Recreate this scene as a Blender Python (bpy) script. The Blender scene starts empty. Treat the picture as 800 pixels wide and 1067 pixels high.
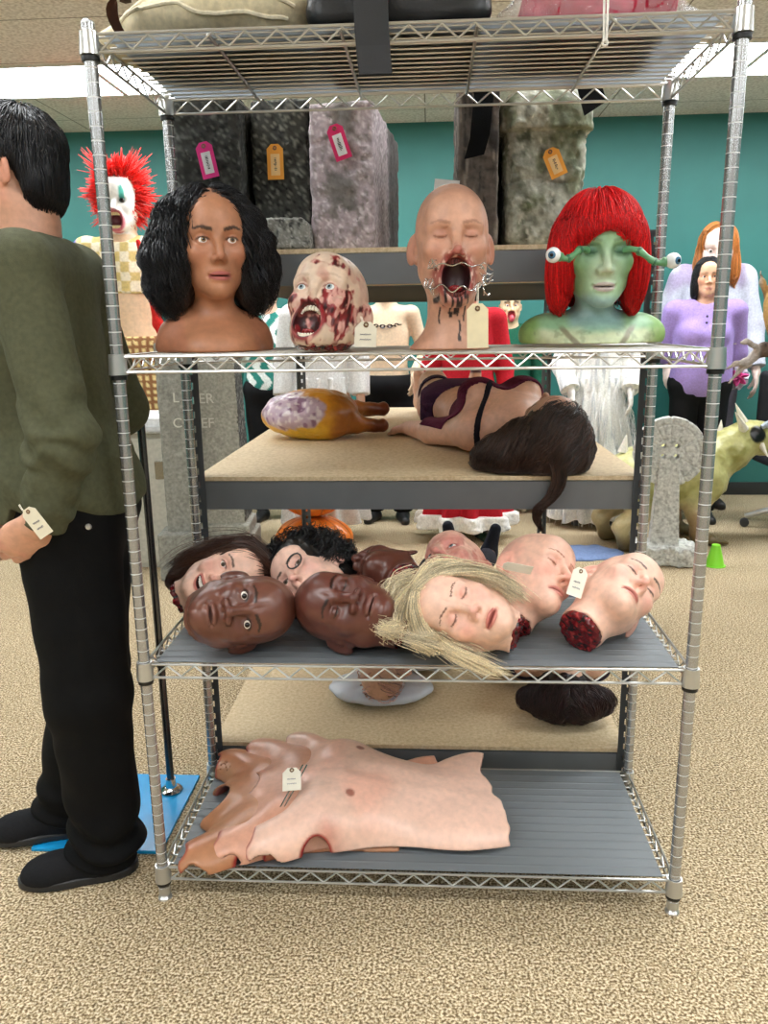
import bpy, bmesh, math
import numpy as np
from mathutils import Matrix, Vector

F4 = np.float32
scn = bpy.context.scene
COL = scn.collection


def V(*a):
    return np.array(a, F4)


def S(h):
    """hex sRGB -> linear rgb"""
    h = h.lstrip('#')
    c = np.array([int(h[i:i + 2], 16) / 255 for i in (0, 2, 4)])
    return np.where(c <= .04045, c / 12.92, ((c + .055) / 1.055) ** 2.4).astype(F4)


# ---------------------------------------------------------------- noise
def _hash(i, j, k, seed):
    n = (i.astype(np.int64) * 374761393 + j.astype(np.int64) * 668265263 + k.astype(np.int64) * 2147483647 + seed * 1274126177) & 0xffffffff
    n = ((n ^ (n >> 13)) * 1274126177) & 0xffffffff
    n = n ^ (n >> 16)
    return (n & 0xffff).astype(F4) / 32767.5 - 1


def noise(P, freq, seed=0):
    q = P * freq + 17.3
    i = np.floor(q)
    f = (q - i).astype(F4)
    f = f * f * (3 - 2 * f)
    i = i.astype(np.int64)
    x, y, z = i[:, 0], i[:, 1], i[:, 2]
    r = 0
    for a in (0, 1):
        wx = f[:, 0] if a else 1 - f[:, 0]
        for b in (0, 1):
            wy = f[:, 1] if b else 1 - f[:, 1]
            for c in (0, 1):
                wz = f[:, 2] if c else 1 - f[:, 2]
                r = r + wx * wy * wz * _hash(x + a, y + b, z + c, seed)
    return r


def fbm(P, freq, seed=0, octs=3):
    r, a = 0, 1.0
    for o in range(octs):
        r = r + a * noise(P, freq * 2 ** o, seed + o)
        a *= .5
    return r / 1.6


def sstep(a, b, x):
    t = np.clip((x - a) / (b - a), 0, 1)
    return t * t * (3 - 2 * t)


# ---------------------------------------------------------------- signed distances
def smin(a, b, k):
    h = np.maximum(k - np.abs(a - b), 0) / k
    return np.minimum(a, b) - h * h * k * .25


def smax(a, b, k):
    return -smin(-a, -b, k)


def ell(P, c, r, R=None):
    q = P - np.asarray(c, F4)
    if R is not None:
        q = q @ np.asarray(R, F4)
    r = np.asarray(r, F4)
    k0 = np.sqrt(((q / r) ** 2).sum(1)) + 1e-9
    k1 = np.sqrt(((q / (r * r)) ** 2).sum(1)) + 1e-9
    return k0 * (k0 - 1) / k1


def sph(P, c, r):
    q = P - np.asarray(c, F4)
    return np.sqrt((q * q).sum(1)) - r


def cap(P, a, b, ra, rb=None):
    a = np.asarray(a, F4); b = np.asarray(b, F4)
    rb = ra if rb is None else rb
    ab = b - a
    t = np.clip(((P - a) @ ab) / max(float(ab @ ab), 1e-12), 0, 1)
    q = P - a - t[:, None] * ab
    return np.sqrt((q * q).sum(1)) - (ra + (rb - ra) * t)


def chain(P, pts, rads, k=.01):
    d = None
    for i in range(len(pts) - 1):
        e = cap(P, pts[i], pts[i + 1], rads[i], rads[i + 1])
        d = e if d is None else smin(d, e, k)
    return d


def box(P, c, h, r=0., R=None):
    q = P - np.asarray(c, F4)
    if R is not None:
        q = q @ np.asarray(R, F4)
    q = np.abs(q) - (np.asarray(h, F4) - r)
    return np.sqrt((np.maximum(q, 0) ** 2).sum(1)) + np.minimum(q.max(1), 0) - r


def plane(P, c, n):
    n = np.asarray(n, F4); n = n / np.linalg.norm(n)
    return (P - np.asarray(c, F4)) @ n


def rotm(axis, deg):
    return np.array(Matrix.Rotation(math.radians(deg), 3, axis), F4)


def frame(Fd, U):
    """rotation that turns a head's own axes (face -Y, crown +Z) to face Fd with crown U"""
    Fd = np.array(Fd, float); Fd /= np.linalg.norm(Fd)
    U = np.array(U, float); U -= Fd * (U @ Fd); U /= np.linalg.norm(U)
    y = -Fd
    return np.stack([np.cross(y, U), y, U], 1).astype(F4)


# ---------------------------------------------------------------- surface extraction
def mesh_sdf(fn, lo, hi, h, proj=1):
    lo = np.asarray(lo, F4); hi = np.asarray(hi, F4)
    B = 8
    nb = np.maximum(1, np.ceil((hi - lo) / (h * B)).astype(int))
    n = nb * B
    cs = [lo[a] + (np.arange(nb[a]) + .5) * B * h for a in range(3)]
    cc = np.stack(np.meshgrid(*cs, indexing='ij'), -1).reshape(-1, 3).astype(F4)
    cd = fn(cc)
    keep = np.abs(cd) < B * h * .5 * 1.74 * 1.9 + .004
    vol = np.repeat(np.repeat(np.repeat(np.where(cd < 0, -1, 1).reshape(nb).astype(F4), B, 0), B, 1), B, 2)
    v6 = vol.reshape(nb[0], B, nb[1], B, nb[2], B)
    off = np.stack(np.meshgrid(*[np.arange(B)] * 3, indexing='ij'), -1).reshape(-1, 3)
    kb = np.argwhere(keep.reshape(nb))
    for s in range(0, len(kb), 1500):
        q = kb[s:s + 1500]
        idx = (q[:, None, :] * B + off[None]).reshape(-1, 3)
        d = fn((lo + (idx + .5) * h).astype(F4))
        d = d.reshape(len(q), B, B, B)
        v6[q[:, 0], :, q[:, 1], :, q[:, 2], :] = d
    vol = v6.reshape(n)
    s = vol < 0
    # pad so that the surface closes
    vol = np.pad(vol, 1, constant_values=h); s = np.pad(s, 1)
    lo = lo - h
    N = np.array(vol.shape)
    cnt = np.zeros(N - 1, np.uint8)
    for a in (0, 1):
        for b in (0, 1):
            for c in (0, 1):
                cnt += s[a:N[0] - 1 + a, b:N[1] - 1 + b, c:N[2] - 1 + c]
    act = (cnt > 0) & (cnt < 8)
    ci = np.argwhere(act)
    vid = np.full(act.shape, -1, np.int64)
    vid[act] = np.arange(len(ci))
    corner = np.array([[a, b, c] for a in (0, 1) for b in (0, 1) for c in (0, 1)])
    cv = np.stack([vol[ci[:, 0] + o[0], ci[:, 1] + o[1], ci[:, 2] + o[2]] for o in corner], 1)
    acc = np.zeros((len(ci), 3)); m = np.zeros(len(ci))
    for i in range(8):
        for j in range(i + 1, 8):
            if np.abs(corner[i] - corner[j]).sum() == 1:
                a, b = cv[:, i], cv[:, j]
                x = (a < 0) != (b < 0)
                t = np.where(x, a / np.where(x, a - b, 1), 0)
                p = corner[i] + t[:, None] * (corner[j] - corner[i])
                acc += np.where(x[:, None], p, 0); m += x
    verts = (lo + (ci + acc / m[:, None] + .5) * h).astype(F4)
    quads = []
    for ax in range(3):
        sl0 = [slice(1, -1)] * 3; sl1 = [slice(1, -1)] * 3
        sl0[ax] = slice(0, -1); sl1[ax] = slice(1, None)
        a = s[tuple(sl0)]; b = s[tuple(sl1)]
        for flip in (0, 1):
            e = np.argwhere((a & ~b) if not flip else (~a & b))
            off_ = np.ones(3, int); off_[ax] = 0
            e = e + off_
            u, w = [(1, 2), (2, 0), (0, 1)][ax]
            def g(du, dw):
                q = e.copy(); q[:, u] -= du; q[:, w] -= dw
                return vid[q[:, 0], q[:, 1], q[:, 2]]
            Q = np.stack([g(1, 1), g(0, 1), g(0, 0), g(1, 0)], 1)
            quads.append(Q if not flip else Q[:, ::-1])
    quads = np.concatenate(quads)
    for _ in range(proj):
        e = h * .5
        d = fn(verts)
        g = np.stack([fn(verts + V(*(e if k == a else 0 for k in range(3)))) - d for a in range(3)], 1) / e
        gl = np.maximum((g * g).sum(1, keepdims=True), .15)
        verts = verts - np.clip(d[:, None] * g / gl, -h * .6, h * .6)
    return verts.astype(F4), quads


# ---------------------------------------------------------------- meshes and things
def raw_mesh(name, verts, quads, mats, cols=None, smooth=True, tris=None, mi=None):
    me = bpy.data.meshes.new(name)
    verts = np.asarray(verts, F4)
    me.vertices.add(len(verts))
    me.vertices.foreach_set('co', verts.ravel())
    quads = np.asarray(quads, np.int32).reshape(-1, 4)
    tris = np.zeros((0, 3), np.int32) if tris is None else np.asarray(tris, np.int32).reshape(-1, 3)
    nl = quads.size + tris.size
    me.loops.add(nl)
    me.loops.foreach_set('vertex_index', np.concatenate([quads.ravel(), tris.ravel()]).astype(np.int32))
    npoly = len(quads) + len(tris)
    me.polygons.add(npoly)
    ls = np.concatenate([np.arange(len(quads)) * 4, quads.size + np.arange(len(tris)) * 3]).astype(np.int32)
    me.polygons.foreach_set('loop_start', ls)
    me.polygons.foreach_set('use_smooth', np.full(npoly, smooth))
    if mi is not None:
        me.polygons.foreach_set('material_index', np.asarray(mi, np.int32))
    if cols is not None:
        cols = np.broadcast_to(np.asarray(cols, F4), (len(verts), 3)) if np.ndim(cols) == 1 else np.asarray(cols, F4)
        at = me.color_attributes.new('Col', 'FLOAT_COLOR', 'POINT')
        at.data.foreach_set('color', np.concatenate([cols, np.ones((len(verts), 1), F4)], 1).astype(F4).ravel())
    me.update(calc_edges=True)
    me.validate()
    for m in (mats if isinstance(mats, (list, tuple)) else [mats]):
        me.materials.append(m)
    return me


def link(name, me, parent=None, label=None, kind=None):
    o = bpy.data.objects.new(name, me)
    COL.objects.link(o)
    if parent is not None:
        o.parent = parent
    if label:
        o['label'] = label
    if kind:
        o['kind'] = kind
    return o


def sdf_obj(name, fn, lo, hi, h, mat, parent=None, col=None, label=None, M=None, post=None):
    """mesh of an implicit surface; col is a colour or a function of the local points"""
    v, q = mesh_sdf(fn, lo, hi, h)
    c = None
    if col is not None:
        c = col(v) if callable(col) else np.broadcast_to(col, (len(v), 3))
    if post is not None:
        v = post(v)
    if M is not None:
        v = v @ np.asarray(M[0], F4).T + np.asarray(M[1], F4)
    return link(name, raw_mesh(name, v, q, mat, c), parent, label)


def tag(o, label, cat, group=None, kind=None):
    o['label'] = label; o['category'] = cat
    if group:
        o['group'] = group
    if kind:
        o['kind'] = kind
    return o


def thing(name, label, cat, loc=(0, 0, 0), R=None, group=None, scale=1.):
    o = bpy.data.objects.new(name, None)
    o.empty_display_size = .05
    COL.objects.link(o)
    M = Matrix.Identity(4) if R is None else Matrix([[*map(float, r)] for r in R]).to_4x4()
    o.matrix_world = Matrix.Translation(Vector([float(x) for x in loc])) @ M @ Matrix.Scale(scale, 4)
    return tag(o, label, cat, group)


def ortho(t):
    ref = np.where(np.abs(t[..., 2:3]) < .9, np.array([0, 0, 1.]), np.array([1., 0, 0]))
    a = np.cross(t, ref); a /= np.linalg.norm(a, axis=-1, keepdims=True) + 1e-9
    return a, np.cross(t, a)


def tubes(paths, rads, sides=4, flat=1.):
    """paths (S,K,3), rads (S,K) or (K,) -> verts, quads; closed by shrinking ends"""
    paths = np.asarray(paths, float)
    Sn, K, _ = paths.shape
    rads = np.broadcast_to(np.asarray(rads, float), (Sn, K))
    t = np.gradient(paths, axis=1)
    t /= np.linalg.norm(t, axis=-1, keepdims=True) + 1e-9
    a, b = ortho(t)
    ang = np.arange(sides) * 2 * np.pi / sides
    v = paths[:, :, None, :] + rads[:, :, None, None] * (np.cos(ang)[None, None, :, None] * a[:, :, None, :] + flat * np.sin(ang)[None, None, :, None] * b[:, :, None, :])
    idx = np.arange(Sn * K * sides).reshape(Sn, K, sides)
    q = np.stack([idx[:, :-1, :], np.roll(idx, -1, 2)[:, :-1, :], np.roll(idx, -1, 2)[:, 1:, :], idx[:, 1:, :]], -1).reshape(-1, 4)
    caps = []
    if sides == 4:
        caps = [idx[:, 0, ::-1], idx[:, -1, :]]
        q = np.concatenate([q, *caps])
    return v.reshape(-1, 3).astype(F4), q


class Geo:
    """collects tubes, boxes and prisms into one mesh"""
    def __init__(s):
        s.v = []; s.q = []; s.t = []; s.c = []; s.n = 0; s.sm = []

    def add(s, v, q=None, t=None, c=None):
        v = np.asarray(v, F4)
        s.v.append(v)
        if q is not None and len(q):
            s.q.append(np.asarray(q) + s.n)
        if t is not None and len(t):
            s.t.append(np.asarray(t) + s.n)
        s.c.append(np.broadcast_to(np.asarray(c if c is not None else (1, 1, 1), F4), (len(v), 3)))
        s.n += len(v)
        return s

    def tube(s, pts, r, sides=8, c=None):
        pts = np.asarray(pts, float)
        r = np.broadcast_to(np.asarray(r, float), (len(pts),))
        v, q = tubes(pts[None], r[None], sides)
        s.add(v, q, None, c)
        # end fans
        K = len(pts)
        for k, rev in ((0, True), (K - 1, False)):
            ring = s.n - len(v) + k * sides + np.arange(sides)
            tr = [(ring[0], ring[i], ring[i + 1]) for i in range(1, sides - 1)]
            if rev:
                tr = [x[::-1] for x in tr]
            if sides != 4:
                s.t.append(np.array(tr))
        return s

    def box(s, c, size, R=None, bev=0., col=None):
        bm = bmesh.new()
        bmesh.ops.create_cube(bm, size=1)
        bmesh.ops.scale(bm, vec=size, verts=bm.verts)
        if bev:
            bmesh.ops.bevel(bm, geom=list(bm.edges), offset=bev, segments=2, affect='EDGES', profile=.6)
        return s.bm(bm, c, R, col)

    def bm(s, bm, c=(0, 0, 0), R=None, col=None):
        bmesh.ops.triangulate(bm, faces=[f for f in bm.faces if len(f.verts) > 4])
        bm.verts.index_update()
        v = np.array([x.co[:] for x in bm.verts], float)
        if R is not None:
            v = v @ np.asarray(R, float).T
        v = v + np.asarray(c, float)
        q = [[x.index for x in f.verts] for f in bm.faces if len(f.verts) == 4]
        t = [[x.index for x in f.verts] for f in bm.faces if len(f.verts) == 3]
        bm.free()
        return s.add(v, q, t, col)

    def prism(s, poly, y0, y1, R=None, o=(0, 0, 0), col=None, bev=0.):
        """polygon in xz, extruded along y"""
        bm = bmesh.new()
        f = bm.faces.new([bm.verts.new((p[0], y0, p[1])) for p in poly])
        r = bmesh.ops.extrude_face_region(bm, geom=[f])
        bmesh.ops.translate(bm, vec=(0, y1 - y0, 0), verts=[e for e in r['geom'] if isinstance(e, bmesh.types.BMVert)])
        bmesh.ops.recalc_face_normals(bm, faces=bm.faces)
        if bev:
            bmesh.ops.bevel(bm, geom=list(bm.edges), offset=bev, segments=2, affect='EDGES')
        return s.bm(bm, o, R, col)

    def lathe(s, prof, n=32, o=(0, 0, 0), R=None, col=None):
        """prof: list of (r,z)"""
        p = np.asarray(prof, float)
        a = np.arange(n) * 2 * np.pi / n
        v = np.stack([p[:, None, 0] * np.cos(a), p[:, None, 0] * np.sin(a), np.broadcast_to(p[:, None, 1], (len(p), n))], -1).reshape(-1, 3)
        i = np.arange(len(p) * n).reshape(len(p), n)
        q = np.stack([i[:-1], np.roll(i, -1, 1)[:-1], np.roll(i, -1, 1)[1:], i[1:]], -1).reshape(-1, 4)
        if R is not None:
            v = v @ np.asarray(R, float).T
        return s.add(v + np.asarray(o), q, None, col)

    def obj(s, name, mat, parent=None, smooth=True, label=None, bevel_angle=True, kind=None):
        v = np.concatenate(s.v); c = np.concatenate(s.c)
        q = np.concatenate(s.q) if s.q else np.zeros((0, 4), int)
        t = np.concatenate(s.t) if s.t else None
        me = raw_mesh(name, v, q, mat, c, smooth, t)
        if smooth:
            try:
                me.set_sharp_from_angle(angle=math.radians(38))
            except Exception:
                pass
        return link(name, me, parent, label, kind)


def copy_tree(o, parent=None):
    c = o.copy(); COL.objects.link(c)
    if parent is not None:
        c.parent = parent
    for ch in list(o.children):
        copy_tree(ch, c)
    return c


# ---------------------------------------------------------------- materials
def M_(name):
    m = bpy.data.materials.new(name); m.use_nodes = True
    nt = m.node_tree
    b = nt.nodes['Principled BSDF']
    return m, nt, b, lambda t: nt.nodes.new(t), nt.links.new


def mat_plain(name, rgb, rough=.5, metal=0., noise_amt=0., noise_scale=40., bump=0., bump_scale=80., spec=.5, coat=0.):
    m, nt, b, N, L = M_(name)
    b.inputs['Base Color'].default_value = (*map(float, rgb), 1)
    b.inputs['Roughness'].default_value = rough
    b.inputs['Metallic'].default_value = metal
    b.inputs['Specular IOR Level'].default_value = spec
    b.inputs['Coat Weight'].default_value = coat
    tc = N('ShaderNodeTexCoord')
    if noise_amt:
        nz = N('ShaderNodeTexNoise'); nz.inputs['Scale'].default_value = noise_scale; nz.inputs['Detail'].default_value = 5
        L(tc.outputs['Object'], nz.inputs['Vector'])
        rp = N('ShaderNodeValToRGB')
        rp.color_ramp.elements[0].position = .3; rp.color_ramp.elements[1].position = .7
        rp.color_ramp.elements[0].color = (*[float(max(0, x * (1 - noise_amt))) for x in rgb], 1)
        rp.color_ramp.elements[1].color = (*[float(min(1, x * (1 + noise_amt))) for x in rgb], 1)
        L(nz.outputs['Fac'], rp.inputs['Fac']); L(rp.outputs['Color'], b.inputs['Base Color'])
    if bump:
        nb = N('ShaderNodeTexNoise'); nb.inputs['Scale'].default_value = bump_scale; nb.inputs['Detail'].default_value = 4
        L(tc.outputs['Object'], nb.inputs['Vector'])
        bp = N('ShaderNodeBump'); bp.inputs['Strength'].default_value = bump; bp.inputs['Distance'].default_value = .004
        L(nb.outputs['Fac'], bp.inputs['Height']); L(bp.outputs['Normal'], b.inputs['Normal'])
    return m


def mat_col(name, rough=.5, noise_amt=.12, noise_scale=120., bump=.1, bump_scale=500., spec=.5, metal=0., sss=0.):
    """paint: colour comes from the mesh's own colour layer, broken up by fine noise"""
    m, nt, b, N, L = M_(name)
    at = N('ShaderNodeAttribute'); at.attribute_name = 'Col'
    tc = N('ShaderNodeTexCoord')
    nz = N('ShaderNodeTexNoise'); nz.inputs['Scale'].default_value = noise_scale; nz.inputs['Detail'].default_value = 4
    L(tc.outputs['Object'], nz.inputs['Vector'])
    mr = N('ShaderNodeMapRange'); mr.inputs['From Min'].default_value = .3; mr.inputs['From Max'].default_value = .7
    mr.inputs['To Min'].default_value = 1 - noise_amt; mr.inputs['To Max'].default_value = 1 + noise_amt
    L(nz.outputs['Fac'], mr.inputs['Value'])
    mx = N('ShaderNodeVectorMath'); mx.operation = 'SCALE'
    L(at.outputs['Color'], mx.inputs[0]); L(mr.outputs['Result'], mx.inputs['Scale'])
    L(mx.outputs['Vector'], b.inputs['Base Color'])
    b.inputs['Roughness'].default_value = rough
    b.inputs['Metallic'].default_value = metal
    b.inputs['Specular IOR Level'].default_value = spec
    if sss:
        b.inputs['Subsurface Weight'].default_value = sss
        b.inputs['Subsurface Radius'].default_value = (.012, .005, .003)
        b.inputs['Subsurface Scale'].default_value = 1.0
    if bump:
        nb = N('ShaderNodeTexNoise'); nb.inputs['Scale'].default_value = bump_scale; nb.inputs['Detail'].default_value = 3
        L(tc.outputs['Object'], nb.inputs['Vector'])
        bp = N('ShaderNodeBump'); bp.inputs['Strength'].default_value = bump; bp.inputs['Distance'].default_value = .002
        L(nb.outputs['Fac'], bp.inputs['Height']); L(bp.outputs['Normal'], b.inputs['Normal'])
    return m


SKIN = mat_col('silicone skin', .42, .10, 60, .15, 450)
SKIN_SHINY = mat_col('painted glossy skin', .3, .08, 60, .08, 300)
GORE = mat_col('wet gore', .16, .3, 180, .6, 250)
HAIR = mat_col('hair fibres', .38, .3, 300, 0, 300, spec=.6)
HAIR_MATTE = mat_col('synthetic hair', .5, .25, 200, 0, 300, spec=.35)
EYE = mat_col('glass eye', .06, .03, 200, 0, 300)
CLOTH = mat_col('cloth', .85, .14, 90, .5, 700, spec=.2)
PAINT = mat_col('painted surface', .5, .12, 50, .2, 150)
STONE = mat_col('painted foam stone', .8, .25, 70, .7, 110, spec=.3)
RUBBER = mat_col('rubber', .5, .1, 80, .2, 300)
PAPER = mat_col('paper tag', .7, .04, 60, .05, 300)
METAL = mat_col('bright wire', .22, .05, 90, 0, 300, metal=1.)
# ================================================================= the room
def carpet_mat():
    m, nt, b, N, L = M_('carpet')
    tc = N('ShaderNodeTexCoord')
    n1 = N('ShaderNodeTexNoise'); n1.inputs['Scale'].default_value = 170; n1.inputs['Detail'].default_value = 3
    n2 = N('ShaderNodeTexVoronoi'); n2.inputs['Scale'].default_value = 130
    n3 = N('ShaderNodeTexNoise'); n3.inputs['Scale'].default_value = 2.2; n3.inputs['Detail'].default_value = 3
    for n in (n1, n2, n3):
        L(tc.outputs['Object'], n.inputs['Vector'])
    rp = N('ShaderNodeValToRGB'); e = rp.color_ramp.elements
    e[0].position = .39; e[0].color = (*map(float, S('6c5940')), 1)
    e[1].position = .62; e[1].color = (*map(float, S('decfb2')), 1)
    x = rp.color_ramp.elements.new(.5); x.color = (*map(float, S('ae9978')), 1)
    L(n1.outputs['Fac'], rp.inputs['Fac'])
    mx = N('ShaderNodeMix'); mx.data_type = 'RGBA'; mx.blend_type = 'MULTIPLY'; mx.inputs['Factor'].default_value = .35
    L(rp.outputs['Color'], mx.inputs['A']); L(n2.outputs['Color'], mx.inputs['B'])
    hs = N('ShaderNodeHueSaturation'); hs.inputs['Saturation'].default_value = 0
    L(n2.outputs['Color'], hs.inputs['Color']); L(hs.outputs['Color'], mx.inputs['B'])
    r2 = N('ShaderNodeMapRange'); r2.inputs['To Min'].default_value = 1.02; r2.inputs['To Max'].default_value = 1.28
    L(n3.outputs['Fac'], r2.inputs['Value'])
    vm = N('ShaderNodeVectorMath'); vm.operation = 'SCALE'
    L(mx.outputs['Result'], vm.inputs[0]); L(r2.outputs['Result'], vm.inputs['Scale'])
    L(vm.outputs['Vector'], b.inputs['Base Color'])
    b.inputs['Roughness'].default_value = .95; b.inputs['Specular IOR Level'].default_value = .1
    bp = N('ShaderNodeBump'); bp.inputs['Strength'].default_value = .8; bp.inputs['Distance'].default_value = .006
    L(n1.outputs['Fac'], bp.inputs['Height']); L(bp.outputs['Normal'], b.inputs['Normal'])
    return m


def tile_mat():
    m, nt, b, N, L = M_('ceiling tile')
    tc = N('ShaderNodeTexCoord'); sp = N('ShaderNodeSeparateXYZ'); L(tc.outputs['Object'], sp.inputs[0])
    n1 = N('ShaderNodeTexNoise'); n1.inputs['Scale'].default_value = 60; n1.inputs['Detail'].default_value = 5
    L(tc.outputs['Object'], n1.inputs['Vector'])
    rp = N('ShaderNodeValToRGB'); e = rp.color_ramp.elements
    e[0].position = .32; e[0].color = (*map(float, S('cbc1b6')), 1); e[1].position = .6; e[1].color = (*map(float, S('f0e9e0')), 1)
    L(n1.outputs['Fac'], rp.inputs['Fac'])
    # joint lines of the tiles every 0.61 m
    prev = None
    for ax, sc, of in ((0, 1.22, .0), (1, .6096, .012)):
        a = N('ShaderNodeMath'); a.operation = 'ADD'; a.inputs[1].default_value = of + 50 * sc
        L(sp.outputs[ax], a.inputs[0])
        md = N('ShaderNodeMath'); md.operation = 'PINGPONG'; md.inputs[1].default_value = sc / 2
        L(a.outputs[0], md.inputs[0])
        lt = N('ShaderNodeMath'); lt.operation = 'LESS_THAN'; lt.inputs[1].default_value = .004
        L(md.outputs[0], lt.inputs[0])
        if prev is None:
            prev = lt
        else:
            mxm = N('ShaderNodeMath'); mxm.operation = 'MAXIMUM'; L(prev.outputs[0], mxm.inputs[0]); L(lt.outputs[0], mxm.inputs[1]); prev = mxm
    mx = N('ShaderNodeMix'); mx.data_type = 'RGBA'; mx.inputs['B'].default_value = (*map(float, S('8d8377')), 1)
    L(prev.outputs[0], mx.inputs['Factor']); L(rp.outputs['Color'], mx.inputs['A']); L(mx.outputs['Result'], b.inputs['Base Color'])
    b.inputs['Roughness'].default_value = .9; b.inputs['Specular IOR Level'].default_value = .1
    return m


def emit_mat(name, rgb, st):
    m, nt, b, N, L = M_(name)
    b.inputs['Base Color'].default_value = (.9, .9, .9, 1)
    b.inputs['Emission Color'].default_value = (*rgb, 1); b.inputs['Emission Strength'].default_value = st
    return m


X0, X1, Y0, Y1, ZC = -5.2, 5.2, -5.2, 4.6, 2.73


def slab(name, c, size, mat):
    g = Geo(); g.box(c, size)
    o = g.obj(name, mat, smooth=False)
    o['kind'] = 'structure'
    return o


TEAL = mat_plain('teal wall paint', S('2f736d'), .55, noise_amt=.05, noise_scale=6, bump=.08, bump_scale=300)
WHITE = mat_plain('pale wall paint', S('a9a7a3'), .7, noise_amt=.03, noise_scale=5)
slab('floor', (0, (Y0 + Y1) / 2, -.05), (X1 - X0, Y1 - Y0, .1), carpet_mat())
slab('ceiling', (0, (Y0 + Y1) / 2, ZC + .05), (X1 - X0, Y1 - Y0, .1), tile_mat())
slab('wall_back', (0, Y1 + .05, ZC / 2), (X1 - X0, .1, ZC), TEAL)
slab('wall_left', (X0 - .05, (Y0 + Y1) / 2, ZC / 2), (.1, Y1 - Y0, ZC), TEAL)
slab('wall_right', (X1 + .05, (Y0 + Y1) / 2, ZC / 2), (.1, Y1 - Y0, ZC), TEAL)
slab('wall_front', (0, Y0 - .05, ZC / 2), (X1 - X0, .1, ZC), WHITE)
g = Geo(); g.box((0, Y1 - .012, .05), (X1 - X0, .012, .1), bev=.003)
g.obj('baseboard_back', mat_plain('dark vinyl base', S('2a2c2c'), .5), kind='structure')

LAMP = emit_mat('lamp diffuser', (.93, .97, 1.0), 16.0)
FRAMEW = mat_plain('white lamp frame', S('e6e3dc'), .5)
k = 0
for ry, where in ((3.36, 'along the teal back wall'), (.35, 'above the wire rack'), (-1.5, 'behind the camera'), (-3.6, 'at the far end of the room')):
    for i, rx in enumerate((-3.66, -2.44, -1.22, 0, 1.22, 2.44, 3.66)):
        if ry != 3.36 and i % 2:
            continue
        t = thing('ceiling_light', '', 'ceiling light', (rx, ry, ZC), group='ceiling lights ' + where)
        t['label'] = 'flat white fluorescent ceiling panel in the lit strip along the teal wall' if ry > 3 else 'flat white fluorescent ceiling panel ' + where
        g = Geo()
        for a in (-1, 1):
            g.box((0, a * .296, -.006), (1.218, .018, .014)); g.box((a * .602, 0, -.006), (.014, .60, .014))
        g.obj('frame', FRAMEW, t, smooth=False)
        g = Geo(); g.box((0, 0, -.004), (1.19, .574, .006)); g.obj('diffuser', LAMP, t, smooth=False)
        k += 1
# ================================================================= the wire rack in front
def post_mat():
    m, nt, b, N, L = M_('galvanised post')
    tc = N('ShaderNodeTexCoord'); sp = N('ShaderNodeSeparateXYZ'); L(tc.outputs['Object'], sp.inputs[0])
    md = N('ShaderNodeMath'); md.operation = 'PINGPONG'; md.inputs[1].default_value = .0127; L(sp.outputs[2], md.inputs[0])
    lt = N('ShaderNodeMath'); lt.operation = 'LESS_THAN'; lt.inputs[1].default_value = .0008; L(md.outputs[0], lt.inputs[0])
    mx = N('ShaderNodeMix'); mx.data_type = 'RGBA'
    mx.inputs['A'].default_value = (*map(float, S('b2b3b4')), 1); mx.inputs['B'].default_value = (*map(float, S('e4e4e4')), 1)
    L(lt.outputs[0], mx.inputs['Factor']); L(mx.outputs['Result'], b.inputs['Base Color'])
    iv = N('ShaderNodeMath'); iv.operation = 'SUBTRACT'; iv.inputs[0].default_value = .78; L(lt.outputs[0], iv.inputs[1]); L(iv.outputs[0], b.inputs['Metallic']); b.inputs['Roughness'].default_value = .25
    bp = N('ShaderNodeBump'); bp.inputs['Strength'].default_value = .5; bp.inputs['Distance'].default_value = .0015; bp.invert = True
    L(lt.outputs[0], bp.inputs['Height']); L(bp.outputs['Normal'], b.inputs['Normal'])
    return m


CHROME = mat_plain('zinc wire', S('c9c9c6'), .28, .8)
POST = post_mat()
BLACKP = mat_plain('black plastic', S('101010'), .4)
TW, TD = .595, .449
SH = (1.8605, 1.2716, .6013, .0846)


def liner_mat(name, rgb, trans):
    m, nt, b, N, L = M_(name)
    tc = N('ShaderNodeTexCoord'); sp = N('ShaderNodeSeparateXYZ'); L(tc.outputs['Object'], sp.inputs[0])
    md = N('ShaderNodeMath'); md.operation = 'PINGPONG'; md.inputs[1].default_value = .016; L(sp.outputs[1], md.inputs[0])
    mr = N('ShaderNodeMapRange'); mr.interpolation_type = 'SMOOTHSTEP'; mr.inputs['From Max'].default_value = .006; mr.inputs['To Min'].default_value = 1; mr.inputs['To Max'].default_value = 0
    L(md.outputs[0], mr.inputs['Value'])
    bp = N('ShaderNodeBump'); bp.inputs['Strength'].default_value = .35; bp.inputs['Distance'].default_value = .003
    L(mr.outputs['Result'], bp.inputs['Height']); L(bp.outputs['Normal'], b.inputs['Normal'])
    n3 = N('ShaderNodeTexNoise'); n3.inputs['Scale'].default_value = 6; n3.inputs['Detail'].default_value = 4
    L(tc.outputs['Object'], n3.inputs['Vector'])
    r2 = N('ShaderNodeMapRange'); r2.inputs['To Min'].default_value = .3; r2.inputs['To Max'].default_value = .55
    L(n3.outputs['Fac'], r2.inputs['Value']); L(r2.outputs['Result'], b.inputs['Roughness'])
    b.inputs['Base Color'].default_value = (*map(float, rgb), 1)
    if trans:
        tr = N('ShaderNodeBsdfTranslucent'); tr.inputs['Color'].default_value = (.75, .8, .84, 1)
        mx = N('ShaderNodeMixShader'); mx.inputs[0].default_value = trans
        out = nt.nodes['Material Output']
        L(b.outputs[0], mx.inputs[1]); L(tr.outputs[0], mx.inputs[2]); L(mx.outputs[0], out.inputs['Surface'])
    return m


LINER = liner_mat('grey shelf liner', S('6f7478'), 0)
LINERT = liner_mat('frosted shelf liner', S('303234'), .5)

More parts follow.
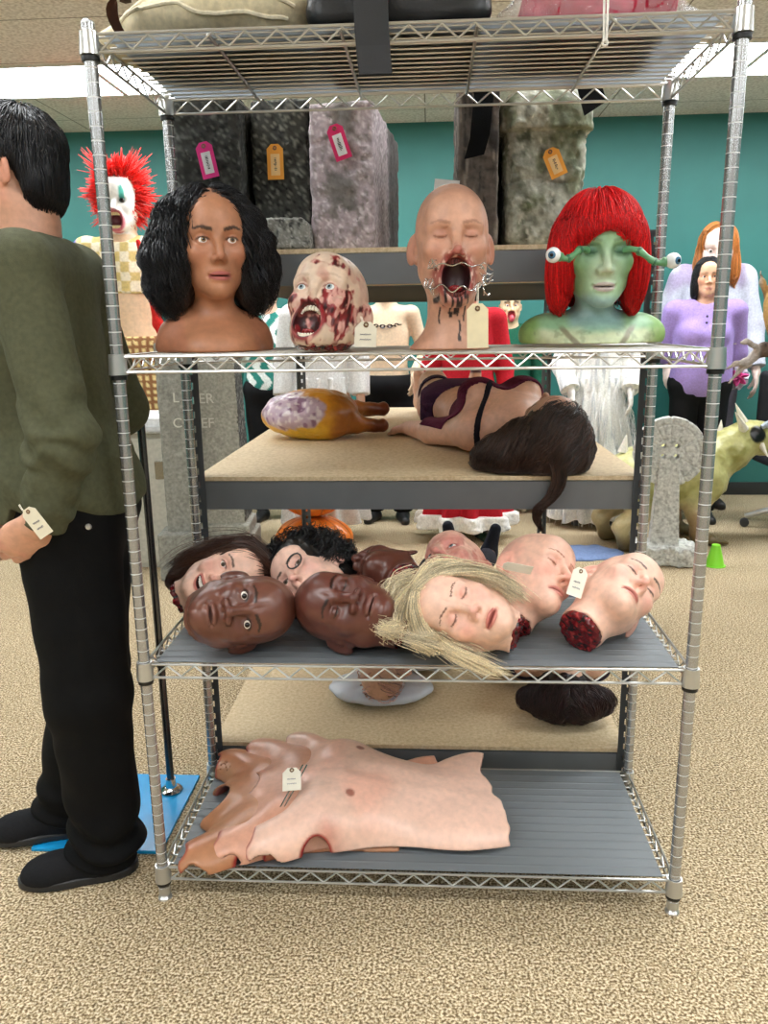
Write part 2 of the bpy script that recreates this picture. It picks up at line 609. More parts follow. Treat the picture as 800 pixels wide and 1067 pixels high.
rack = thing('wire_shelving_unit', 'four-tier chrome wire shelving rack holding the heads and busts', 'shelving', (0, TD / 2, 0))
rack_y = -TD / 2
for sx in (-1, 1):
    for sy in (0, 1):
        g = Geo()
        g.lathe([(0, 1.885), (.009, 1.885), (.0125, 1.881), (.0125, .03), (0, .03)], 24, (sx * TW, rack_y + sy * TD, 0))
        p = g.obj('post', POST, rack)
        g = Geo()
        g.lathe([(0, .032), (.0135, .032), (.0135, .012), (.010, .010), (.016, .004), (.016, 0), (0, 0)], 20, (sx * TW, rack_y + sy * TD, 0))
        g.obj('levelling_foot', CHROME, p)
        for z in SH:
            g = Geo()
            g.lathe([(.0128, z - .046), (.0165, z - .046), (.0168, z - .038), (.0128, z - .036)], 20, (sx * TW, rack_y + sy * TD, 0))
            g.obj('sleeve_ring', BLACKP, p)
for si, z in enumerate(SH):
    g = Geo()
    r = .0031; zl = z - .031; ov = TW - .012
    for sy in (0, 1):
        y = rack_y + sy * TD
        yy = y + (-.002 if sy == 0 else .002)
        g.tube([(-ov, yy, z), (ov, yy, z)], r, 8); g.tube([(-ov, yy, zl), (ov, yy, zl)], r, 8)
        n = 38
        zz = [(-ov + .01 + (2 * ov - .02) * i / n, yy, z - .003 if i % 2 else zl + .003) for i in range(n + 1)]
        for i in range(n):
            g.tube([zz[i], zz[i + 1]], .0021, 6)
    for sx in (-1, 1):
        x = sx * TW
        g.tube([(x, rack_y + .012, z), (x, rack_y + TD - .012, z)], r, 8); g.tube([(x, rack_y + .012, zl), (x, rack_y + TD - .012, zl)], r, 8)
        n = 14
        zz = [(x, rack_y + .02 + (TD - .04) * i / n, z - .003 if i % 2 else zl + .003) for i in range(n + 1)]
        for i in range(n):
            g.tube([zz[i], zz[i + 1]], .0021, 6)
    shelf = g.obj('wire_shelf', CHROME, rack)
    g = Geo()
    for i in range(15):
        y = rack_y + TD * (i + .5) / 15
        g.tube([(-ov, y, z - .001), (ov, y, z - .001)], .0021, 6)
    for x in (-.37, -.125, .125, .37):
        g.tube([(x, rack_y, z - .0065), (x, rack_y + TD, z - .0065)], .0034, 6)
    g.obj('deck_wire', CHROME, shelf)
    for sx in (-1, 1):
        for sy in (0, 1):
            g = Geo()
            g.lathe([(.0135, z + .005), (.017, z + .005), (.0195, z - .036), (.0135, z - .036)], 24, (sx * TW, rack_y + sy * TD, 0))
            g.obj('corner_collar', CHROME, shelf)
    if si != 1:
        g = Geo(); g.box((0, rack_y + TD / 2, z + .003), (2 * TW - .05, TD - .012, .002), bev=.0005)
        g.obj('shelf_liner', LINERT if si == 0 else LINER, shelf, label='frosted plastic shelf liner' if si == 0 else 'grey plastic shelf liner')
LZ = [z + .004 for z in SH]   # where things rest
LZ[1] = SH[1] + .0025

# ================================================================= the grey rack behind it
GREY = mat_plain('grey enamel steel', S('6b6e70'), .45, .2, noise_amt=.06, noise_scale=12, spec=.4)
DARKGREY = mat_plain('dark grey enamel steel', S('4a4d50'), .45, .2, noise_amt=.08, noise_scale=12, spec=.4)


def board_mat():
    m, nt, b, N, L = M_('particle board')
    tc = N('ShaderNodeTexCoord')
    n1 = N('ShaderNodeTexNoise'); n1.inputs['Scale'].default_value = 90; n1.inputs['Detail'].default_value = 6; n1.inputs['Roughness'].default_value = .7
    L(tc.outputs['Object'], n1.inputs['Vector'])
    n2 = N('ShaderNodeTexNoise'); n2.inputs['Scale'].default_value = 3; L(tc.outputs['Object'], n2.inputs['Vector'])
    rp = N('ShaderNodeValToRGB'); e = rp.color_ramp.elements
    e[0].position = .3; e[0].color = (*map(float, S('b99f78')), 1); e[1].position = .62; e[1].color = (*map(float, S('dcc8a4')), 1)
    L(n1.outputs['Fac'], rp.inputs['Fac'])
    mr = N('ShaderNodeMapRange'); mr.inputs['To Min'].default_value = .88; mr.inputs['To Max'].default_value = 1.08
    L(n2.outputs['Fac'], mr.inputs['Value'])
    vm = N('ShaderNodeVectorMath'); vm.operation = 'SCALE'; L(rp.outputs['Color'], vm.inputs[0]); L(mr.outputs['Result'], vm.inputs['Scale'])
    L(vm.outputs['Vector'], b.inputs['Base Color']); b.inputs['Roughness'].default_value = .65
    return m


BOARD = board_mat()
GX, GY0, GY1 = .61, .482, 2.31
grey_rack = thing('steel_storage_rack', 'grey steel rack with particle board shelves standing behind the wire rack', 'shelving', (0, (GY0 + GY1) / 2, 0))
gyc = -(GY0 + GY1) / 2


def slotted(g, x0, x1, y, z0, z1, axis, holes=True):
    """a flange with real slots: two strips and the webs between the slots; axis 'x' faces front, 'y' faces the side"""
    t = .0022; w = x1 - x0; hw = .009
    def bxx(a0, a1, za, zb):
        c = (a0 + a1) / 2
        if axis == 'x':
            g.box((c, y, (za + zb) / 2), (a1 - a0, t, zb - za))
        else:
            g.box((y, c, (za + zb) / 2), (t, a1 - a0, zb - za))
    m = (x0 + x1) / 2
    bxx(x0, m - hw / 2, z0, z1); bxx(m + hw / 2, x1, z0, z1)
    z = z0
    while z < z1:
        bxx(m - hw / 2, m + hw / 2, z, min(z1, z + .020)); z += .0381


for sx in (-1, 1):
    for yb in (GY0, GY1):
        g = Geo()
        s = 1 if yb == GY0 else -1
        a, b_ = sorted((sx * GX, sx * (GX - .038)))
        slotted(g, a, b_, yb + gyc, 0.004, 1.545, 'x')
        a, b_ = sorted((yb + gyc, yb + gyc + s * .038))
        slotted(g, a, b_, sx * GX, 0.004, 1.545, 'y')
        p = g.obj('upright', DARKGREY, grey_rack, smooth=False)
        g = Geo(); g.box((sx * (GX - .018), yb + gyc + s * .018, .004), (.044, .044, .008), bev=.002); g.obj('foot_cap', BLACKP, p)
for zt, nm in ((1.517, 'top'), (.930, 'mid'), (.134, 'low')):
    for yb, s in ((GY0, 1), (GY1, -1)):
        g = Geo()
        g.box((0, yb + gyc + s * .006, zt - .0135 - .038), (2 * GX - .06, .003, .076))
        g.box((0, yb + gyc + s * .02, zt - .0135 - .0015), (2 * GX - .06, .03, .003))
        g.box((0, yb + gyc + s * .014, zt - .0135 - .0745), (2 * GX - .06, .018, .003))
        g.obj('cross_beam', GREY, grey_rack, smooth=False)
    for sx in (-1, 1):
        g = Geo()
        g.box((sx * (GX - .006), 0, zt - .0135 - .03), (.003, GY1 - GY0 - .09, .06))
        g.obj('side_beam', GREY, grey_rack, smooth=False)
    g = Geo(); g.box((0, 0, zt - .006), (2 * GX - .02, GY1 - GY0 - .02, .012), bev=.0008)
    g.obj('shelf_board', BOARD, grey_rack, smooth=False)
# ================================================================= heads
def mix(c, c2, m):
    m = np.clip(m, 0, 1)[:, None]
    return c * (1 - m) + np.asarray(c2, F4) * m


def head_fn(cf):
    eyes = cf.get('eyes', 'open'); mouth = cf.get('mouth', 'closed')
    jaw = cf.get('jaw', 1.); nosew = cf.get('nosew', 1.); nosel = cf.get('nosel', 1.); lips = cf.get('lips', 1.)
    cut = cf.get('cut'); extra = cf.get('extra'); wr = cf.get('wrinkle', 0.); md = cf.get('drop', .0)
    ears = cf.get('ears', (1, 1)); seed = cf.get('seed', 0); neck = cf.get('neck', .055); necklen = cf.get('necklen', .2)
    brow = cf.get('brow', 1.)

    def fn(P):
        X = P.copy(); sx = np.sign(X[:, 0]); X[:, 0] = np.abs(X[:, 0])       # symmetric face
        d = ell(X, (0, .014, .033), (.076, .097, .086))
        d = smin(d, ell(X, (0, -.012, -.03), (.064, .07, .082)), .04)
        d = smin(d, cap(X, (.05 * jaw, -.002, -.062), (.012 * jaw, -.066, -.098 - md), .022, .02), .035)
        d = smin(d, ell(X, (0, -.052, -.07 - md * .5), (.04 * jaw, .034, .038 + md * .6)), .03)
        d = smin(d, ell(X, (.041, -.058, -.026), (.021, .022, .02)), .025)     # cheekbone
        d = smin(d, cap(X, (.014, -.081, .019), (.046, -.068, .018), .0095 * brow, .008), .02)
        d = smin(d, ell(X, (0, -.06, .05), (.05, .03, .035)), .03)             # forehead
        d = smax(d, -ell(X, (.031, -.097, -.001), (.019, .019, .0125)), .014)   # sockets
        # nose
        n = cap(X, (0, -.083, .012), (0, -.085 - .028 * nosel, -.036), .007, .0095 * nosew ** .5)
        n = smin(n, ell(X, (.0115 * nosew, -.097, -.041), (.0085 * nosew, .012, .0075)), .008)
        d = smin(d, n, .014)
        d = smax(d, -ell(X, (.006 * nosew, -.1015, -.049), (.0036 * nosew, .007, .004)), .003)
        # chin
        d = smin(d, ell(X, (0, -.078, -.104 - md), (.018 * jaw, .017, .014)), .02)
        # lips and mouth
        zl = -.0755
        arc = X[:, 0] ** 2 * 9.
        if mouth in ('closed', 'parted'):
            Y = X.copy(); Y[:, 1] -= arc
            up = ell(Y, (0, -.0915, zl + .0048), (.024, .0095, .0062 * lips))
            lo_ = ell(Y, (0, -.0910, zl - .0062), (.021, .0100, .0070 * lips))
            d = smin(d, smin(up, lo_, .002), .006)
            g = .0013 if mouth == 'closed' else .0034
            d = smax(d, -ell(Y, (0, -.097, zl - .0002), (.022, .012, g)), .003)
            d = smax(d, -sph(X, (.025, -.087, zl), .0035), .006)
        elif mouth == 'smile':
            Y = X.copy(); Y[:, 1] -= arc; Y[:, 2] -= X[:, 0] ** 2 * 14
            up = ell(Y, (0, -.0895, zl + .0095), (.029, .008, .0048))
            lo_ = ell(Y, (0, -.089, zl - .0105), (.025, .0085, .0055))
            d = smin(d, smin(up, lo_, .002), .006)
            d = smax(d, -ell(Y, (0, -.095, zl - .0005), (.0265, .016, .0082)), .003)
            d = smin(d, ell(X, (.042, -.071, -.047), (.015, .016, .016)), .012)
        elif mouth == 'scream':
            r = V(.029, .033, .034 + md * .3)
            rim = ell(X, (0, -.078, zl - .004 - md * .35), r + V(.007, -.006, .007))
            d = smin(d, rim, .012)
            d = smax(d, -ell(X, (0, -.095, zl - .004 - md * .35), r), .006)
        # eyes
        if eyes != 'none':
            lid = sph(X, (.031, -.0712, -.001), .0142)
            if eyes == 'open':
                lid = smax(lid, -ell(X, (.031, -.093, -.0015), (.0128, .02, cf.get('aper', .0056))), .002)
            d = smin(d, lid, .005)
            if eyes == 'closed':
                Y = X.copy(); Y[:, 2] += -((X[:, 0] - .031) ** 2) * 22
                d = smax(d, -ell(Y, (.031, -.087, -.0062), (.0135, .006, .0012)), .002)
                d = smax(d, -ell(Y, (.031, -.088, .0072), (.014, .006, .0012)), .003)
        # ears
        for sgn, on in ((-1, ears[0]), (1, ears[1])):
            if not on:
                continue
            Y = P.copy(); Y[:, 0] *= sgn
            Rr = rotm('Z', -36) @ rotm('X', 12)
            e = ell(Y, (.082, .019, -.012), (.007, .0195, .032), Rr)
            e = smax(e, -ell(Y, (.090, .012, -.011), (.0075, .0125, .022), Rr), .004)
            e = smin(e, ell(Y, (.074, .006, -.014), (.007, .006, .008)), .006)
            e = smin(e, ell(Y, (.0745, .008, -.036), (.006, .009, .009)), .006)
            d = smin(d, e, .007)
        # neck
        if neck:
            nk = cap(X, (0, .018, -.05), (0, .03, -.05 - necklen), neck * .98, neck)
            d = smin(d, nk, .03)
        if extra is not None:
            d = extra(P, X, d)
        if wr:
            d = d + wr * np.abs(fbm(P * V(1, 1, 2.2), 45, seed, 2)) * .006
        if cut is not None:
            cc = plane(P, cut[0], cut[1]) + .004 * noise(P, 90, seed + 5)
            d = smax(d, cc, .004)
        return d
    return fn


def head_col(cf):
    skin = cf['skin']; seed = cf.get('seed', 0)
    lipc = cf.get('lipc', skin * V(.85, .5, .5)); browc = cf.get('browc', skin * .15); blush = cf.get('blush', skin * V(1.05, .72, .7))
    eyes = cf.get('eyes', 'open'); mouth = cf.get('mouth', 'closed'); paint = cf.get('paint'); bw = cf.get('browt', 1.)

    def fn(P):
        X = P.copy(); X[:, 0] = np.abs(X[:, 0]); x, y, z = X.T
        c = np.broadcast_to(skin, (len(P), 3)).astype(F4).copy()
        c *= (1 + .10 * fbm(P, 28, seed, 3))[:, None]
        front = sstep(-.03, -.07, y)
        c = mix(c, blush, .55 * front * np.exp(-(((x - .042) / .022) ** 2 + ((z + .035) / .022) ** 2)))
        c = mix(c, blush, .6 * np.exp(-((x / .016) ** 2 + ((z + .04) / .014) ** 2)) * sstep(-.09, -.105, y))
        c = mix(c, blush, .5 * sstep(.07, .08, x))
        # lids
        c = mix(c, cf.get('lidc', blush * .9), .6 * front * np.exp(-(((x - .031) / .017) ** 2 + ((z - .003) / .011) ** 2)))
        if eyes == 'open':
            e = np.sqrt(((x - .031) / .0128) ** 2 + ((z + .0015) / cf.get('aper', .0056)) ** 2)
            c = mix(c, cf.get('lash', browc), .85 * sstep(1.32, 1.12, e) * sstep(-.060, -.068, y) * sstep(-.003, .001, z) * sstep(.0, .012, x))
        if eyes == 'closed':
            zz = z - (x - .031) ** 2 * 22
            c = mix(c, browc, .85 * sstep(.0026, .0012, np.abs(zz + .0062)) * sstep(.015, .013, np.abs(x - .031)) * sstep(-.06, -.07, y))
        if mouth in ('closed', 'parted'):
            e = (x / .0245) ** 2 + ((z + .0758) / .0105) ** 2
            c = mix(c, lipc, cf.get('lipm', .85) * sstep(1.15, .8, e) * sstep(-.075, -.082, y))
            c = mix(c, lipc * .25, .7 * sstep(.0018, .0006, np.abs(z + .0757)) * sstep(.024, .02, x) * sstep(-.075, -.082, y))
        elif mouth == 'smile':
            zz = z - x ** 2 * 14
            e = (x / .031) ** 2 + ((zz + .0758) / .0165) ** 2
            c = mix(c, lipc, .85 * sstep(1.1, .85, e) * sstep(-.06, -.07, y))
            e = (x / .027) ** 2 + ((zz + .076) / .0085) ** 2
            c = mix(c, S('3a1210'), sstep(1.05, .9, e) * sstep(-.05, -.06, y))
        elif mouth == 'scream':
            md = cf.get('drop', 0.)
            r = V(.029, .033, .034 + md * .3)
            e = np.sqrt(((X - V(0, -.095, -.0795 - md * .35)) / r) ** 2 @ V(1, 1, 1))
            c = mix(c, lipc, sstep(1.35, 1.15, e) * sstep(-.06, -.07, y))
            c = mix(c, S('35070a'), sstep(1.14, 1.02, e))
        # brows
        zb = .0195 + .0055 * sstep(.012, .036, x) - .004 * sstep(.036, .055, x)
        w = (.0042 - .002 * sstep(.025, .055, x)) * bw
        br = sstep(w, w * .55, np.abs(z - zb + .0012 * noise(P, 400, 3))) * sstep(.010, .014, x) * sstep(.055, .048, x) * front
        c = mix(c, browc, cf.get('browm', .9) * br)
        sc = cf.get('scalp')
        if sc is not None:
            c = mix(c, sc, cf.get('scalpm', .5) * sstep(.05, .075, z + (y + .05) * .45 + .006 * noise(P, 60, 9)))
        if paint is not None:
            c = paint(P, X, c)
        return np.clip(c, 0, 1)
    return fn


def eyeball(parent, c, r=.0125, look=(0, -1, 0), iris=S('5a3a22'), white=S('e8e0da'), name='eye', ir=.46):
    n, m = 28, 24
    th = np.linspace(0, np.pi, m)
    th = np.sort(np.concatenate([th, np.arcsin(ir) + np.array([-.04, .04]), [.2, .24]]))
    m = len(th)
    ph = np.arange(n) * 2 * np.pi / n
    look = np.array(look, float); look /= np.linalg.norm(look)
    a, b = ortho(look[None]); a = a[0]; b = b[0]
    v = np.cos(th)[:, None, None] * look + np.sin(th)[:, None, None] * (np.cos(ph)[None, :, None] * a + np.sin(ph)[None, :, None] * b)
    v = v * (1 + .06 * sstep(ir, ir * .3, np.sin(th)) * (np.cos(th) > 0))[:, None, None]
    g = Geo()
    i = np.arange(m * n).reshape(m, n)
    q = np.stack([i[:-1], i[1:], np.roll(i, -1, 1)[1:], np.roll(i, -1, 1)[:-1]], -1).reshape(-1, 4)
    s_ = np.where(np.cos(th) > 0, np.sin(th), 2)
    c_ = np.broadcast_to(white, (m, 3)).copy()
    c_[s_ < ir] = iris
    c_[s_ < .21] = (.004, .004, .004)
    g.add(v.reshape(-1, 3) * r + np.asarray(c), q, None, np.repeat(c_, n, 0))
    return g.obj(name, EYE, parent)


def build_head(name, label, cat, cf, loc, Fd, U, h=.0024, scale=1., group=None, low=None, lo=None, hi=None, parent=None, part='head', mat=None):
    """a whole head as a thing: skin with eyes, teeth and stump as its parts"""
    R = frame(Fd, U)
    root = parent or thing(name, label, cat, loc, R, group, scale)
    fn = head_fn(cf)
    zlo = low if low is not None else -.2
    lo = lo or (-.1, -.135, zlo); hi = hi or (.1, .125, .13)
    skin = sdf_obj(part, fn, lo, hi, h, mat or SKIN, root, head_col(cf))
    if cf.get('eyes', 'open') == 'open':
        lk = cf.get('look', (0, -1, 0))
        for s in (-1, 1):
            eyeball(root, (s * .031, -.0712, -.001), look=lk, iris=cf.get('iris', S('4a2e1a')), white=cf.get('white', S('e8e0da')))
    m = cf.get('mouth')
    if m == 'smile':
        g = Geo()
        for i in range(-4, 5):
            x = i * .0056; y = -.0865 + x * x * 9
            g.box((x, y, -.0725 + x * x * 14), (.0054, .004, .009), rotm('Z', x * 900), .0012, S('efe9dc'))
        g.obj('teeth', PAINT, root)
    if m == 'scream':
        md = cf.get('drop', 0.); zc = -.0795 - md * .35; rz = .034 + md * .3
        for row in (1, -1):
            g = Geo()
            for i in range(-4, 5):
                a = i * .27
                x = .0225 * math.sin(a); y = -.073 - .012 * math.cos(a)
                g.box((x, y, zc + row * (rz * .84 - .0055 * (1 - math.cos(a)) * 2)), (.0052, .005, .0105), rotm('Z', math.degrees(a)), .0016, cf.get('teethc', S('e6dcc8')))
            g.obj('upper_teeth' if row == 1 else 'lower_teeth', PAINT, root)
        if cf.get('tongue', True):
            sdf_obj('tongue', lambda P: ell(P, (0, -.062, zc - rz * .5), (.017, .026, .009)) + .001 * noise(P, 200), (-.03, -.1, zc - rz * .5 - .02), (.03, -.02, zc - rz * .5 + .02), .003, GORE, root, S('8a2a2c'))
    cut = cf.get('cut')
    if cut is not None and cf.get('gore', True):
        cp = np.array(cut[0], F4); cn = np.array(cut[1], F4); cn = cn / np.linalg.norm(cn)
        gd = cf.get('gored', .012)
        cf2 = dict(cf); cf2['cut'] = None; f2 = head_fn(cf2)
        sd = cf.get('seed', 0)

        def gf(P):
            e = f2(P) + .004 + .0025 * noise(P, 120, sd)
            a = plane(P, cp, cn)
            b = np.abs(a - gd * .25) - gd * .9 + .006 * fbm(P, 80, sd + 3, 3)
            return smax(e, b, .005)
        sdf_obj('neck_stump', gf, lo, hi, .003, GORE, root, lambda P: mix(mix(np.broadcast_to(S('5e0a12'), (len(P), 3)), S('1d0204'), sstep(0, .5, noise(P, 110, sd))), S('9a2a2c'), sstep(.25, .7, noise(P, 160, sd + 1))), label='raw red severed neck stump')
    return root


# ----------------------------------------------------------------- hair
def grow(roots, dirs, n, step, grav, colliders, off=0., stiff=.6, jit=.1, wave=None, planes=(), seed=1, stick=None):
    """strands that fall under gravity and are pushed out of what they lie on"""
    r = np.random.default_rng(seed)
    p = np.asarray(roots, float).copy(); v = np.asarray(dirs, float).copy()
    grav = np.asarray(grav, float)
    out = [p.copy()]
    off = np.broadcast_to(np.asarray(off, float), (len(p),))
    for k in range(n):
        v = v * stiff + grav * (1 - stiff) + r.normal(0, jit, v.shape) * .3
        v /= np.linalg.norm(v, axis=1, keepdims=True) + 1e-9
        q = p + v * step
        for fn in colliders:
            q4 = q.astype(F4)
            d = fn(q4)
            e = .002
            g = np.stack([fn(q4 + V(*(e if i == a else 0 for i in range(3)))) - d for a in range(3)], 1) / e
            g /= np.linalg.norm(g, axis=1, keepdims=True) + 1e-9
            w = off - d
            if stick is not None and fn is colliders[0]:
                w = np.where(w < 0, w * stick, w)
            else:
                w = np.maximum(w, 0)
            q = q + g * w[:, None]
        for pc, pn in planes:
            pn = np.asarray(pn, float)
            d = (q - np.asarray(pc)) @ pn
            q = q + pn * np.maximum(.003 + off * .3 - d, 0)[:, None]
        v = q - p
        v /= np.linalg.norm(v, axis=1, keepdims=True) + 1e-9
        p = q
        out.append(p.copy())
    return np.stack(out, 1)


def wavy(paths, amp, freq, seed=0, start=.15):
    r = np.random.default_rng(seed)
    Sn, K, _ = paths.shape
    t = np.gradient(paths, axis=1); t /= np.linalg.norm(t, axis=-1, keepdims=True) + 1e-9
    a, b = ortho(t)
    s = np.linspace(0, 1, K)
    ph = r.uniform(0, 6.28, (Sn, 1)); fr = freq * r.uniform(.75, 1.25, (Sn, 1))
    am = amp * r.uniform(.5, 1.3, (Sn, 1)) * np.clip(s / max(start, 1e-3), 0, 1)
    return paths + (am * np.sin(fr * s * 6.28 + ph))[..., None] * a + (am * np.cos(fr * s * 6.28 + ph))[..., None] * b


def strands(name, paths, r0, col, mat=None, parent=None, sides=4, seed=0, var=.35, tip=.25, flat=1., label=None, cols=None):
    rr = np.random.default_rng(seed)
    Sn, K, _ = paths.shape
    s = np.linspace(0, 1, K)
    rad = r0 * (1 - (1 - tip) * s ** 2)[None] * rr.uniform(.6, 1.3, (Sn, 1))
    v, q = tubes(paths, rad, sides, flat)
    if cols is None:
        c = np.asarray(col, F4)[None] * np.clip(rr.normal(1, var, (Sn, 1)), .35, 2.2).astype(F4)
    else:
        c = cols
    c = np.repeat(c, K * sides, 0)
    return link(name, raw_mesh(name, v, q, mat or HAIR, np.clip(c, 0, 1)), parent, label)


def scalp_pts(n, seed, zmin=.02, ymax=None, cond=None, c=(0, .014, .033), r=(.079, .1, .089)):
    rr = np.random.default_rng(seed)
    v = rr.normal(size=(n * 6, 3)); v /= np.linalg.norm(v, axis=1, keepdims=True)
    p = v * np.asarray(r) + np.asarray(c)
    m = cond(p) if cond is not None else p[:, 2] > zmin
    return p[m][:n], v[m][:n]


def cutlen(pa, L):
    """shorten each strand to the fraction L of its length"""
    Sn, K, _ = pa.shape
    s = np.linspace(0, 1, K)[None] * L[:, None] * (K - 1)
    i = np.clip(s.astype(int), 0, K - 2); f = (s - i)[..., None]
    a = np.take_along_axis(pa, i[..., None], 1); b = np.take_along_axis(pa, i[..., None] + 1, 1)
    return a + (b - a) * f


def swave(paths, amp, freq, seed=0, coh=30., start=.1):
    """waves that neighbouring strands share"""
    r = np.random.default_rng(seed)
    Sn, K, _ = paths.shape
    t = np.gradient(paths, axis=1); t /= np.linalg.norm(t, axis=-1, keepdims=True) + 1e-9
    a, b = ortho(t)
    s = np.linspace(0, 1, K)
    root = paths[:, 0]
    ph = (np.sin(root @ np.array((coh, coh * .7, coh * .4)))[:, None]) * 2.6 + r.normal(0, .45, (Sn, 1))
    am = amp * r.uniform(.7, 1.25, (Sn, 1)) * np.clip(s / start, 0, 1)
    return paths + (am * np.sin(freq * s * 6.28 + ph))[..., None] * a + (am * .7 * np.cos(freq * s * 6.28 + ph))[..., None] * b


def onto(fn, p, it=5):
    p = np.asarray(p, F4).copy()
    for _ in range(it):
        d = fn(p); e = .002
        g = np.stack([fn(p + V(*(e if i == a else 0 for i in range(3)))) - d for a in range(3)], 1) / e
        p = p - d[:, None] * g / np.maximum((g * g).sum(1, keepdims=True), .2)
    return p


def hair_on(parent, vol, lo, hi, h, roots, dirs, n, step, col, r0=.0013, grav=(0, 0, -1), off=(-.003, .005), stiff=.75, jit=.05, stick=.9, colls=(), planes=(), wave=(0, 1), coh=30., L=(.8, 1.), stop=None, seed=1, var=.3, tip=.35, mat=None, label=None, M=None, base=.55, minz=None, extra_paths=None, shrink=.0025, clamp_extra=True):
    """hair as a soft mass with strands combed over it, one mesh"""
    rr = np.random.default_rng(seed)
    pa = grow(onto(vol, roots), dirs, n, step, grav, [vol] + list(colls), off=rr.uniform(*off, len(roots)), stiff=stiff, jit=jit, planes=planes, seed=seed, stick=stick)
    Lf = rr.uniform(*L, len(roots))
    if stop is not None:
        st = np.maximum.accumulate(stop(pa, rr), axis=1)
        Lf = np.minimum(Lf, np.where(st.any(1), st.argmax(1), n * 2) / n)
    pa = cutlen(pa, np.clip(Lf, .08, 1))
    if wave[0]:
        pa = swave(pa, wave[0], wave[1], seed, coh)
    for pc, pn in planes:
        d = (pa - np.asarray(pc)) @ np.asarray(pn)
        pa = pa + np.maximum(.0032 - d, 0)[..., None] * np.asarray(pn)
    if extra_paths is not None:
        ek = extra_paths.shape[1]
        if ek != pa.shape[1]:
            tq = np.linspace(0, ek - 1, pa.shape[1]); i0 = np.clip(tq.astype(int), 0, ek - 2); ff = (tq - i0)[None, :, None]
            extra_paths = extra_paths[:, i0] * (1 - ff) + extra_paths[:, i0 + 1] * ff
        for pc, pn in (planes if clamp_extra else ()):
            d = (extra_paths - np.asarray(pc)) @ np.asarray(pn)
            extra_paths = extra_paths + np.maximum(.0032 - d, 0)[..., None] * np.asarray(pn)
        pa = np.concatenate([pa, extra_paths])
    Sn, K, _ = pa.shape
    s = np.linspace(0, 1, K)
    rad = r0 * (1 - (1 - tip) * s ** 2)[None] * rr.uniform(.6, 1.3, (Sn, 1))
    v, q = tubes(pa, rad, 4, .6)
    clump = np.sin(pa[:, 0] @ np.array((190., 140., 90.)))[:, None] * .18
    c = np.asarray(col, F4)[None] * np.clip(rr.normal(1, var, (Sn, 1)) + clump, .3, 2.2)
    c = np.repeat(c, K * 4, 0)
    g = Geo(); g.add(v, q, None, np.clip(c, 0, 1))
    if h:
        sh_ = lambda P: vol(P) + shrink + .0012 * noise(P * V(1, 1, .3), 260, seed)
        mv, mq = mesh_sdf(sh_, lo, hi, h)
        g.add(mv, mq, None, np.broadcast_to(np.asarray(col, F4) * base, (len(mv), 3)))
    v = np.concatenate(g.v)
    if M is not None:
        v = v @ np.asarray(M[0], F4).T + np.asarray(M[1], F4)
    me = raw_mesh('hair', v, np.concatenate(g.q), mat or HAIR, np.concatenate(g.c))
    return link('hair', me, parent, label)


def lock(guide, n, widths, seed=0, k=30, flat=(1, 1, 1), wob=.0):
    """a lock of n strands that follows a guide line, spreading by widths along it"""
    g = np.asarray(guide, float); t = np.linspace(0, len(g) - 1, k)
    c = np.stack([np.interp(t, np.arange(len(g)), g[:, a]) for a in range(3)], 1)
    for _ in range(5):
        c[1:-1] = (c[:-2] + 2 * c[1:-1] + c[2:]) / 4
    w = np.interp(t, np.arange(len(widths)) * (len(g) - 1) / (len(widths) - 1), widths)
    r = np.random.default_rng(seed)
    o = r.normal(0, .6, (n, 1, 3)) * np.asarray(flat, float)
    p = c[None] + o * w[None, :, None]
    if wob:
        p = swave(p, wob, 1.3, seed, 60)
    return cutlen(p, r.uniform(.78, 1, n))


def bobvol(side=.0, fw=.052, ftop=.074, low=-.05, k=.0):
    def fn(P):
        X = P.copy(); X[:, 0] = np.abs(X[:, 0])
        d = ell(P, (0, .018, .036), (.084 + k, .106 + k, .092 + k))
        d = smin(d, ell(X, (.072 + side, .018, low), (.027, .062, .09)), .03)
        d = smin(d, ell(P, (0, .075, low), (.072, .04, .085)), .04)
        hole = ell(P, (0, -.125, ftop - .125), (fw, .115, .125))
        hole = smin(hole, cap(P, (0, -.06, -.08), (0, -.1, -.3), .052), .02)
        return smax(d, -hole, .01)
    return fn
# ================================================================= tags and small helpers
def unit(v):
    v = np.asarray(v, float); return v / (np.linalg.norm(v) + 1e-12)


def to_parent(o, root):
    """o was modelled in room coordinates: keep it there as a child of root"""
    o.parent = root
    o.matrix_parent_inverse = root.matrix_basis.inverted()
    return o


def clamp_world(o, root, zmin):
    n = len(o.data.vertices); v = np.empty(n * 3, F4); o.data.vertices.foreach_get('co', v)
    w = world_pts(root, v.reshape(-1, 3)); w[:, 2] = np.maximum(w[:, 2], zmin)
    o.data.vertices.foreach_set('co', local_pts(root, w).astype(F4).ravel()); o.data.update()


def string_curve(a, b, sag=.01, n=12):
    a = np.asarray(a, float); b = np.asarray(b, float)
    t = np.linspace(0, 1, n)[:, None]
    p = a + (b - a) * t
    p[:, 2] -= sag * 4 * (t[:, 0] * (1 - t[:, 0]))
    return p


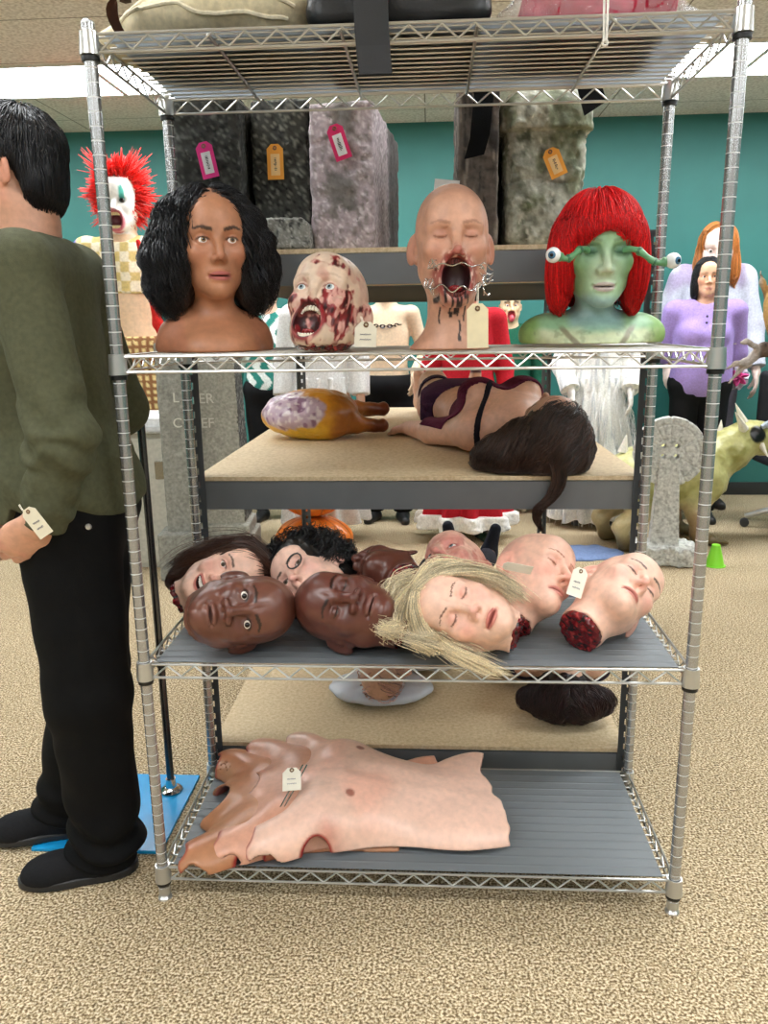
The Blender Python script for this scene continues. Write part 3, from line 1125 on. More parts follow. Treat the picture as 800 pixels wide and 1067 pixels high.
def paper_tag(root, pos, right, up, w=.03, h=.06, col=S('e9dfc4'), name='paper_tag', string=None, sticker=None, seed=0, label=None, scrib=True):
    """shipping tag: clipped top corners, eyelet, pen marks; pos is the middle of the top edge (room coordinates)"""
    right = unit(right); up = unit(np.asarray(up) - right * np.dot(up, right)); nrm = np.cross(right, up)
    R = np.stack([right, nrm * -1, up], 1)      # local x right, y away from the viewer, z up
    R[:, 1] = np.cross(up, right)
    pos = np.asarray(pos, float)
    k = w * .27
    g = Geo()
    poly = [(-w / 2, -h), (w / 2, -h), (w / 2, -k), (w / 2 - k, 0), (-w / 2 + k, 0), (-w / 2, -k)]
    g.prism(poly, -.0004, .0004, R, pos, col)
    t = to_parent(g.obj(name, PAPER, None, smooth=False, label=label), root)
    g = Geo()
    a = np.linspace(0, 2 * np.pi, 13)
    ring = pos + np.outer(np.cos(a) * w * .09, right) + np.outer(np.sin(a) * w * .09 - h * .11, up) - np.cross(up, right) * -.0 - R[:, 1] * .0007
    g.tube(ring, w * .045, 5, S('7a5a3a'))
    e = g.obj('eyelet', PAINT, t)
    rr = np.random.default_rng(seed)
    if sticker is not None:
        g = Geo(); g.box(pos + up * (-h * .58) - R[:, 1] * .0008, (w * .56, .0006, h * .6), R, 0, sticker)
        e = g.obj('sticker', PAPER, t, smooth=False)
    if scrib:
        g = Geo(); yo = -.0013 if sticker is not None else -.0008
        if sticker is not None:
            for i in range(9):
                wd = rr.uniform(.35, 1)
                g.box(pos + up * (-h * (.40 + i * .042)) + R[:, 1] * yo + right * rr.normal(0, w * .015), (w * .2 * wd, .0003, h * rr.uniform(.012, .03)), R, 0, S('3a3a40'))
        else:
            for i in range(2):
                zc = -h * (.5 + .2 * i); n = 26
                x = np.linspace(-w * .26, w * .26 * rr.uniform(.5, 1), n)
                zz = zc + h * .04 * np.sin(np.arange(n) * 1.7 + seed) * rr.uniform(.4, 1, n)
                pts = pos + np.outer(x, right) + np.outer(zz, up) + R[:, 1] * yo
                g.tube(pts, w * .011, 4, S('6a6678'))
        e = g.obj('pen_marks', PAPER, t, smooth=False)
    if string is not None:
        g = Geo()
        hole = pos - up * h * .1
        for d in (-.0012, .0012):
            g.tube(string_curve(hole + right * d - R[:, 1] * .001, np.asarray(string) + right * d, .006), .0008, 5, S('e4ddcc'))
        e = g.obj('string', CLOTH, t)
    return t


def world_pts(root, P):
    M = np.array(root.matrix_basis)
    return np.asarray(P) @ M[:3, :3].T + M[:3, 3]


def local_pts(root, P):
    M = np.array(root.matrix_basis.inverted())
    return np.asarray(P, float) @ M[:3, :3].T + M[:3, 3]


def local_dir(root, d):
    M = np.array(root.matrix_basis.inverted())
    return unit(np.asarray(d, float) @ M[:3, :3].T)


def settle(root, z, skin='head', sink=-.0006):
    """lower or raise a thing so that the lowest point of its skin rests on height z"""
    lowest = 9
    for ch in root.children:
        if ch.name.split('.')[0] in (skin, 'neck_stump') and ch.type == 'MESH':
            v = np.empty(len(ch.data.vertices) * 3, F4); ch.data.vertices.foreach_get('co', v)
            lowest = min(lowest, world_pts(root, v.reshape(-1, 3))[:, 2].min())
    M = root.matrix_basis.copy(); M.translation.z += float(z - lowest - sink)
    root.matrix_basis = M
    return root


def torus_pts(c, a, b, r, n=40, t0=0, t1=6.3):
    t = np.linspace(t0, t1, n)
    return np.asarray(c) + r * (np.cos(t)[:, None] * np.asarray(a) + np.sin(t)[:, None] * np.asarray(b))
# ================================================================= where things stand, and whole figures
def _ray(u, v):
    f, pi, ya, ro = 832.15, .2318, -.0607, .0142
    xr = (u - 400) / f; ur = -(v - 533.5) / f
    c, s = math.cos(ro), math.sin(ro); x = c * xr + s * ur; uu = -s * xr + c * ur
    c, s = math.cos(pi), math.sin(pi); y = c + s * uu; z = -s + c * uu
    c, s = math.cos(ya), math.sin(ya)
    return np.array([c * x + s * y, -s * x + c * y, z])


def at(u, v, Y):
    """the point of the room seen at this spot of the photograph, at depth Y"""
    r = _ray(u, v); return np.array([.0411, -1.6162, 1.3303]) + r * (Y + 1.6162) / r[1]


def atz(u, v, Z):
    r = _ray(u, v); return np.array([.0411, -1.6162, 1.3303]) + r * (Z - 1.3303) / r[2]


def hand_fn(P, wrist, fd, pn, side=1, curl=.5, s=1., spread=.12):
    """palm, four bent fingers of different length and a thumb; fd: where the fingers point, pn: where the palm faces"""
    fd = unit(fd); pn = unit(pn - fd * np.dot(pn, fd)); sd = np.cross(fd, pn) * side
    w = np.asarray(wrist, float)
    R = np.stack([sd, fd, pn], 1)
    d = ell(P, w + fd * .05 * s, np.array((.040, .052, .0165)) * s, R)
    for i, (o, L, r) in enumerate(((-.031, .072, .0088), (-.011, .082, .0092), (.010, .077, .0088), (.029, .060, .0078))):
        a = w + fd * (.088 - .004 * abs(i - 1.2)) * s + sd * o * s
        pts = [w + fd * .05 * s + sd * o * .8 * s, a]
        ang = 0.; dirv = fd + sd * o * spread * 10
        for k, fr in enumerate((.45, .32, .23)):
            ang += curl * (.55 if k == 0 else .75)
            dd = unit(dirv) * math.cos(ang) + pn * math.sin(ang)
            pts.append(pts[-1] + dd * L * fr * s)
        d = smin(d, chain(P, pts, [r * s * x for x in (1.1, 1.1, 1.0, .9, .75)], .003), .007 * s)
    t0 = w + fd * .02 * s - sd * .026 * s
    t1 = t0 + unit(fd * .7 - sd * .75 + pn * .3) * .038 * s
    t2 = t1 + unit(fd * .95 - sd * .25 + pn * .4 * (1 + curl)) * .03 * s
    t3 = t2 + unit(fd * .9 + pn * .6 * (1 + curl)) * .024 * s
    return smin(d, chain(P, [t0, t1, t2, t3], [.015 * s, .0115 * s, .0105 * s, .008 * s], .006), .01 * s)


class Fig:
    """a human figure in its own frame: faces -Y, stands on z=0, 1.75 tall before scaling"""
    def __init__(s, **k):
        s.head_c = np.array(k.get('head', (0, -.01, 1.635)), float)
        s.head_R = frame(k.get('F', (0, -1, 0)), k.get('U', (0, 0, 1)))
        s.hs = k.get('hs', 1.)
        s.w = k.get('w', 1.)
        w = s.w
        s.sh = [np.array((i * .175 * w, .015, 1.42)) for i in (-1, 1)]
        s.el = [np.array(p, float) for p in k.get('el', ((-.235, .03, 1.13), (.235, .03, 1.13)))]
        s.wr = [np.array(p, float) for p in k.get('wr', ((-.25, -.04, .89), (.25, -.04, .89)))]
        s.fd = [np.array(p, float) for p in k.get('fd', ((0, -.2, -1), (0, -.2, -1)))]
        s.pn = [np.array(p, float) for p in k.get('pn', ((.9, .3, 0), (-.9, .3, 0)))]
        s.curl = k.get('curl', .45)
        s.hip = [np.array((i * .085, .01, .92)) for i in (-1, 1)]
        s.kn = [np.array(p, float) for p in k.get('kn', ((-.095, -.005, .5), (.095, -.005, .5)))]
        s.an = [np.array(p, float) for p in k.get('an', ((-.1, .03, .08), (.1, .03, .08)))]
        s.cf = k['cf']
        s.hf = head_fn(dict(s.cf, cut=None, necklen=.12))
        s.bust = k.get('bust', 0.); s.belly = k.get('belly', 0.)
        s.hands = k.get('hands', True)

    def headp(s, P):
        return ((P - s.head_c.astype(F4)) @ s.head_R / s.hs).astype(F4)

    def torso(s, P, t=0.):
        w = s.w
        d = ell(P, (0, .01, 1.28), (.155 * w + t, .105 * w + t, .2 + t))
        d = smin(d, ell(P, (0, .005 - s.belly * .3, 1.08), (.138 * w + t + s.belly * .5, .1 * w + t + s.belly, .17 + t)), .08)
        d = smin(d, ell(P, (0, .015, .95), (.160 * w + t, .115 * w + t, .13 + t)), .07)
        d = smin(d, cap(P, s.sh[0] * V(.85, 1, 1), s.sh[1] * V(.85, 1, 1), .052 + t), .06)
        if s.bust:
            for i in (-1, 1):
                d = smin(d, ell(P, (i * .07, -.085, 1.27), (.06 * s.bust + t, .055 * s.bust + t, .06 * s.bust + t)), .04)
        return d

    def arm(s, P, i, t=0., up=1.):
        return smin(cap(P, s.sh[i], s.el[i], .05 * up + t, .04 * up + t), cap(P, s.el[i], s.wr[i], .04 * up + t, .026 + t), .03)

    def leg(s, P, i, t=0.):
        d = smin(cap(P, s.hip[i], s.kn[i], .088 + t, .055 + t), cap(P, s.kn[i], s.an[i], .055 + t, .038 + t), .03)
        return d

    def foot(s, P, i, t=0.):
        a = s.an[i]; x = np.sign(a[0]) * .03 if abs(a[0]) > .01 else 0
        return smin(ell(P, a + V(0, .0, -.045), (.035 + t, .05 + t, .035 + t)), cap(P, a + V(0, -.02, -.042), a + V(x, -.14, -.058), .034 + t, .022 + t), .03)

    def body(s, P):
        d = smin(s.torso(P), s.hf(s.headp(P)) * s.hs, .03)
        d = smin(d, cap(P, (0, .03, 1.42), s.head_c + V(0, .03, -.08), .058, .05), .04)
        for i in (0, 1):
            d = smin(d, s.arm(P, i), .03)
            if s.hands:
                d = smin(d, hand_fn(P, s.wr[i], s.fd[i], s.pn[i], 1 if i == 0 else -1, s.curl), .02)
            d = smin(d, s.leg(P, i), .04)
            d = smin(d, s.foot(P, i), .03)
        return d

    def box(s):
        pts = np.array([*s.sh, *s.el, *s.wr, *s.hip, *s.kn, *s.an, s.head_c])
        lo = pts.min(0) - .2; hi = pts.max(0) + .2
        lo[2] = min(lo[2], -.02); hi[2] += -.05
        return lo, hi

    def col(s, extra=None):
        hc = head_col(s.cf)
        def fn(P):
            c = np.broadcast_to(s.cf['skin'], (len(P), 3)).astype(F4) * (1 + .08 * fbm(P, 14, 3, 2))[:, None]
            q = s.headp(P)
            m = (np.abs(q[:, 0]) < .1) & (q[:, 2] > -.13) & (np.abs(q[:, 1]) < .13)
            if m.any():
                c = c.copy(); c[m] = hc(q[m])
            if extra is not None:
                c = extra(P, c)
            return c
        return fn


def shell(fn, t, region=None, folds=0., ff=12., seed=0, stretch=(1, 1, .5)):
    """cloth over a body: swollen by t, cut to a region (negative inside), with folds"""
    def f(P):
        d = fn(P) - t
        if folds:
            d = d + folds * fbm(P * V(*stretch), ff, seed, 2)
        if region is not None:
            d = smax(d, region(P), .006)
        return d
    return f


def figure_obj(name, label, cat, fig, loc, yaw, scale=1., h=.007, R=None, group=None, extra_col=None):
    Rz = rotm('Z', yaw) if R is None else R
    t = thing(name, label, cat, loc, Rz, group, scale)
    lo, hi = fig.box()
    sdf_obj('body', fig.body, lo, hi, h, SKIN, t, fig.col(extra_col))
    if fig.cf.get('eyes', 'open') == 'open':
        for sx in (-1, 1):
            c = fig.head_c + fig.head_R @ (np.array((sx * .031, -.0715, -.001)) * fig.hs)
            eyeball(t, c, .0126 * fig.hs, fig.head_R @ np.array((0, -1, 0)), fig.cf.get('iris', S('3a2a1c')), fig.cf.get('white', S('e8e0da')))
    return t


def fig_hair(t, fig, vol, n, seed, cond, n_steps, step, dirs, col, h=.006, r0=.002, grav=(0, 0, -1), **kw):
    """hair combed over a figure's head, worked out in the head's own axes"""
    hp, hd = scalp_pts(n, seed, cond=cond)
    d0 = hd * .2 + np.asarray(dirs(hp)); d0 /= np.linalg.norm(d0, axis=1, keepdims=True) + 1e-9
    Rm = fig.head_R
    body = lambda P: fig.torso(((P * fig.hs) @ Rm.T + fig.head_c.astype(F4)).astype(F4)) / fig.hs
    return hair_on(t, vol, kw.pop('lo', (-.15, -.15, -.2)), kw.pop('hi', (.15, .17, .2)), h, hp, d0, n_steps, step, col, r0, grav=np.asarray(grav) @ Rm, colls=[body], seed=seed, M=(Rm * fig.hs, fig.head_c), **kw)
# ================================================================= the busts on the second tier
Z2 = LZ[1]


def bust_extra(root_R, c, shoulder, base_z):
    cp = root_R.T @ (np.array((c[0], c[1], base_z)) - np.array(c)); cn = root_R.T @ np.array((0, 0, -1.))
    def ex(P, X, d):
        for e in shoulder:
            d = smin(d, ell(X, *e[:2]), e[2])
        return smax(d, plane(P, cp, cn), .004)
    return ex


def headvol(P, k=0.):
    d = ell(P, (0, .014, .033), (.078 + k, .099 + k, .088 + k))
    return smin(d, cap(P, (0, .012, -.03), (0, .03, -.2), .062 + k, .056 + k), .03)


def facehole(P, w=.057, top=.06, ytop=-.11):
    return ell(P, (0, ytop, top - .11), (w, .075, .11))


# --- tan bust with black wavy hair
c1 = (-.449, .235, 1.509); F1 = (.404, -.914, .016); U1 = (0, 0, 1.)
R1 = frame(F1, U1)
sh1 = bust_extra(R1, c1, [((.0, .03, -.225), (.135, .062, .058), .05), ((.06, .03, -.19), (.06, .04, .04), .04), ((0, -.03, -.235), (.09, .05, .05), .04)], Z2)
tan = S('b9805f')
bust1 = build_head('hair_bust', 'tan bust with shoulder-length wavy black hair on the second tier', 'bust',
                   dict(skin=tan, eyes='open', mouth='closed', jaw=.72, nosew=.82, nosel=1.0, iris=S('8a6a48'), browc=S('1a100c'), lipm=.95, lipc=S('b0605a'), blush=S('b4735a'), lips=1.1, neck=.046, extra=sh1, seed=3, look=(.1, -1, .12), browt=1.25, aper=.0068),
                   c1, F1, U1, low=-.26, lo=(-.16, -.135, -.25), hi=(.16, .125, .13), scale=1.0, part='body')
def vol1(P):
    x, y, z = P.T
    X = P.copy(); X[:, 0] = np.abs(X[:, 0])
    d = ell(P, (0, .022, .036), (.083, .104, .087))
    d = smin(d, ell(X, (.06, .03, .005), (.052, .078, .082)), .04)
    d = smin(d, ell(X, (.083, .022, -.065), (.058, .072, .09)), .05)
    d = smin(d, ell(P, (0, .075, -.05), (.08, .05, .09)), .04)
    d = d + .004 * np.sin(z * 95 + 5 * noise(P, 11, 3)) * sstep(.06, .1, X[:, 0] + .3 * y) + .006 * fbm(P, 20, 4, 2)
    hole = ell(P, (0, -.12, -.045), (.055, .115, .125))
    hole = smin(hole, cap(P, (0, -.08, -.08), (0, -.1, -.3), .055), .02)
    return smax(d, -hole, .012)


hp, hd = scalp_pts(2600, 5, cond=lambda p: (p[:, 2] > .02) & ((p[:, 1] > -.05) | (p[:, 2] > .08)))
side = np.where(hp[:, 0] >= 0, 1., -1.)
d0 = np.stack([side, np.full(len(hp), .05), np.full(len(hp), -.15)], 1) + hd * .1
d0 /= np.linalg.norm(d0, axis=1, keepdims=True)
hair_on(bust1, vol1, (-.18, -.13, -.17), (.18, .16, .15), .004, hp, d0, 26, .0115, S('131217'), .0014, off=(-.006, .010), stiff=.78, jit=.06, wave=(.010, 2.4), coh=38, L=(.6, 1.), stick=.75, seed=3, var=.35, shrink=.007)

# --- bald bust with the torn, wired-open mouth
c2 = (.085, .162, 1.495); F2 = (.07, -.987, .10); U2 = (0, .1, 1.)
R2 = frame(F2, U2)
sh2 = bust_extra(R2, c2, [((.0, .045, -.245), (.10, .065, .06), .05)], Z2)
DRIPS = ((-.021, -.098, -.135, .0028), (-.008, -.1, -.150, .0022), (.002, -.1, -.142, .003), (.010, -.1, -.155, .0022), (.019, -.1, -.128, .003), (-.036, -.12, -.128, .005), (-.028, -.138, -.17, .002), (.004, -.135, -.152, .0042), (.024, -.12, -.165, .0018), (.014, -.165, -.205, .0022), (.0145, -.198, -.207, .004), (-.004, -.148, -.158, .004))


def paint2(P, X, c):
    x, y, z = P.T
    fr = sstep(0., -.02, y)
    n = fbm(P, 70, 4, 3)
    e = np.sqrt((x / .042) ** 2 + ((z + .084) / .05) ** 2)
    c = mix(c, S('a04a42'), .8 * fr * sstep(1.25, .9, e + .25 * n))
    c = mix(c, S('e6c4b0'), .7 * fr * sstep(.1, .4, noise(P, 130, 5)) * sstep(1.3, .95, e))
    c = mix(c, S('c98f86'), .7 * fr * np.exp(-((x / .024) ** 2 + ((z + .128) / .012) ** 2)))
    c = mix(c, S('2a0508'), sstep(.93, .8, np.sqrt((x / .034) ** 2 + ((z + .085) / .042) ** 2) + .06 * n) * sstep(-.04, -.055, y))
    for dx, z0, z1, wd in DRIPS:
        c = mix(c, S('1c080a'), fr * sstep(wd * 1.15, wd * .75, np.abs(x - dx + .0012 * np.sin(z * 150))) * sstep(z1 - .002, z1 + .002, z) * sstep(z0 + .004, z0, z))
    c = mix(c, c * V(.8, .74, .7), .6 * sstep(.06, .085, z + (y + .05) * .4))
    return c


bald_skin = S('cc9a80')
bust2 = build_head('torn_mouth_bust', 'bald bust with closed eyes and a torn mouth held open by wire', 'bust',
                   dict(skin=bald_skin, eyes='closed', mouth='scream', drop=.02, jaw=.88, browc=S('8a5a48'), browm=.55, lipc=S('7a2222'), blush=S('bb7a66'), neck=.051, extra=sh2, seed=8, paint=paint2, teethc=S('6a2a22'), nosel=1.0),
                   c2, F2, U2, low=-.25, lo=(-.13, -.14, -.24), hi=(.13, .125, .13), part='body')
g = Geo()
rr = np.random.default_rng(6)
for zc, amp in ((-.063, .003), (-.104, .006)):
    x = np.linspace(-.055, .06, 40); y = -.105 + (x ** 2) * 13
    g.tube(np.stack([x, y - .004, zc + amp * np.sin(x * 160) - (.008 * np.cos(x * 40) if zc < -.09 else 0)], 1), .0014, 6)
for i in range(9):
    s = -1 if i < 5 else 1
    p0 = np.array((s * rr.uniform(.036, .058), -.068, rr.uniform(-.115, -.058)))
    t = np.linspace(0, 1, 16)
    r_ = rr.uniform(.006, .012)
    g.tube(p0 + np.stack([s * t * .012 + r_ * np.cos(t * 6) * .6, -.008 - .01 * np.sin(t * 3.1), r_ * np.sin(t * 7 + i)], 1), .0011, 6)
for i, z in enumerate((-.062, -.072, -.082, -.094)):
    t = np.linspace(0, 1, 8)
    g.tube(np.stack([.048 + t * .03, -.085 + .02 * t, z + .006 * np.sin(t * 5 + i)], 1), .0011, 6)
g.c = [x * .62 for x in g.c]
g.obj('mouth_wire', METAL, bust2, label='twisted steel wire')
tp = np.array((.132, .015, 1.366))
paper_tag(bust2, tp, (1, 0, .02), (0, -.05, 1), .042, .086, S('e6d8b4'), string=(.134, .045, 1.405), seed=2, scrib=False)

# --- green bust with the red wig and eyes on stalks
c3 = (.409, .245, 1.482); F3 = (-.015, -.99, -.10); U3 = (0, -.1, 1.)
R3 = frame(F3, U3)
sh3 = bust_extra(R3, c3, [((.0, .035, -.20), (.165, .07, .05), .05), ((.09, .035, -.185), (.075, .05, .042), .03), ((0, -.03, -.215), (.1, .05, .045), .04)], Z2)


def paint3(P, X, c):
    x, y, z = X.T
    n = fbm(P, 26, 14, 3)
    c = mix(c, S('6f9f6a'), .8 * sstep(.035, .06, x + .01 * n) * sstep(-.12, -.1, z))
    c = mix(c, S('cfd6bc'), .75 * np.exp(-((x / .03) ** 2 + ((z + .05) / .05) ** 2)))
    c = mix(c, S('1f5a44'), .85 * np.exp(-(((x - .033) / .022) ** 2 + ((z + .002) / .015) ** 2)))
    c = mix(c, S('8fb0b4'), .8 * sstep(-.085, -.11, z + .012 * n) * sstep(-.19, -.15, z) * sstep(.075, .05, x))
    c = mix(c, S('cbd0aa'), .8 * sstep(-.165, -.185, z + .01 * n))
    c = mix(c, S('6b5a48'), .75 * sstep(.012, .004, np.abs(x - .02 - (z + .235) * .9 + .006 * n)) * sstep(-.16, -.175, z))
    c = mix(c, S('7aa04a'), .8 * sstep(.11, .15, x + .02 * n))
    c = mix(c, S('4a5a3a'), .35 * sstep(.1, .5, fbm(P, 60, 15, 3)) * sstep(-.16, -.18, z))
    c = mix(c, S('b7a5a2'), .8 * sstep(1.1, .8, (x / .024) ** 2 + ((z + .0758) / .0105) ** 2) * sstep(-.07, -.08, y))
    c = mix(c, S('4a3a3a'), .8 * sstep(.0018, .0006, np.abs(z + .0757)) * sstep(.022, .018, x) * sstep(-.07, -.08, y))
    return c


bust3 = build_head('alien_bust', 'green alien bust with a red wig and eyeballs on stalks', 'bust',
                   dict(skin=S('8fb58a'), eyes='closed', mouth='closed', jaw=.84, nosew=.95, nosel=.85, browm=.35, browc=S('2a4a3a'), lipc=S('b7a5a2'), blush=S('7da884'), neck=.043, extra=sh3, seed=12, paint=paint3),
                   c3, F3, U3, low=-.24, lo=(-.19, -.135, -.225), hi=(.19, .125, .13), part='body', scale=.97)
for s, tip in ((-1, (-.112, -.12, -.012)), (1, (.128, -.115, -.028))):
    t = np.linspace(0, 1, 22)
    a = np.array((s * .038, -.079, -.001)); b = np.array(tip)
    p = a + (b - a) * t[:, None]
    p[:, 2] += .007 * np.sin(t * 7) + .006 * t; p[:, 1] -= .018 * np.sin(t * 3.1)
    p[:, 2] -= .006 * t
    g = Geo()
    g.tube(p, .0068 + .0018 * np.sin(t * 24) * .5 + .003 * (t > .85), 10, S('5f9468'))
    for kx in (6, 13, 18):
        g.tube(p[kx:kx + 2], .0092, 10, S('3f6f4f'))
    st = g.obj('eye_stalk', SKIN_SHINY, bust3)
    eyeball(st, p[-1] + np.array((s * .006, -.003, 0)), .0165, (s * .55 if s > 0 else -.35, -1, .05), S('3a6a8a'), S('e6eaea'), 'eyeball', .5)
def vol3(P):
    X = P.copy(); X[:, 0] = np.abs(X[:, 0]); x, y, z = X.T
    d = ell(P, (0, .014, .034), (.092, .116, .094))
    d = smin(d, ell(X, (.080, .018, -.05), (.030, .07, .095)), .03)
    d = smin(d, ell(P, (0, .08, -.05), (.075, .04, .085)), .04)
    hole = ell(P, (0, -.12, -.064), (.060, .11, .112))
    hole = smin(hole, cap(P, (0, -.08, -.09), (0, -.1, -.3), .060), .02)
    return smax(d, -hole, .01)


hp, hd = scalp_pts(3600, 15, cond=lambda p: (p[:, 2] > .03))
crown = np.array((0, .03, .125))
d0 = hp - crown; d0[:, 2] *= .2
d0 /= np.linalg.norm(d0, axis=1, keepdims=True) + 1e-9
def stop3(pa, rr):
    fr = (pa[..., 1] < -.055) & (np.abs(pa[..., 0]) < .06)
    lim = .046 + .008 * np.sin(pa[:, :1, 0] * 60) + rr.normal(0, .007, (len(pa), 1)) - .9 * np.maximum(np.abs(pa[..., 0]) - .026, 0)
    return (fr & (pa[..., 2] < lim)) | (pa[..., 2] < -.135 + rr.normal(0, .012, (len(pa), 1)))
hair_on(bust3, vol3, (-.13, -.13, -.16), (.13, .15, .15), .004, hp, d0, 28, .0105, S('d41518'), .0013, off=(-.002, .006), stiff=.8, jit=.035, wave=(.002, 1.1), L=(.86, 1.), stop=stop3, seed=4, var=.2, mat=HAIR_MATTE, label='bright red wig', base=.7)


# --- bloodied screaming head between the first two busts
def paintS(P, X, c):
    x, y, z = P.T
    n = fbm(P, 55, 21, 3); n2 = noise(P * V(1, 1, .35), 130, 22)
    wound = sstep(.0, .35, n * 1.1 + 1.0 * sstep(.004, .03, x) * sstep(.088, .05, x) * sstep(.012, -.012, z) * sstep(-.11, -.07, z) - .2)
    wound = np.maximum(wound, sstep(.55, .8, n + .9 * np.exp(-((x / .026) ** 2 + ((z - .1) / .03) ** 2))))
    wound = np.maximum(wound, sstep(.45, .75, n + .9 * np.exp(-(((x + .045) / .02) ** 2 + ((z + .03) / .03) ** 2))))
    wound = wound * sstep(.08, .02, y)
    c = mix(c, S('8a1c22'), wound)
    c = mix(c, S('3a080c'), wound * sstep(.1, .5, n2))
    c = mix(c, S('d9a598'), wound * sstep(-.08, -.3, n2 + .5 * noise(P, 60, 27)) * .9)
    c = mix(c, S('a8524a'), .5 * sstep(.1, .5, fbm(P, 40, 25, 2)) * sstep(.1, .0, z) * sstep(.03, -.03, y))
    return c


def exS(P, X, d):
    x, y, z = P.T
    m = np.exp(-(((x - .04) / .035) ** 2 + ((z + .045) / .045) ** 2)) * sstep(.0, -.03, y)
    d = d + m * (.004 * fbm(P * V(1, 1, .5), 120, 22, 2) + .002)
    return smax(d, -ell(X, (.008, -.105, -.03), (.008, .012, .014)), .006)


cfS = dict(skin=S('d8bfa8'), eyes='open', mouth='scream', drop=.012, jaw=.92, iris=S('8aa0a8'), white=S('e2e6e4'), browm=.25, browc=S('7a4a3a'), lipc=S('8a2a30'), blush=S('c48a7c'), extra=exS, seed=21, nosel=.55, aper=.0072,
           cut=((0, .02, -.118), (0, .5, -1)), paint=paintS, gored=.01)
RS_ = frame((-.2, -.85, .5), (.1, .5, .87)); cfS['cut'] = (RS_.T @ np.array((0, 0, -.076)), RS_.T @ np.array((0, 0, -1.)))
hS = build_head('screaming_head', 'severed bald head with bloody open mouth between the two nearest busts', 'prop head', cfS, (-.178, .13, 1.365), (-.2, -.85, .5), (.14, .5, .87), scale=.99)
hS['label'] = 'bloodied screaming bald head lying between the black-haired and bald busts'
settle(hS, Z2)
paper_tag(hS, (-.09, .035, 1.334), (1, .25, -.04), (.03, -.1, 1), .045, .05, S('e6dfcc'), seed=5, string=(-.102, .06, 1.345))
# ================================================================= severed heads on the third tier
Z3 = LZ[2]
PALE = S('e3b7a2'); DARK = S('6d4336'); PINK = S('e2ac98')
CUT = ((0, .02, -.132), (0, .15, -1))


def lay(name, label, cf, c, Fd, U, **kw):
    cf.setdefault('cut', CUT)
    t = build_head(name, label, 'prop head', cf, c, Fd, U, group=None, **kw)
    return settle(t, Z3)


hA = lay('severed_head', 'dark brown bald head with wide open eyes lying on its cheek at the front', dict(skin=DARK, eyes='open', mouth='parted', lips=1.5, nosew=1.45, nosel=.85, jaw=.98, iris=S('2a160e'), white=S('e0d6cc'), browc=S('150b08'), browt=1.15, lipc=S('7d5348'), blush=S('5a3229'), lidc=S('50291f'), seed=31, aper=.0082, look=(.1, -1, 0), cut=((0, .035, -.088), (0, .55, -.83)), gore=False),
         (-.378, .055, .69), (.28, -.88, .36), (.93, .36, 0.), mat=SKIN_SHINY)
hB = lay('severed_head', 'dark brown bald head with closed eyes lying in the middle of the front row', dict(skin=S('64392f'), eyes='closed', mouth='closed', lips=1.6, nosew=1.45, nosel=.85, browc=S('150b08'), browt=1.1, lipc=S('7a5048'), blush=S('54302a'), lidc=S('54302a'), seed=32),
         (-.155, .08, .692), (-.045, -.804, .593), (-.966, .187, .181), mat=SKIN_SHINY)
hE = lay('severed_head', 'dark brown bald head facing away in the back row, raw red neck towards the viewer', dict(skin=S('5c3329'), eyes='closed', mouth='closed', lips=1.5, nosew=1.4, nosel=.85, browc=S('150b08'), lipc=S('70463e'), blush=S('4c2a24'), lidc=S('4c2a24'), seed=33),
         (-.068, .338, .695), (-.857, -.106, .504), (-.3, .9, -.2), mat=SKIN_SHINY, scale=.95)
hC = lay('severed_head', 'smiling pale head with long straight brown hair at the left end of the tier', dict(skin=S('e8bca6'), eyes='open', mouth='smile', jaw=.82, nosew=.9, iris=S('5a4a38'), browc=S('3a241a'), lipc=S('c0635a'), blush=S('dc8f80'), seed=34, look=(0, -1, -.05), neck=.046, aper=.0062),
         (-.476, .298, .696), (.25, -.866, .385), (.87, .42, .25), scale=.95)
hC['label'] = 'smiling pale head with long brown hair at the back beside the rear post'
hD = lay('severed_head', 'pale head with messy curly black hair and one curl ringing its eye', dict(skin=S('ecc3b0'), eyes='open', mouth='closed', jaw=.85, nosew=.9, iris=S('6a5a4a'), browc=S('15100e'), lipc=S('c06a62'), blush=S('e09a8c'), seed=35, neck=.046, look=(.2, -1, 0), aper=.006),
         (-.262, .298, .7), (-.5, -.74, .437), (-.66, .68, .32), scale=.95)


def paintF(P, X, c):
    x, y, z = P.T
    n = fbm(P, 45, 41, 3)
    c = mix(c, S('b5605a'), .65 * sstep(.0, .45, n + .35 * sstep(-.02, -.07, y)) * sstep(.07, .02, z))
    return c


hF = lay('severed_head', 'pale bald head with blotchy red face and open eyes behind the blonde head', dict(skin=S('dcb09c'), eyes='open', mouth='parted', browm=.1, nosew=1.1, iris=S('7a8a90'), lipc=S('b0645c'), blush=S('c46a60'), seed=36, paint=paintF, wrinkle=.5),
         (.105, .335, .696), (-.5, -.3, .8), (0, .935, .352), scale=.95)
hG = lay('severed_head', 'pale head with long blonde hair and closed eyes at the front', dict(skin=S('eabfa9'), eyes='closed', mouth='parted', jaw=.84, nosew=.88, nosel=.9, browc=S('5a2c20'), browt=.55, lipc=S('c46a62'), blush=S('e79a8a'), lidc=S('e39c8c'), seed=37, neck=.047, cut=((0, .02, -.128), (0, -.05, -1)), gored=.006),
         (.105, .06, .69), (-.10, -.88, .46), (-.93, .25, .27))
hH = lay('severed_head', 'pale hairless head with a white tag across its temple and face turned aside', dict(skin=S('e6b8a2'), eyes='closed', mouth='closed', jaw=.86, nosew=.9, browc=S('9a5a44'), browt=.6, lipc=S('d0837a'), blush=S('e79a8a'), lidc=S('d9a090'), seed=38, neck=.05),
         (.288, .245, .7), (.70, -.58, .42), (.30, .78, .55))
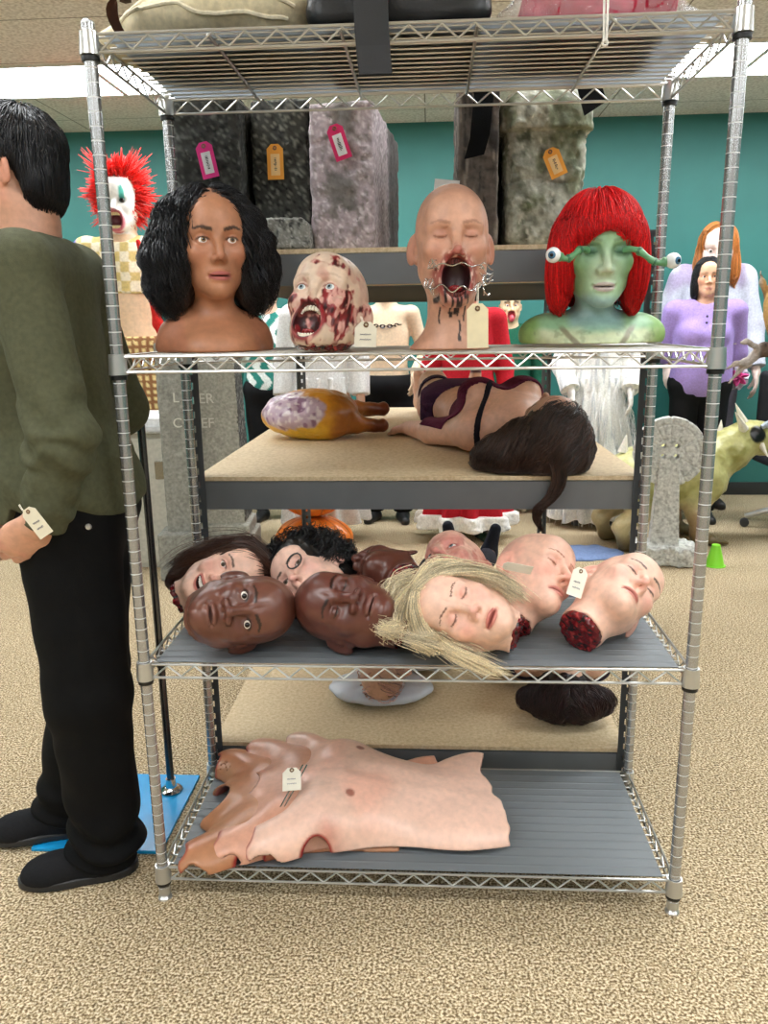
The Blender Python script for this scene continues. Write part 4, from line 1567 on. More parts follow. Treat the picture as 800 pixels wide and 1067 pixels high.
hI = lay('severed_head', 'pale hairless head with dark brows and its wide raw neck facing the viewer', dict(skin=S('ecc0aa'), eyes='closed', mouth='parted', jaw=.86, nosew=.9, lips=1.2, browc=S('20130e'), browt=.85, lipc=S('d08078'), blush=S('e9a091'), lidc=S('e0a898'), seed=39, neck=.054, cut=((0, .02, -.145), (0, .1, -1)), gored=.014),
         (.476, .186, .697), (.513, -.6, .614), (.596, .764, .248))


HL = lambda p: (p[:, 2] > -.03) & ((p[:, 1] > -.035) | (p[:, 2] > .088))


def capvol(k=.0, fw=.058, ftop=.072, extra=None):
    def fn(P):
        d = ell(P, (0, .020, .036), (.083 + k, .104 + k, .092 + k))
        d = smin(d, ell(P, (0, .062, -.05), (.07 + k, .05 + k, .07)), .03)
        if extra is not None:
            d = extra(P, d)
        hole = ell(P, (0, -.125, ftop - .125), (fw, .115, .125))
        hole = smin(hole, cap(P, (0, -.06, -.08), (0, -.1, -.3), .055), .02)
        return smax(d, -hole, .01)
    return fn


def shelf_plane(root):
    return [(local_pts(root, [(0, 0, Z3)])[0], local_dir(root, (0, 0, 1)))]


def lying_hair(root, vol, n, seed, cond, dirs, pull, n_steps, step, col, hlo=(-.14, -.14, -.14), hhi=(.14, .17, .16), **kw):
    hp, hd = scalp_pts(n, seed, cond=cond)
    d0 = hd * .2 + np.asarray(dirs(hp)); d0 /= np.linalg.norm(d0, axis=1, keepdims=True) + 1e-9
    pl = shelf_plane(root)
    vv = lambda P: smax(vol(P), -((P - pl[0][0].astype(F4)) @ pl[0][1].astype(F4) - .004), .003)
    return hair_on(root, vv, hlo, hhi, .004, hp, d0, n_steps, step, col, grav=local_dir(root, pull), planes=pl, seed=seed, colls=[lambda P: headvol(P, .002)], **kw)


# brown: combed straight back from the face, lying along the upper side of the head to the neck
curt = lambda P, d: smin(d, ell(P, (-.045, .06, -.03), (.055, .055, .12)), .04)
ex = np.concatenate([lock([(-.02, .0, .125), (-.075, .0, .09), (-.10, .03, .0), (-.095, .055, -.09), (-.085, .055, -.13)], 260, (.012, .02, .028, .02), 1),
                     lock([(.02, .03, .125), (-.03, .09, .09), (-.05, .115, .0), (-.055, .11, -.09), (-.06, .085, -.11)], 200, (.02, .03, .03, .02), 2)])
lying_hair(hC, capvol(.004, extra=curt), 2000, 51, HL, lambda p: np.stack([np.full(len(p), -.6), np.full(len(p), .35), np.full(len(p), -.6)], 1), (-.9, .15, -.2), 30, .0102, S('452a1e'), hlo=(-.16, -.14, -.2), stick=.7, wave=(.003, 1.2), L=(.6, 1), stiff=.72, extra_paths=ex)
# black curls
def curls(P, d):
    d = smin(d, ell(P, (0, .05, .05), (.11, .11, .10)), .03)
    return d + .012 * fbm(P, 28, 9, 2)
lying_hair(hD, capvol(.006, extra=curls), 1500, 52, HL, lambda p: np.stack([np.sign(p[:, 0]) * .6, np.full(len(p), .7), np.full(len(p), .2)], 1), (-.2, .2, -.2), 22, .0085, S('0f0e10'), r0=.0014, off=(-.004, .02), stick=.3, wave=(.009, 3.0), coh=70, jit=.2, L=(.5, 1.), stiff=.82)
# blonde: parted in the middle, swept along the upper cheek and pooled on the shelf
pl = shelf_plane(hG)
ex = np.concatenate([
    lock([(.0, -.075, .098), (.05, -.06, .075), (.082, -.035, .02), (.09, -.03, -.05), (.08, -.045, -.09), (.065, -.06, -.13)], 230, (.006, .012, .016, .016, .014), 3, wob=.002),
    lock([(.0, -.07, .105), (.07, -.02, .09), (.088, .03, .0), (.085, .05, -.07), (.07, .04, -.09)], 240, (.01, .02, .022, .02), 4, wob=.002),
    lock([(.0, -.075, .098), (-.045, -.065, .085), (-.085, -.05, .05), (-.095, -.075, .01), (-.10, -.10, .045), (-.1, -.115, .085)], 260, (.006, .012, .016, .016, .012), 5, wob=.003),
    lock([(.0, -.06, .11), (-.05, -.045, .125), (-.085, -.05, .12), (-.095, -.09, .10), (-.10, -.105, .115), (-.1, -.115, .135)], 260, (.01, .018, .02, .018, .012), 6, wob=.003),
    lock([(.03, -.03, .12), (.0, -.03, .155), (-.05, -.04, .148), (-.09, -.06, .135), (-.1, -.085, .14)], 240, (.02, .022, .022, .014), 7, wob=.003),
    lock([(-.01, -.075, .098), (-.07, -.05, .05), (-.09, -.05, -.02), (-.095, -.06, -.08), (-.097, -.05, -.15)], 170, (.006, .014, .02, .02), 8, wob=.003)])
dd = (ex - pl[0][0]) @ pl[0][1]
ex = ex + np.maximum(.002 + .012 * np.random.default_rng(5).uniform(0, 1, (len(ex), 1)) - dd, 0)[..., None] * pl[0][1]
lying_hair(hG, capvol(.003, fw=.056), 2600, 53, HL, lambda p: np.stack([np.sign(p[:, 0]) * .95, np.full(len(p), .1), np.full(len(p), .1)], 1), (-.5, -.05, -.75), 24, .0088, S('e3d4b2'), r0=.0012, stick=.6, wave=(.0025, 1.3), coh=20, L=(.5, 1), stiff=.8, var=.14, base=.8, extra_paths=ex)
# the loose curl round the eye of the curly-haired head
g = Geo(); g.tube(torus_pts((.033, -.098, 0), (1, .25, 0), (0, .1, 1), .021), .0022, 6, S('121012')); g.obj('curl', HAIR, hD)
# tags
paper_tag(hH, at(524, 589, .10), (-.2, .5, -.85), (-.97, -.05, .2), .026, .066, S('f0ebdd'), seed=11)
paper_tag(hI, at(606, 592, .12), (.9, .1, -.35), (.32, .35, .85), .036, .066, S('f0ebdd'), seed=12)
paper_tag(hE, at(428, 581, .33), (.7, .3, -.5), (-.4, .8, .3), .03, .055, S('eeeae0'), seed=14, scrib=False)
# ================================================================= the three torso skins on the bottom tier
Z4 = LZ[3]


def torso_skin(label, skin, x0, y0, z0, yaw, seed, L=.54, zs=1.):
    t = thing('torso_skin', label, 'prop torso', (x0, y0, z0), rotm('Z', yaw))

    def body(P):
        P = P.copy(); P[:, 2] /= zs; P[:, 2] -= .055 * sstep(.34, .52, P[:, 0]) * sstep(.06, .18, P[:, 1]) + .02 * sstep(.12, .02, P[:, 0]) * sstep(.1, .2, P[:, 1])
        X = P.copy(); X[:, 1] = np.abs(X[:, 1])
        z = P[:, 2]
        d = ell(X, (.17, .0, -.01), (.19, .19, .105))
        d = smin(d, ell(X, (.15, .085, .035), (.085, .08, .055)), .06)            # pectorals
        d = smin(d, ell(X, (.44, 0, -.01), (.26, .175, .075)), .09)
        d = smin(d, cap(X, (.12, .13, .02), (.0, .20, .0), .075, .062), .05)   # shoulder stubs
        d = smin(d, cap(X, (.08, 0, .0), (-.03, 0, .01), .07, .066), .06)         # neck
        d = smax(d, -cap(X, (.2, .0, .122), (.6, 0, .085), .016), .04)            # line down the middle
        # the arm hollow between stub and flank
        d = d + .006 * fbm(P * V(1, 1, 1.), 9, seed, 2)
        return d

    def arm(P):
        X = P.copy(); X[:, 1] = np.abs(X[:, 1])
        return ell(X, (.125, .262, -.01), (.040, .085, .075))

    def fn(P):
        b = body(P)
        d = np.abs(b + .004) - .0042
        nz = noise(P, 30, seed) * .008
        d = smax(d, -P[:, 2], .003)
        d = smax(d, P[:, 0] - L + nz + .03 * np.sin(P[:, 1] * 13 + seed), .003)
        d = smax(d, -P[:, 0] - .035 + nz * 1.5, .003)
        d = smax(d, -arm(P), .003)
        d = smax(d, -ell(P, (-.05, .0, .05), (.085, .075, .2)), .004)
        d = smax(d, np.abs(P[:, 1]) - .25 + nz, .003)
        return d

    def col(P):
        c = np.broadcast_to(skin, (len(P), 3)).astype(F4) * (1 + .10 * fbm(P, 16, seed, 3))[:, None]
        x, y, z = P.T
        b = body(P) + .004
        c = mix(c, skin * V(1.02, .8, .74), .6 * sstep(.1, .5, fbm(P, 7, seed + 2, 2)))
        inside = sstep(.0, -.003, b)
        c = mix(c, S('8d4a40'), inside)
        edge = np.maximum(sstep(.009, .002, arm(P)), .7 * sstep(.010, .003, x + .035 - noise(P, 30, seed) * .012))
        c = mix(c, S('9c2320'), edge)
        for s in (-1, 1):
            c = mix(c, S('9a5a4c'), .9 * sstep(.014, .008, np.sqrt((x - .19) ** 2 + (y - s * .105) ** 2)) * sstep(.03, .05, z))
        c = mix(c, S('b0503f'), .5 * np.exp(-(((np.abs(y) - .2) / .02) ** 2 + ((x - .15) / .03) ** 2)))
        return c
    sdf_obj('skin', fn, (-.07, -.27, -.005), (L + .06, .27, .2), .0042, SKIN_SHINY, t, col)
    return t


sk1 = torso_skin('tan brown torso skin, lowest and furthest left of the three stacked skins', S('b9825f'), -.52, .215, Z4 + .001, 3, 61, L=.5, zs=.70)
sk2 = torso_skin('pinkish torso skin sandwiched between the tan one and the tagged one', S('d7a189'), -.445, .24, Z4 + .009, 1, 62, L=.52, zs=.85)
sk3 = torso_skin('pale pink torso skin with a tag on its wire, topmost of the stack', S('edc4b0'), -.345, .245, Z4 + .016, -2, 63, L=.55, zs=1.05)
paper_tag(sk3, at(304, 800, .17), (1, .1, .05), (.1, .8, .6), .046, .058, S('ece5d3'), seed=7, scrib=True)
g = Geo()
a = at(318, 797, .18); b = at(290, 850, .085)
for o in (-.006, .004):
    g.tube(string_curve(a + np.array((o, 0, .0)), b + np.array((o, 0, .0)), .0), .0018, 6, S('c8c4bc'))
g.tube(torus_pts(b, (1, 0, 0), (0, .6, .8), .012), .0016, 6, S('8a8680'))
o = g.obj('hanging_wire', METAL, None); to_parent(o, sk3)
# ================================================================= on the grey rack's middle board
ZM = .930 + .0005
# --- roast bird prop
def bird(P):
    d = ell(P, (0, 0, .085), (.165, .14, .088))
    d = smin(d, ell(P, (.07, -.045, .075), (.11, .085, .07)), .05)
    d = smin(d, ell(P, (.07, .06, .085), (.11, .075, .065)), .05)
    d = smin(d, chain(P, [(.09, -.06, .07), (.17, -.045, .05), (.27, -.02, .040)], [.062, .03, .021], .02), .02)
    d = smin(d, chain(P, [(.09, .07, .09), (.18, .13, .085), (.28, .17, .080)], [.055, .03, .022], .02), .02)
    d = smin(d, ell(P, (.272, -.019, .042), (.014, .026, .026)), .012)
    d = smin(d, ell(P, (.283, .171, .080), (.014, .026, .026)), .012)
    d = smax(d, -sph(P, (-.02, -.125, .13), .022), .02)
    return smax(d + .006 * fbm(P, 24, 71, 3), .001 - P[:, 2], .004)


def bird_col(P):
    x, y, z = P.T
    n = fbm(P, 28, 72, 3)
    c = np.broadcast_to(S('d9952a'), (len(P), 3)).astype(F4)
    c = mix(c, S('e8bf3c'), sstep(.1, -.02, z - .02 + .02 * n) * sstep(.12, .03, x))
    c = mix(c, S('a5652c'), sstep(.06, .13, x + .03 * n))
    c = mix(c, S('6a3014'), sstep(.19, .25, x + .015 * n))
    patch = sstep(1.1, .8, ((x + .06) / .125) ** 2 + ((z - .105) / .062) ** 2 + .5 * n) * sstep(.05, -.02, y)
    c = mix(c, S('c3a9b8'), patch)
    c = mix(c, S('8f6a86'), patch * sstep(.05, .45, noise(P, 60, 73)))
    c = mix(c, S('e6dada'), patch * sstep(.1, .5, noise(P, 90, 74)) * .8)
    return c


fowl = thing('roast_bird', 'yellow and purple plucked fowl prop with browned legs on the particle board', 'prop food', (-.405, 1.26, ZM), rotm('Z', 6))
sdf_obj('body', bird, (-.2, -.18, -.01), (.32, .22, .2), .004, SKIN_SHINY, fowl, bird_col)
# --- the lying woman
wc = np.array((.372, .60, 1.03))
wR = frame((-.05, .28, .95), (.12, -1, .25))
wcf = dict(skin=S('d3a48c'), eyes='closed', mouth='closed', jaw=.84, nosew=.9, browc=S('2a1a12'), lipc=S('a8605a'), seed=81, neck=.045, necklen=.06)
whf = head_fn(wcf)
PV = np.array((.15, 1.36, 1.03)); CH = np.array((.27, .98, 1.03)); NK = np.array((.335, .755, 1.0))


def w_body(P):
    ax = unit(PV - CH)
    Rb = np.stack([unit(np.cross(ax, (0, 0, 1.))), ax, np.array((0, 0, 1.))], 1)
    d = ell(P, CH, (.15, .19, .092), Rb)
    d = smin(d, ell(P, (CH + PV) / 2 + V(0, 0, -.01), (.12, .2, .078), Rb), .06)
    d = smin(d, ell(P, PV, (.16, .14, .095), Rb), .06)
    for s in (-1, 1):
        d = smin(d, ell(P, CH + Rb @ np.array((s * .075, .02, .075)), (.062, .062, .05), Rb), .03)
    d = smin(d, cap(P, (.16, .85, 1.0), (.47, .93, 1.0), .052), .05)
    d = smin(d, cap(P, NK, CH + V(.02, -.14, 0), .047, .06), .05)
    d = smin(d, whf(((P - wc.astype(F4)) @ wR).astype(F4)), .03)
    d = smin(d, cap(P, NK, wc + V(-.01, .08, -.0), .047, .045), .03)
    # arm stretched out to the left
    d = smin(d, chain(P, [(.17, .85, 1.0), (.04, 1.05, .975), (-.035, 1.25, .962)], [.05, .04, .027], .02), .03)
    d = smin(d, hand_fn(P, (-.035, 1.25, .962), (-.3, 1, -.12), (0, -.1, -1), -1, .15, .95), .02)
    d = smin(d, chain(P, [(.47, .93, 1.0), (.53, 1.12, .972), (.5, 1.33, .962)], [.05, .04, .027], .02), .03)
    d = smin(d, hand_fn(P, (.5, 1.33, .962), (-.1, 1, -.1), (0, -.1, -1), 1, .2, .95), .02)
    # legs
    for hip, kn, an, toe in (((.08, 1.42, 1.02), (.05, 1.78, 1.08), (.0, 2.10, .975), (-.015, 2.13, 1.1)), ((.22, 1.42, 1.02), (.26, 1.8, 1.02), (.24, 2.17, .975), (.25, 2.2, 1.1))):
        d = smin(d, chain(P, [hip, kn, an], [.085, .055, .038], .03), .05)
        d = smin(d, chain(P, [an, V(*an) + V(0, .035, .05), toe], [.037, .036, .026], .03), .02)
    # the far side of a body lying on the board is flat
    return smax(d, -(P[:, 2] - ZM), .01)


lady = thing('lying_woman', 'woman prop lying on her back with long dark hair over the board edge', 'mannequin', (0, 0, 0))
lady['label'] = 'dark-haired woman mannequin in burgundy underwear lying on the particle board'
def w_col(P):
    c = np.broadcast_to(wcf['skin'], (len(P), 3)).astype(F4) * (1 + .08 * fbm(P, 12, 5, 2))[:, None]
    q = ((P - wc.astype(F4)) @ wR).astype(F4)
    m = (np.abs(q) < .115).all(1)
    c = c.copy(); c[m] = head_col(wcf)(q[m])
    c = mix(c, S('4a1520'), sstep(2.12, 2.13, P[:, 1]) * sstep(1.095, 1.105, P[:, 2]))
    return c
sdf_obj('body', w_body, (-.15, .45, .92), (.62, 2.3, 1.2), .005, SKIN, lady, w_col)
ax = unit(PV - CH)
def along(P, o=CH):
    return (P - np.asarray(o, F4)) @ ax.astype(F4)
def bra(P):
    d = np.abs(w_body(P) - .003) - .003
    a = along(P)
    return smax(smax(d, np.abs(a - .07) - .105 + .05 * np.abs((P[:, 0] - .26 + .3 * (P[:, 1] - 1)) * 3), .004), 1.0 - P[:, 2], .004)
sdf_obj('bra_top', bra, (.0, .8, .95), (.5, 1.3, 1.2), .005, CLOTH, lady, S('5a1f35'))
def pants(P):
    d = np.abs(w_body(P) - .003) - .003
    return smax(smax(d, np.abs(along(P, PV) + .01) - .075, .004), np.maximum(.0 - P[:, 0], ZM + .001 - P[:, 2]), .004)
sdf_obj('briefs', pants, (-.1, 1.15, .925), (.5, 1.6, 1.2), .005, CLOTH, lady, S('43243f'))
def garter(P):
    d = np.abs(w_body(P) - .003) - .003
    d = smax(d, np.abs(P[:, 1] - 1.60) - .03, .004)
    return smax(d, np.maximum(P[:, 0] - .15, ZM + .001 - P[:, 2]), .004)
sdf_obj('garter', garter, (-.1, 1.5, .925), (.2, 1.7, 1.2), .005, CLOTH, lady, S('2e1a30'))
def strap(P):
    d = np.abs(w_body(P) - .003) - .003
    return smax(d, np.abs((P[:, 0] - .215) + .18 * (P[:, 1] - .9)) - .008, .002) if False else smax(smax(d, np.abs((P[:, 0] - .2) * .8 - (P[:, 1] - .86) * .25) - .007, .002), np.abs(P[:, 1] - .89) - .13, .003)
sdf_obj('shoulder_strap', strap, (.05, .72, .94), (.35, 1.1, 1.2), .004, CLOTH, lady, S('14101a'))
# hair: over the crown, pooled on the board and hanging down over its front edge
rr = np.random.default_rng(91)
hp, hd = scalp_pts(2600, 92, cond=HL)
wloc = lambda P: ((P - wc.astype(F4)) @ wR).astype(F4)
bd = lambda P: box(P, (.0, 1.4, .91), (.6, .925, .02), .004)
def wvol(P):
    d = capvol(.006)(wloc(P))
    d = smin(d, ell(P, (.33, .585, .985), (.135, .10, .075)), .05)
    d = smin(d, ell(P, (.24, .60, .962), (.085, .085, .04)), .04)
    d = d + .006 * fbm(P * V(1.3, 1.3, .6), 26, 97, 2)
    return smax(d, -(P[:, 2] - ZM - .001), .004)
hw = hp @ wR.T + wc
d0 = (hd * .3) @ wR.T + np.array((-.35, -.35, .05)); d0 /= np.linalg.norm(d0, axis=1, keepdims=True)
nl = 150
t = np.linspace(0, 1, 31)
lock0 = np.array((.355, .50, 1.02))
cp = np.array([(.36, .485, 1.03), (.372, .465, .97), (.378, .462, .92), (.358, .462, .875), (.325, .463, .85), (.318, .466, .82), (.335, .468, .785)])
tt = np.linspace(0, len(cp) - 1, 31)
cl = np.stack([np.interp(tt, np.arange(len(cp)), cp[:, k]) for k in range(3)], 1)
for _ in range(3):
    cl[1:-1] = (cl[:-2] + 2 * cl[1:-1] + cl[2:]) / 4
wd = np.interp(t, [0, .3, .7, 1], [.032, .02, .016, .004])
ofs = rr.uniform(-1, 1, (nl, 1, 3)) * V(1, .35, .2)
lockp = cl[None] + ofs * wd[None, :, None]
lockp = wavy(lockp, .0015, 1.5, 95)
hair_on(lady, wvol, (.1, .45, .92), (.55, .8, 1.2), .0045, hw, d0, 30, .0095, S('3a261c'), .0014, grav=(-.5, -.15, -.8), off=(-.003, .009), stick=.75, wave=(.005, 1.4), coh=34, L=(.5, 1), stiff=.78, colls=[bd], planes=[((0, 0, ZM), (0, 0, 1.))], seed=93, var=.65, shrink=.006, extra_paths=lockp, clamp_extra=False)

# ================================================================= on the lowest board: two lying figures
ZL = .134 + .0005
def lying(label, cf, fx, fy, hx, hy, sc, shirt, legs, shoe, seed):
    dirv = unit(np.array((hx - fx, hy - fy, 0)))
    Rl = np.stack([np.cross((0, 0, -1.), dirv) * -1, (0, 0, -1.), dirv], 1)
    if np.linalg.det(Rl) < 0:
        Rl[:, 0] *= -1
    fg = Fig(cf=cf, hands=True, el=((-.195, .03, 1.13), (.195, .03, 1.13)), wr=((-.185, .0, .89), (.185, .0, .89)), w=.9)
    t = figure_obj('lying_figure', label, 'mannequin', fg, (fx, fy, ZL + .142 * sc), 0, sc, .011, R=Rl)
    lo, hi = fg.box()
    sdf_obj('shirt', shell(lambda P: smin(fg.torso(P), smin(fg.arm(P, 0), fg.arm(P, 1), .02), .03), .012, lambda P: np.maximum(np.maximum(P[:, 2] - 1.45, .9 - P[:, 2]), P[:, 1] - .125), .004, 14, seed), lo, hi, .012, CLOTH, t, shirt)
    sdf_obj('trousers', shell(lambda P: smin(smin(fg.leg(P, 0), fg.leg(P, 1), .03), fg.torso(P), .03), .014, lambda P: np.maximum(np.maximum(P[:, 2] - .98, .1 - P[:, 2]), P[:, 1] - .125), .004, 14, seed), lo, hi, .012, CLOTH, t, legs)
    for i in (0, 1):
        o = sdf_obj('shoe', shell(lambda P: fg.foot(P, i), .008), fg.an[i] - .2, fg.an[i] + .12, .006, CLOTH, t, shoe)
        sdf_obj('sole', shell(lambda P: fg.foot(P, i), .013, lambda P: P[:, 2] - fg.an[i][2] + .067), fg.an[i] - .22, fg.an[i] + .12, .006, RUBBER, o, S('e2e0da'), label='white rubber sole')
    return t, fg


oldcf = dict(skin=S('cfa58e'), eyes='closed', mouth='closed', seed=101, browc=S('8a7a70'), lipc=S('a8706a'), necklen=.06)
f1, fg1 = lying('bald figure with streaky grey hair lying on the lowest board', oldcf, .24, 2.17, -.135, .62, .90, S('d5d6da'), S('3a3a44'), S('20222c'), 102)
fig_hair(f1, fg1, capvol(-.004), 70, 103, lambda p: p[:, 2] > .05, 16, .011, lambda p: np.stack([np.sign(p[:, 0]) * .5, np.full(len(p), .2), np.zeros(len(p))], 1), S('b98f86'), h=0, grav=(0, .3, -.6), off=(.0, .003), wave=(.004, 1.5))
f2, fg2 = lying('figure with long dark brown hair lying on the lowest board', dict(skin=S('d8ae98'), eyes='closed', mouth='closed', jaw=.85, seed=105, necklen=.06), .515, 1.93, .45, .62, .76, S('3a3240'), S('5a5f70'), S('474c5e'), 106)
def longvol(P, d):
    return smin(d, ell(P, (.0, .05, .06), (.19, .075, .085)), .05) + .012 * fbm(P, 16, 8, 2)
fig_hair(f2, fg2, capvol(.006, extra=longvol), 1800, 107, HL, 24, .0115, lambda p: np.stack([np.sign(p[:, 0]) * .8, np.full(len(p), .3), np.full(len(p), .2)], 1), S('2a1213'), grav=(0, .8, .25), jit=.1, stick=.4, wave=(.006, 1.4), L=(.4, 1), r0=.0018)
for ch_ in f2.children:
    if ch_.name.startswith('hair'):
        clamp_world(ch_, f2, ZL + .001)
def pil(P):
    d = ell(P, (0, 0, .035), (.17, .12, .032))
    return d + .007 * fbm(P * V(1, 1.6, 1), 17, 111, 2)
pw = sdf_obj('satin_pillow', lambda P: smax(pil(P), -P[:, 2], .004), (-.2, -.15, -.01), (.2, .15, .1), .006, mat_plain('silver satin', S('c3c9d6'), .3, noise_amt=.08, noise_scale=8), None, None)
pw.location = (-.125, .80, ZL); tag(pw, 'crumpled silver satin pillow behind the streaky-haired head on the lowest board', 'pillow')
# ================================================================= stone props on the grey rack's top board
ZT = 1.517 + .0005


def stone_mat_cols(base, dark, light, seed, f=60, mossy=None):
    def fn(P):
        n = fbm(P, f, seed, 3); n2 = noise(P, f * 3, seed + 4)
        c = np.broadcast_to(base, (len(P), 3)).astype(F4)
        c = mix(c, dark, sstep(.0, .5, n)); c = mix(c, light, sstep(.25, .6, n2))
        if mossy is not None:
            c = mossy(P, c)
        return c
    return fn


def stone_block(name, label, c, half, yaw, cols, r=.012, rough=.004, h=.006, fn=None):
    t = thing(name, label, 'prop stone', c, rotm('Z', yaw))
    hx, hy, hz = half
    def f(P):
        d = box(P, (0, 0, hz), half, r)
        d = d + rough * fbm(P, 30, 5, 3) + rough * .4 * noise(P, 120, 6)
        if fn is not None:
            d = fn(P, d)
        return smax(d, .0 - P[:, 2], .003)
    sdf_obj('stone', f, (-hx - .02, -hy - .02, -.01), (hx + .02, hy + .02, 2 * hz + .02), h, STONE, t, cols)
    return t


b1 = stone_block('grave_pillar', 'black speckled pillar prop with a pink tag, leftmost on the top board', (-.52, .80, ZT), (.085, .30, .185), 0, stone_mat_cols(S('33332f'), S('141414'), S('5a5a54'), 1, 140), h=.007)
b2 = stone_block('grave_pillar', 'black speckled pillar prop with an orange tag standing behind a small plinth', (-.345, .82, ZT), (.075, .25, .185), 0, stone_mat_cols(S('3e3e3a'), S('131313'), S('77776e'), 2, 190), h=.007)
def chamf(P, d):
    return smax(d, (P[:, 2] - .055) * .7 + (np.abs(P[:, 0]) - .055) * .7 - .012, .004)
b2b = stone_block('stone_plinth', 'low speckled grey stone plinth in front of the orange-tagged pillar', (-.335, .548, ZT), (.068, .055, .038), 0, stone_mat_cols(S('8f8f88'), S('3a3a38'), S('b5b5ae'), 3, 110), r=.008, fn=chamf, h=.004)
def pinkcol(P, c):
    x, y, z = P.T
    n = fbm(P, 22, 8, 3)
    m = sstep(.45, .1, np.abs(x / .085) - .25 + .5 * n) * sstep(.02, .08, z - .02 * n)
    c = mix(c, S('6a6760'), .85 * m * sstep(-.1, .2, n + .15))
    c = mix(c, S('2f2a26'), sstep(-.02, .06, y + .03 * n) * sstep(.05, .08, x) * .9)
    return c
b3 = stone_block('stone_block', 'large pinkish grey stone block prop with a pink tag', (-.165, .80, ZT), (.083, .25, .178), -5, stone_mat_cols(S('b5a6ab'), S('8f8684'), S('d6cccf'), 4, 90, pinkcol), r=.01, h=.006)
def woodcol(P):
    x, y, z = P.T
    g = noise(P * V(1, 1, .12), 160, 11)
    c = np.broadcast_to(S('5a5048'), (len(P), 3)).astype(F4)
    c = mix(c, S('35302c'), sstep(0, .5, g)); return mix(c, S('857a6e'), sstep(.3, .7, noise(P * V(1, 1, .15), 120, 12)))
b4 = stone_block('weathered_post', 'dark weathered wood-grained post prop between two stone blocks', (.158, .72, ZT), (.05, .2, .2), 0, woodcol, r=.006, h=.006)
def mossy(P, c):
    x, y, z = P.T
    n = fbm(P, 25, 14, 3)
    c = mix(c, S('66704f'), .7 * sstep(-.05, .4, n + (z - .2) * .8))
    c = mix(c, S('3c4132'), .5 * sstep(.1, .5, noise(P, 45, 16)))
    return mix(c, S('b2b3a4'), .7 * sstep(.15, .5, noise(P, 70, 17)) * sstep(.16, .05, z))
def mossf(P, d):
    z = P[:, 2]
    d = d - .016 * sstep(.262, .278, z) * sstep(.36, .33, z) + .008 * sstep(.006, .0, np.abs(z - .27)) + .005 * sstep(.005, 0, np.abs(z - .155 + .006 * np.sin(P[:, 0] * 40)))
    return d + .004 * fbm(P, 14, 18, 2)
b5 = stone_block('mossy_stone', 'mossy green stone block prop with an orange tag', (.327, .74, ZT), (.10, .2, .185), 0, stone_mat_cols(S('a9a99a'), S('6a6c5c'), S('c8c8ba'), 5, 50, mossy), r=.03, rough=.007, fn=mossf, h=.006)
PINKT = S('e8308a'); ORT = S('f0a23a')
YF = .80 - .30 - .012
for st, u, v, tilt, c, Yf in ((b1, 211, 148, -.2, PINKT, .488), (b2, 286, 150, 0, ORT, .56), (b3, 347, 130, -.33, S('e02468'), .535), (b5, 572, 155, -.45, ORT, .53)):
    paper_tag(st, at(u, v, Yf), (1, 0, -tilt), (tilt, 0, 1), .042, .085 if st is not b5 else .07, c, name='price_tag', sticker=S('e9e4e6') if c is not ORT else S('f3c98a'), seed=int(u))

# ================================================================= on top of the wire rack
ZR = LZ[0] + .0005
def beige(P):
    d = ell(P, (0, 0, .06), (.19, .17, .062))
    d = smin(d, ell(P, (-.13, .02, .05), (.10, .12, .05)), .05)
    d = smin(d, ell(P, (.1, -.02, .065), (.12, .15, .06)), .05)
    d = smin(d, ell(P, (-.21, -.05, .03), (.05, .05, .026)), .03)
    d = d + .01 * np.abs(fbm(P * V(1, .6, 1.2), 13, 121, 2)) - .004
    return smax(d, -P[:, 2], .004)
bag = thing('canvas_bag', 'crumpled beige canvas bag with a brown strap on top of the wire rack', 'bag', (-.39, .225, ZR))
sdf_obj('bag_body', beige, (-.28, -.19, -.01), (.24, .2, .15), .006, CLOTH, bag, lambda P: mix(np.broadcast_to(S('d3c6a6'), (len(P), 3)), S('a4977a'), sstep(.1, .5, fbm(P, 10, 122, 2))))
g = Geo()
t = np.linspace(0, 1, 30)
for k, (z0, yy) in enumerate(((.075, -.14), (.05, -.172))):
    p = np.stack([-.21 + .4 * t, yy + .03 * np.sin(t * 5) - .0 * t, z0 + .022 * np.sin(t * 4 + k)], 1)
    v = p.astype(F4)
    for _ in range(6):
        d = beige(v); e = .002
        gr = np.stack([beige(v + V(*(e if i == a else 0 for i in range(3)))) - d for a in range(3)], 1) / e
        v = v - (d - .001)[:, None] * gr / np.maximum((gr ** 2).sum(1, keepdims=True), .2)
    g.tube(v, .004, 6, S('e2d8be'))
g.obj('piping', CLOTH, bag)
g = Geo()
t = np.linspace(0, 1, 16)
p = np.stack([-.165 + .012 * np.sin(t * 6), -.125 - .06 * np.sin(t * 3.1), .083 - .072 * t + .02 * np.sin(t * 3.1)], 1)
v, q = tubes(p[None], np.full((1, 16), .011), 4, .25); g.add(v, q, None, S('4a2e22'))
g.obj('strap', CLOTH, bag, label='brown leather strap')


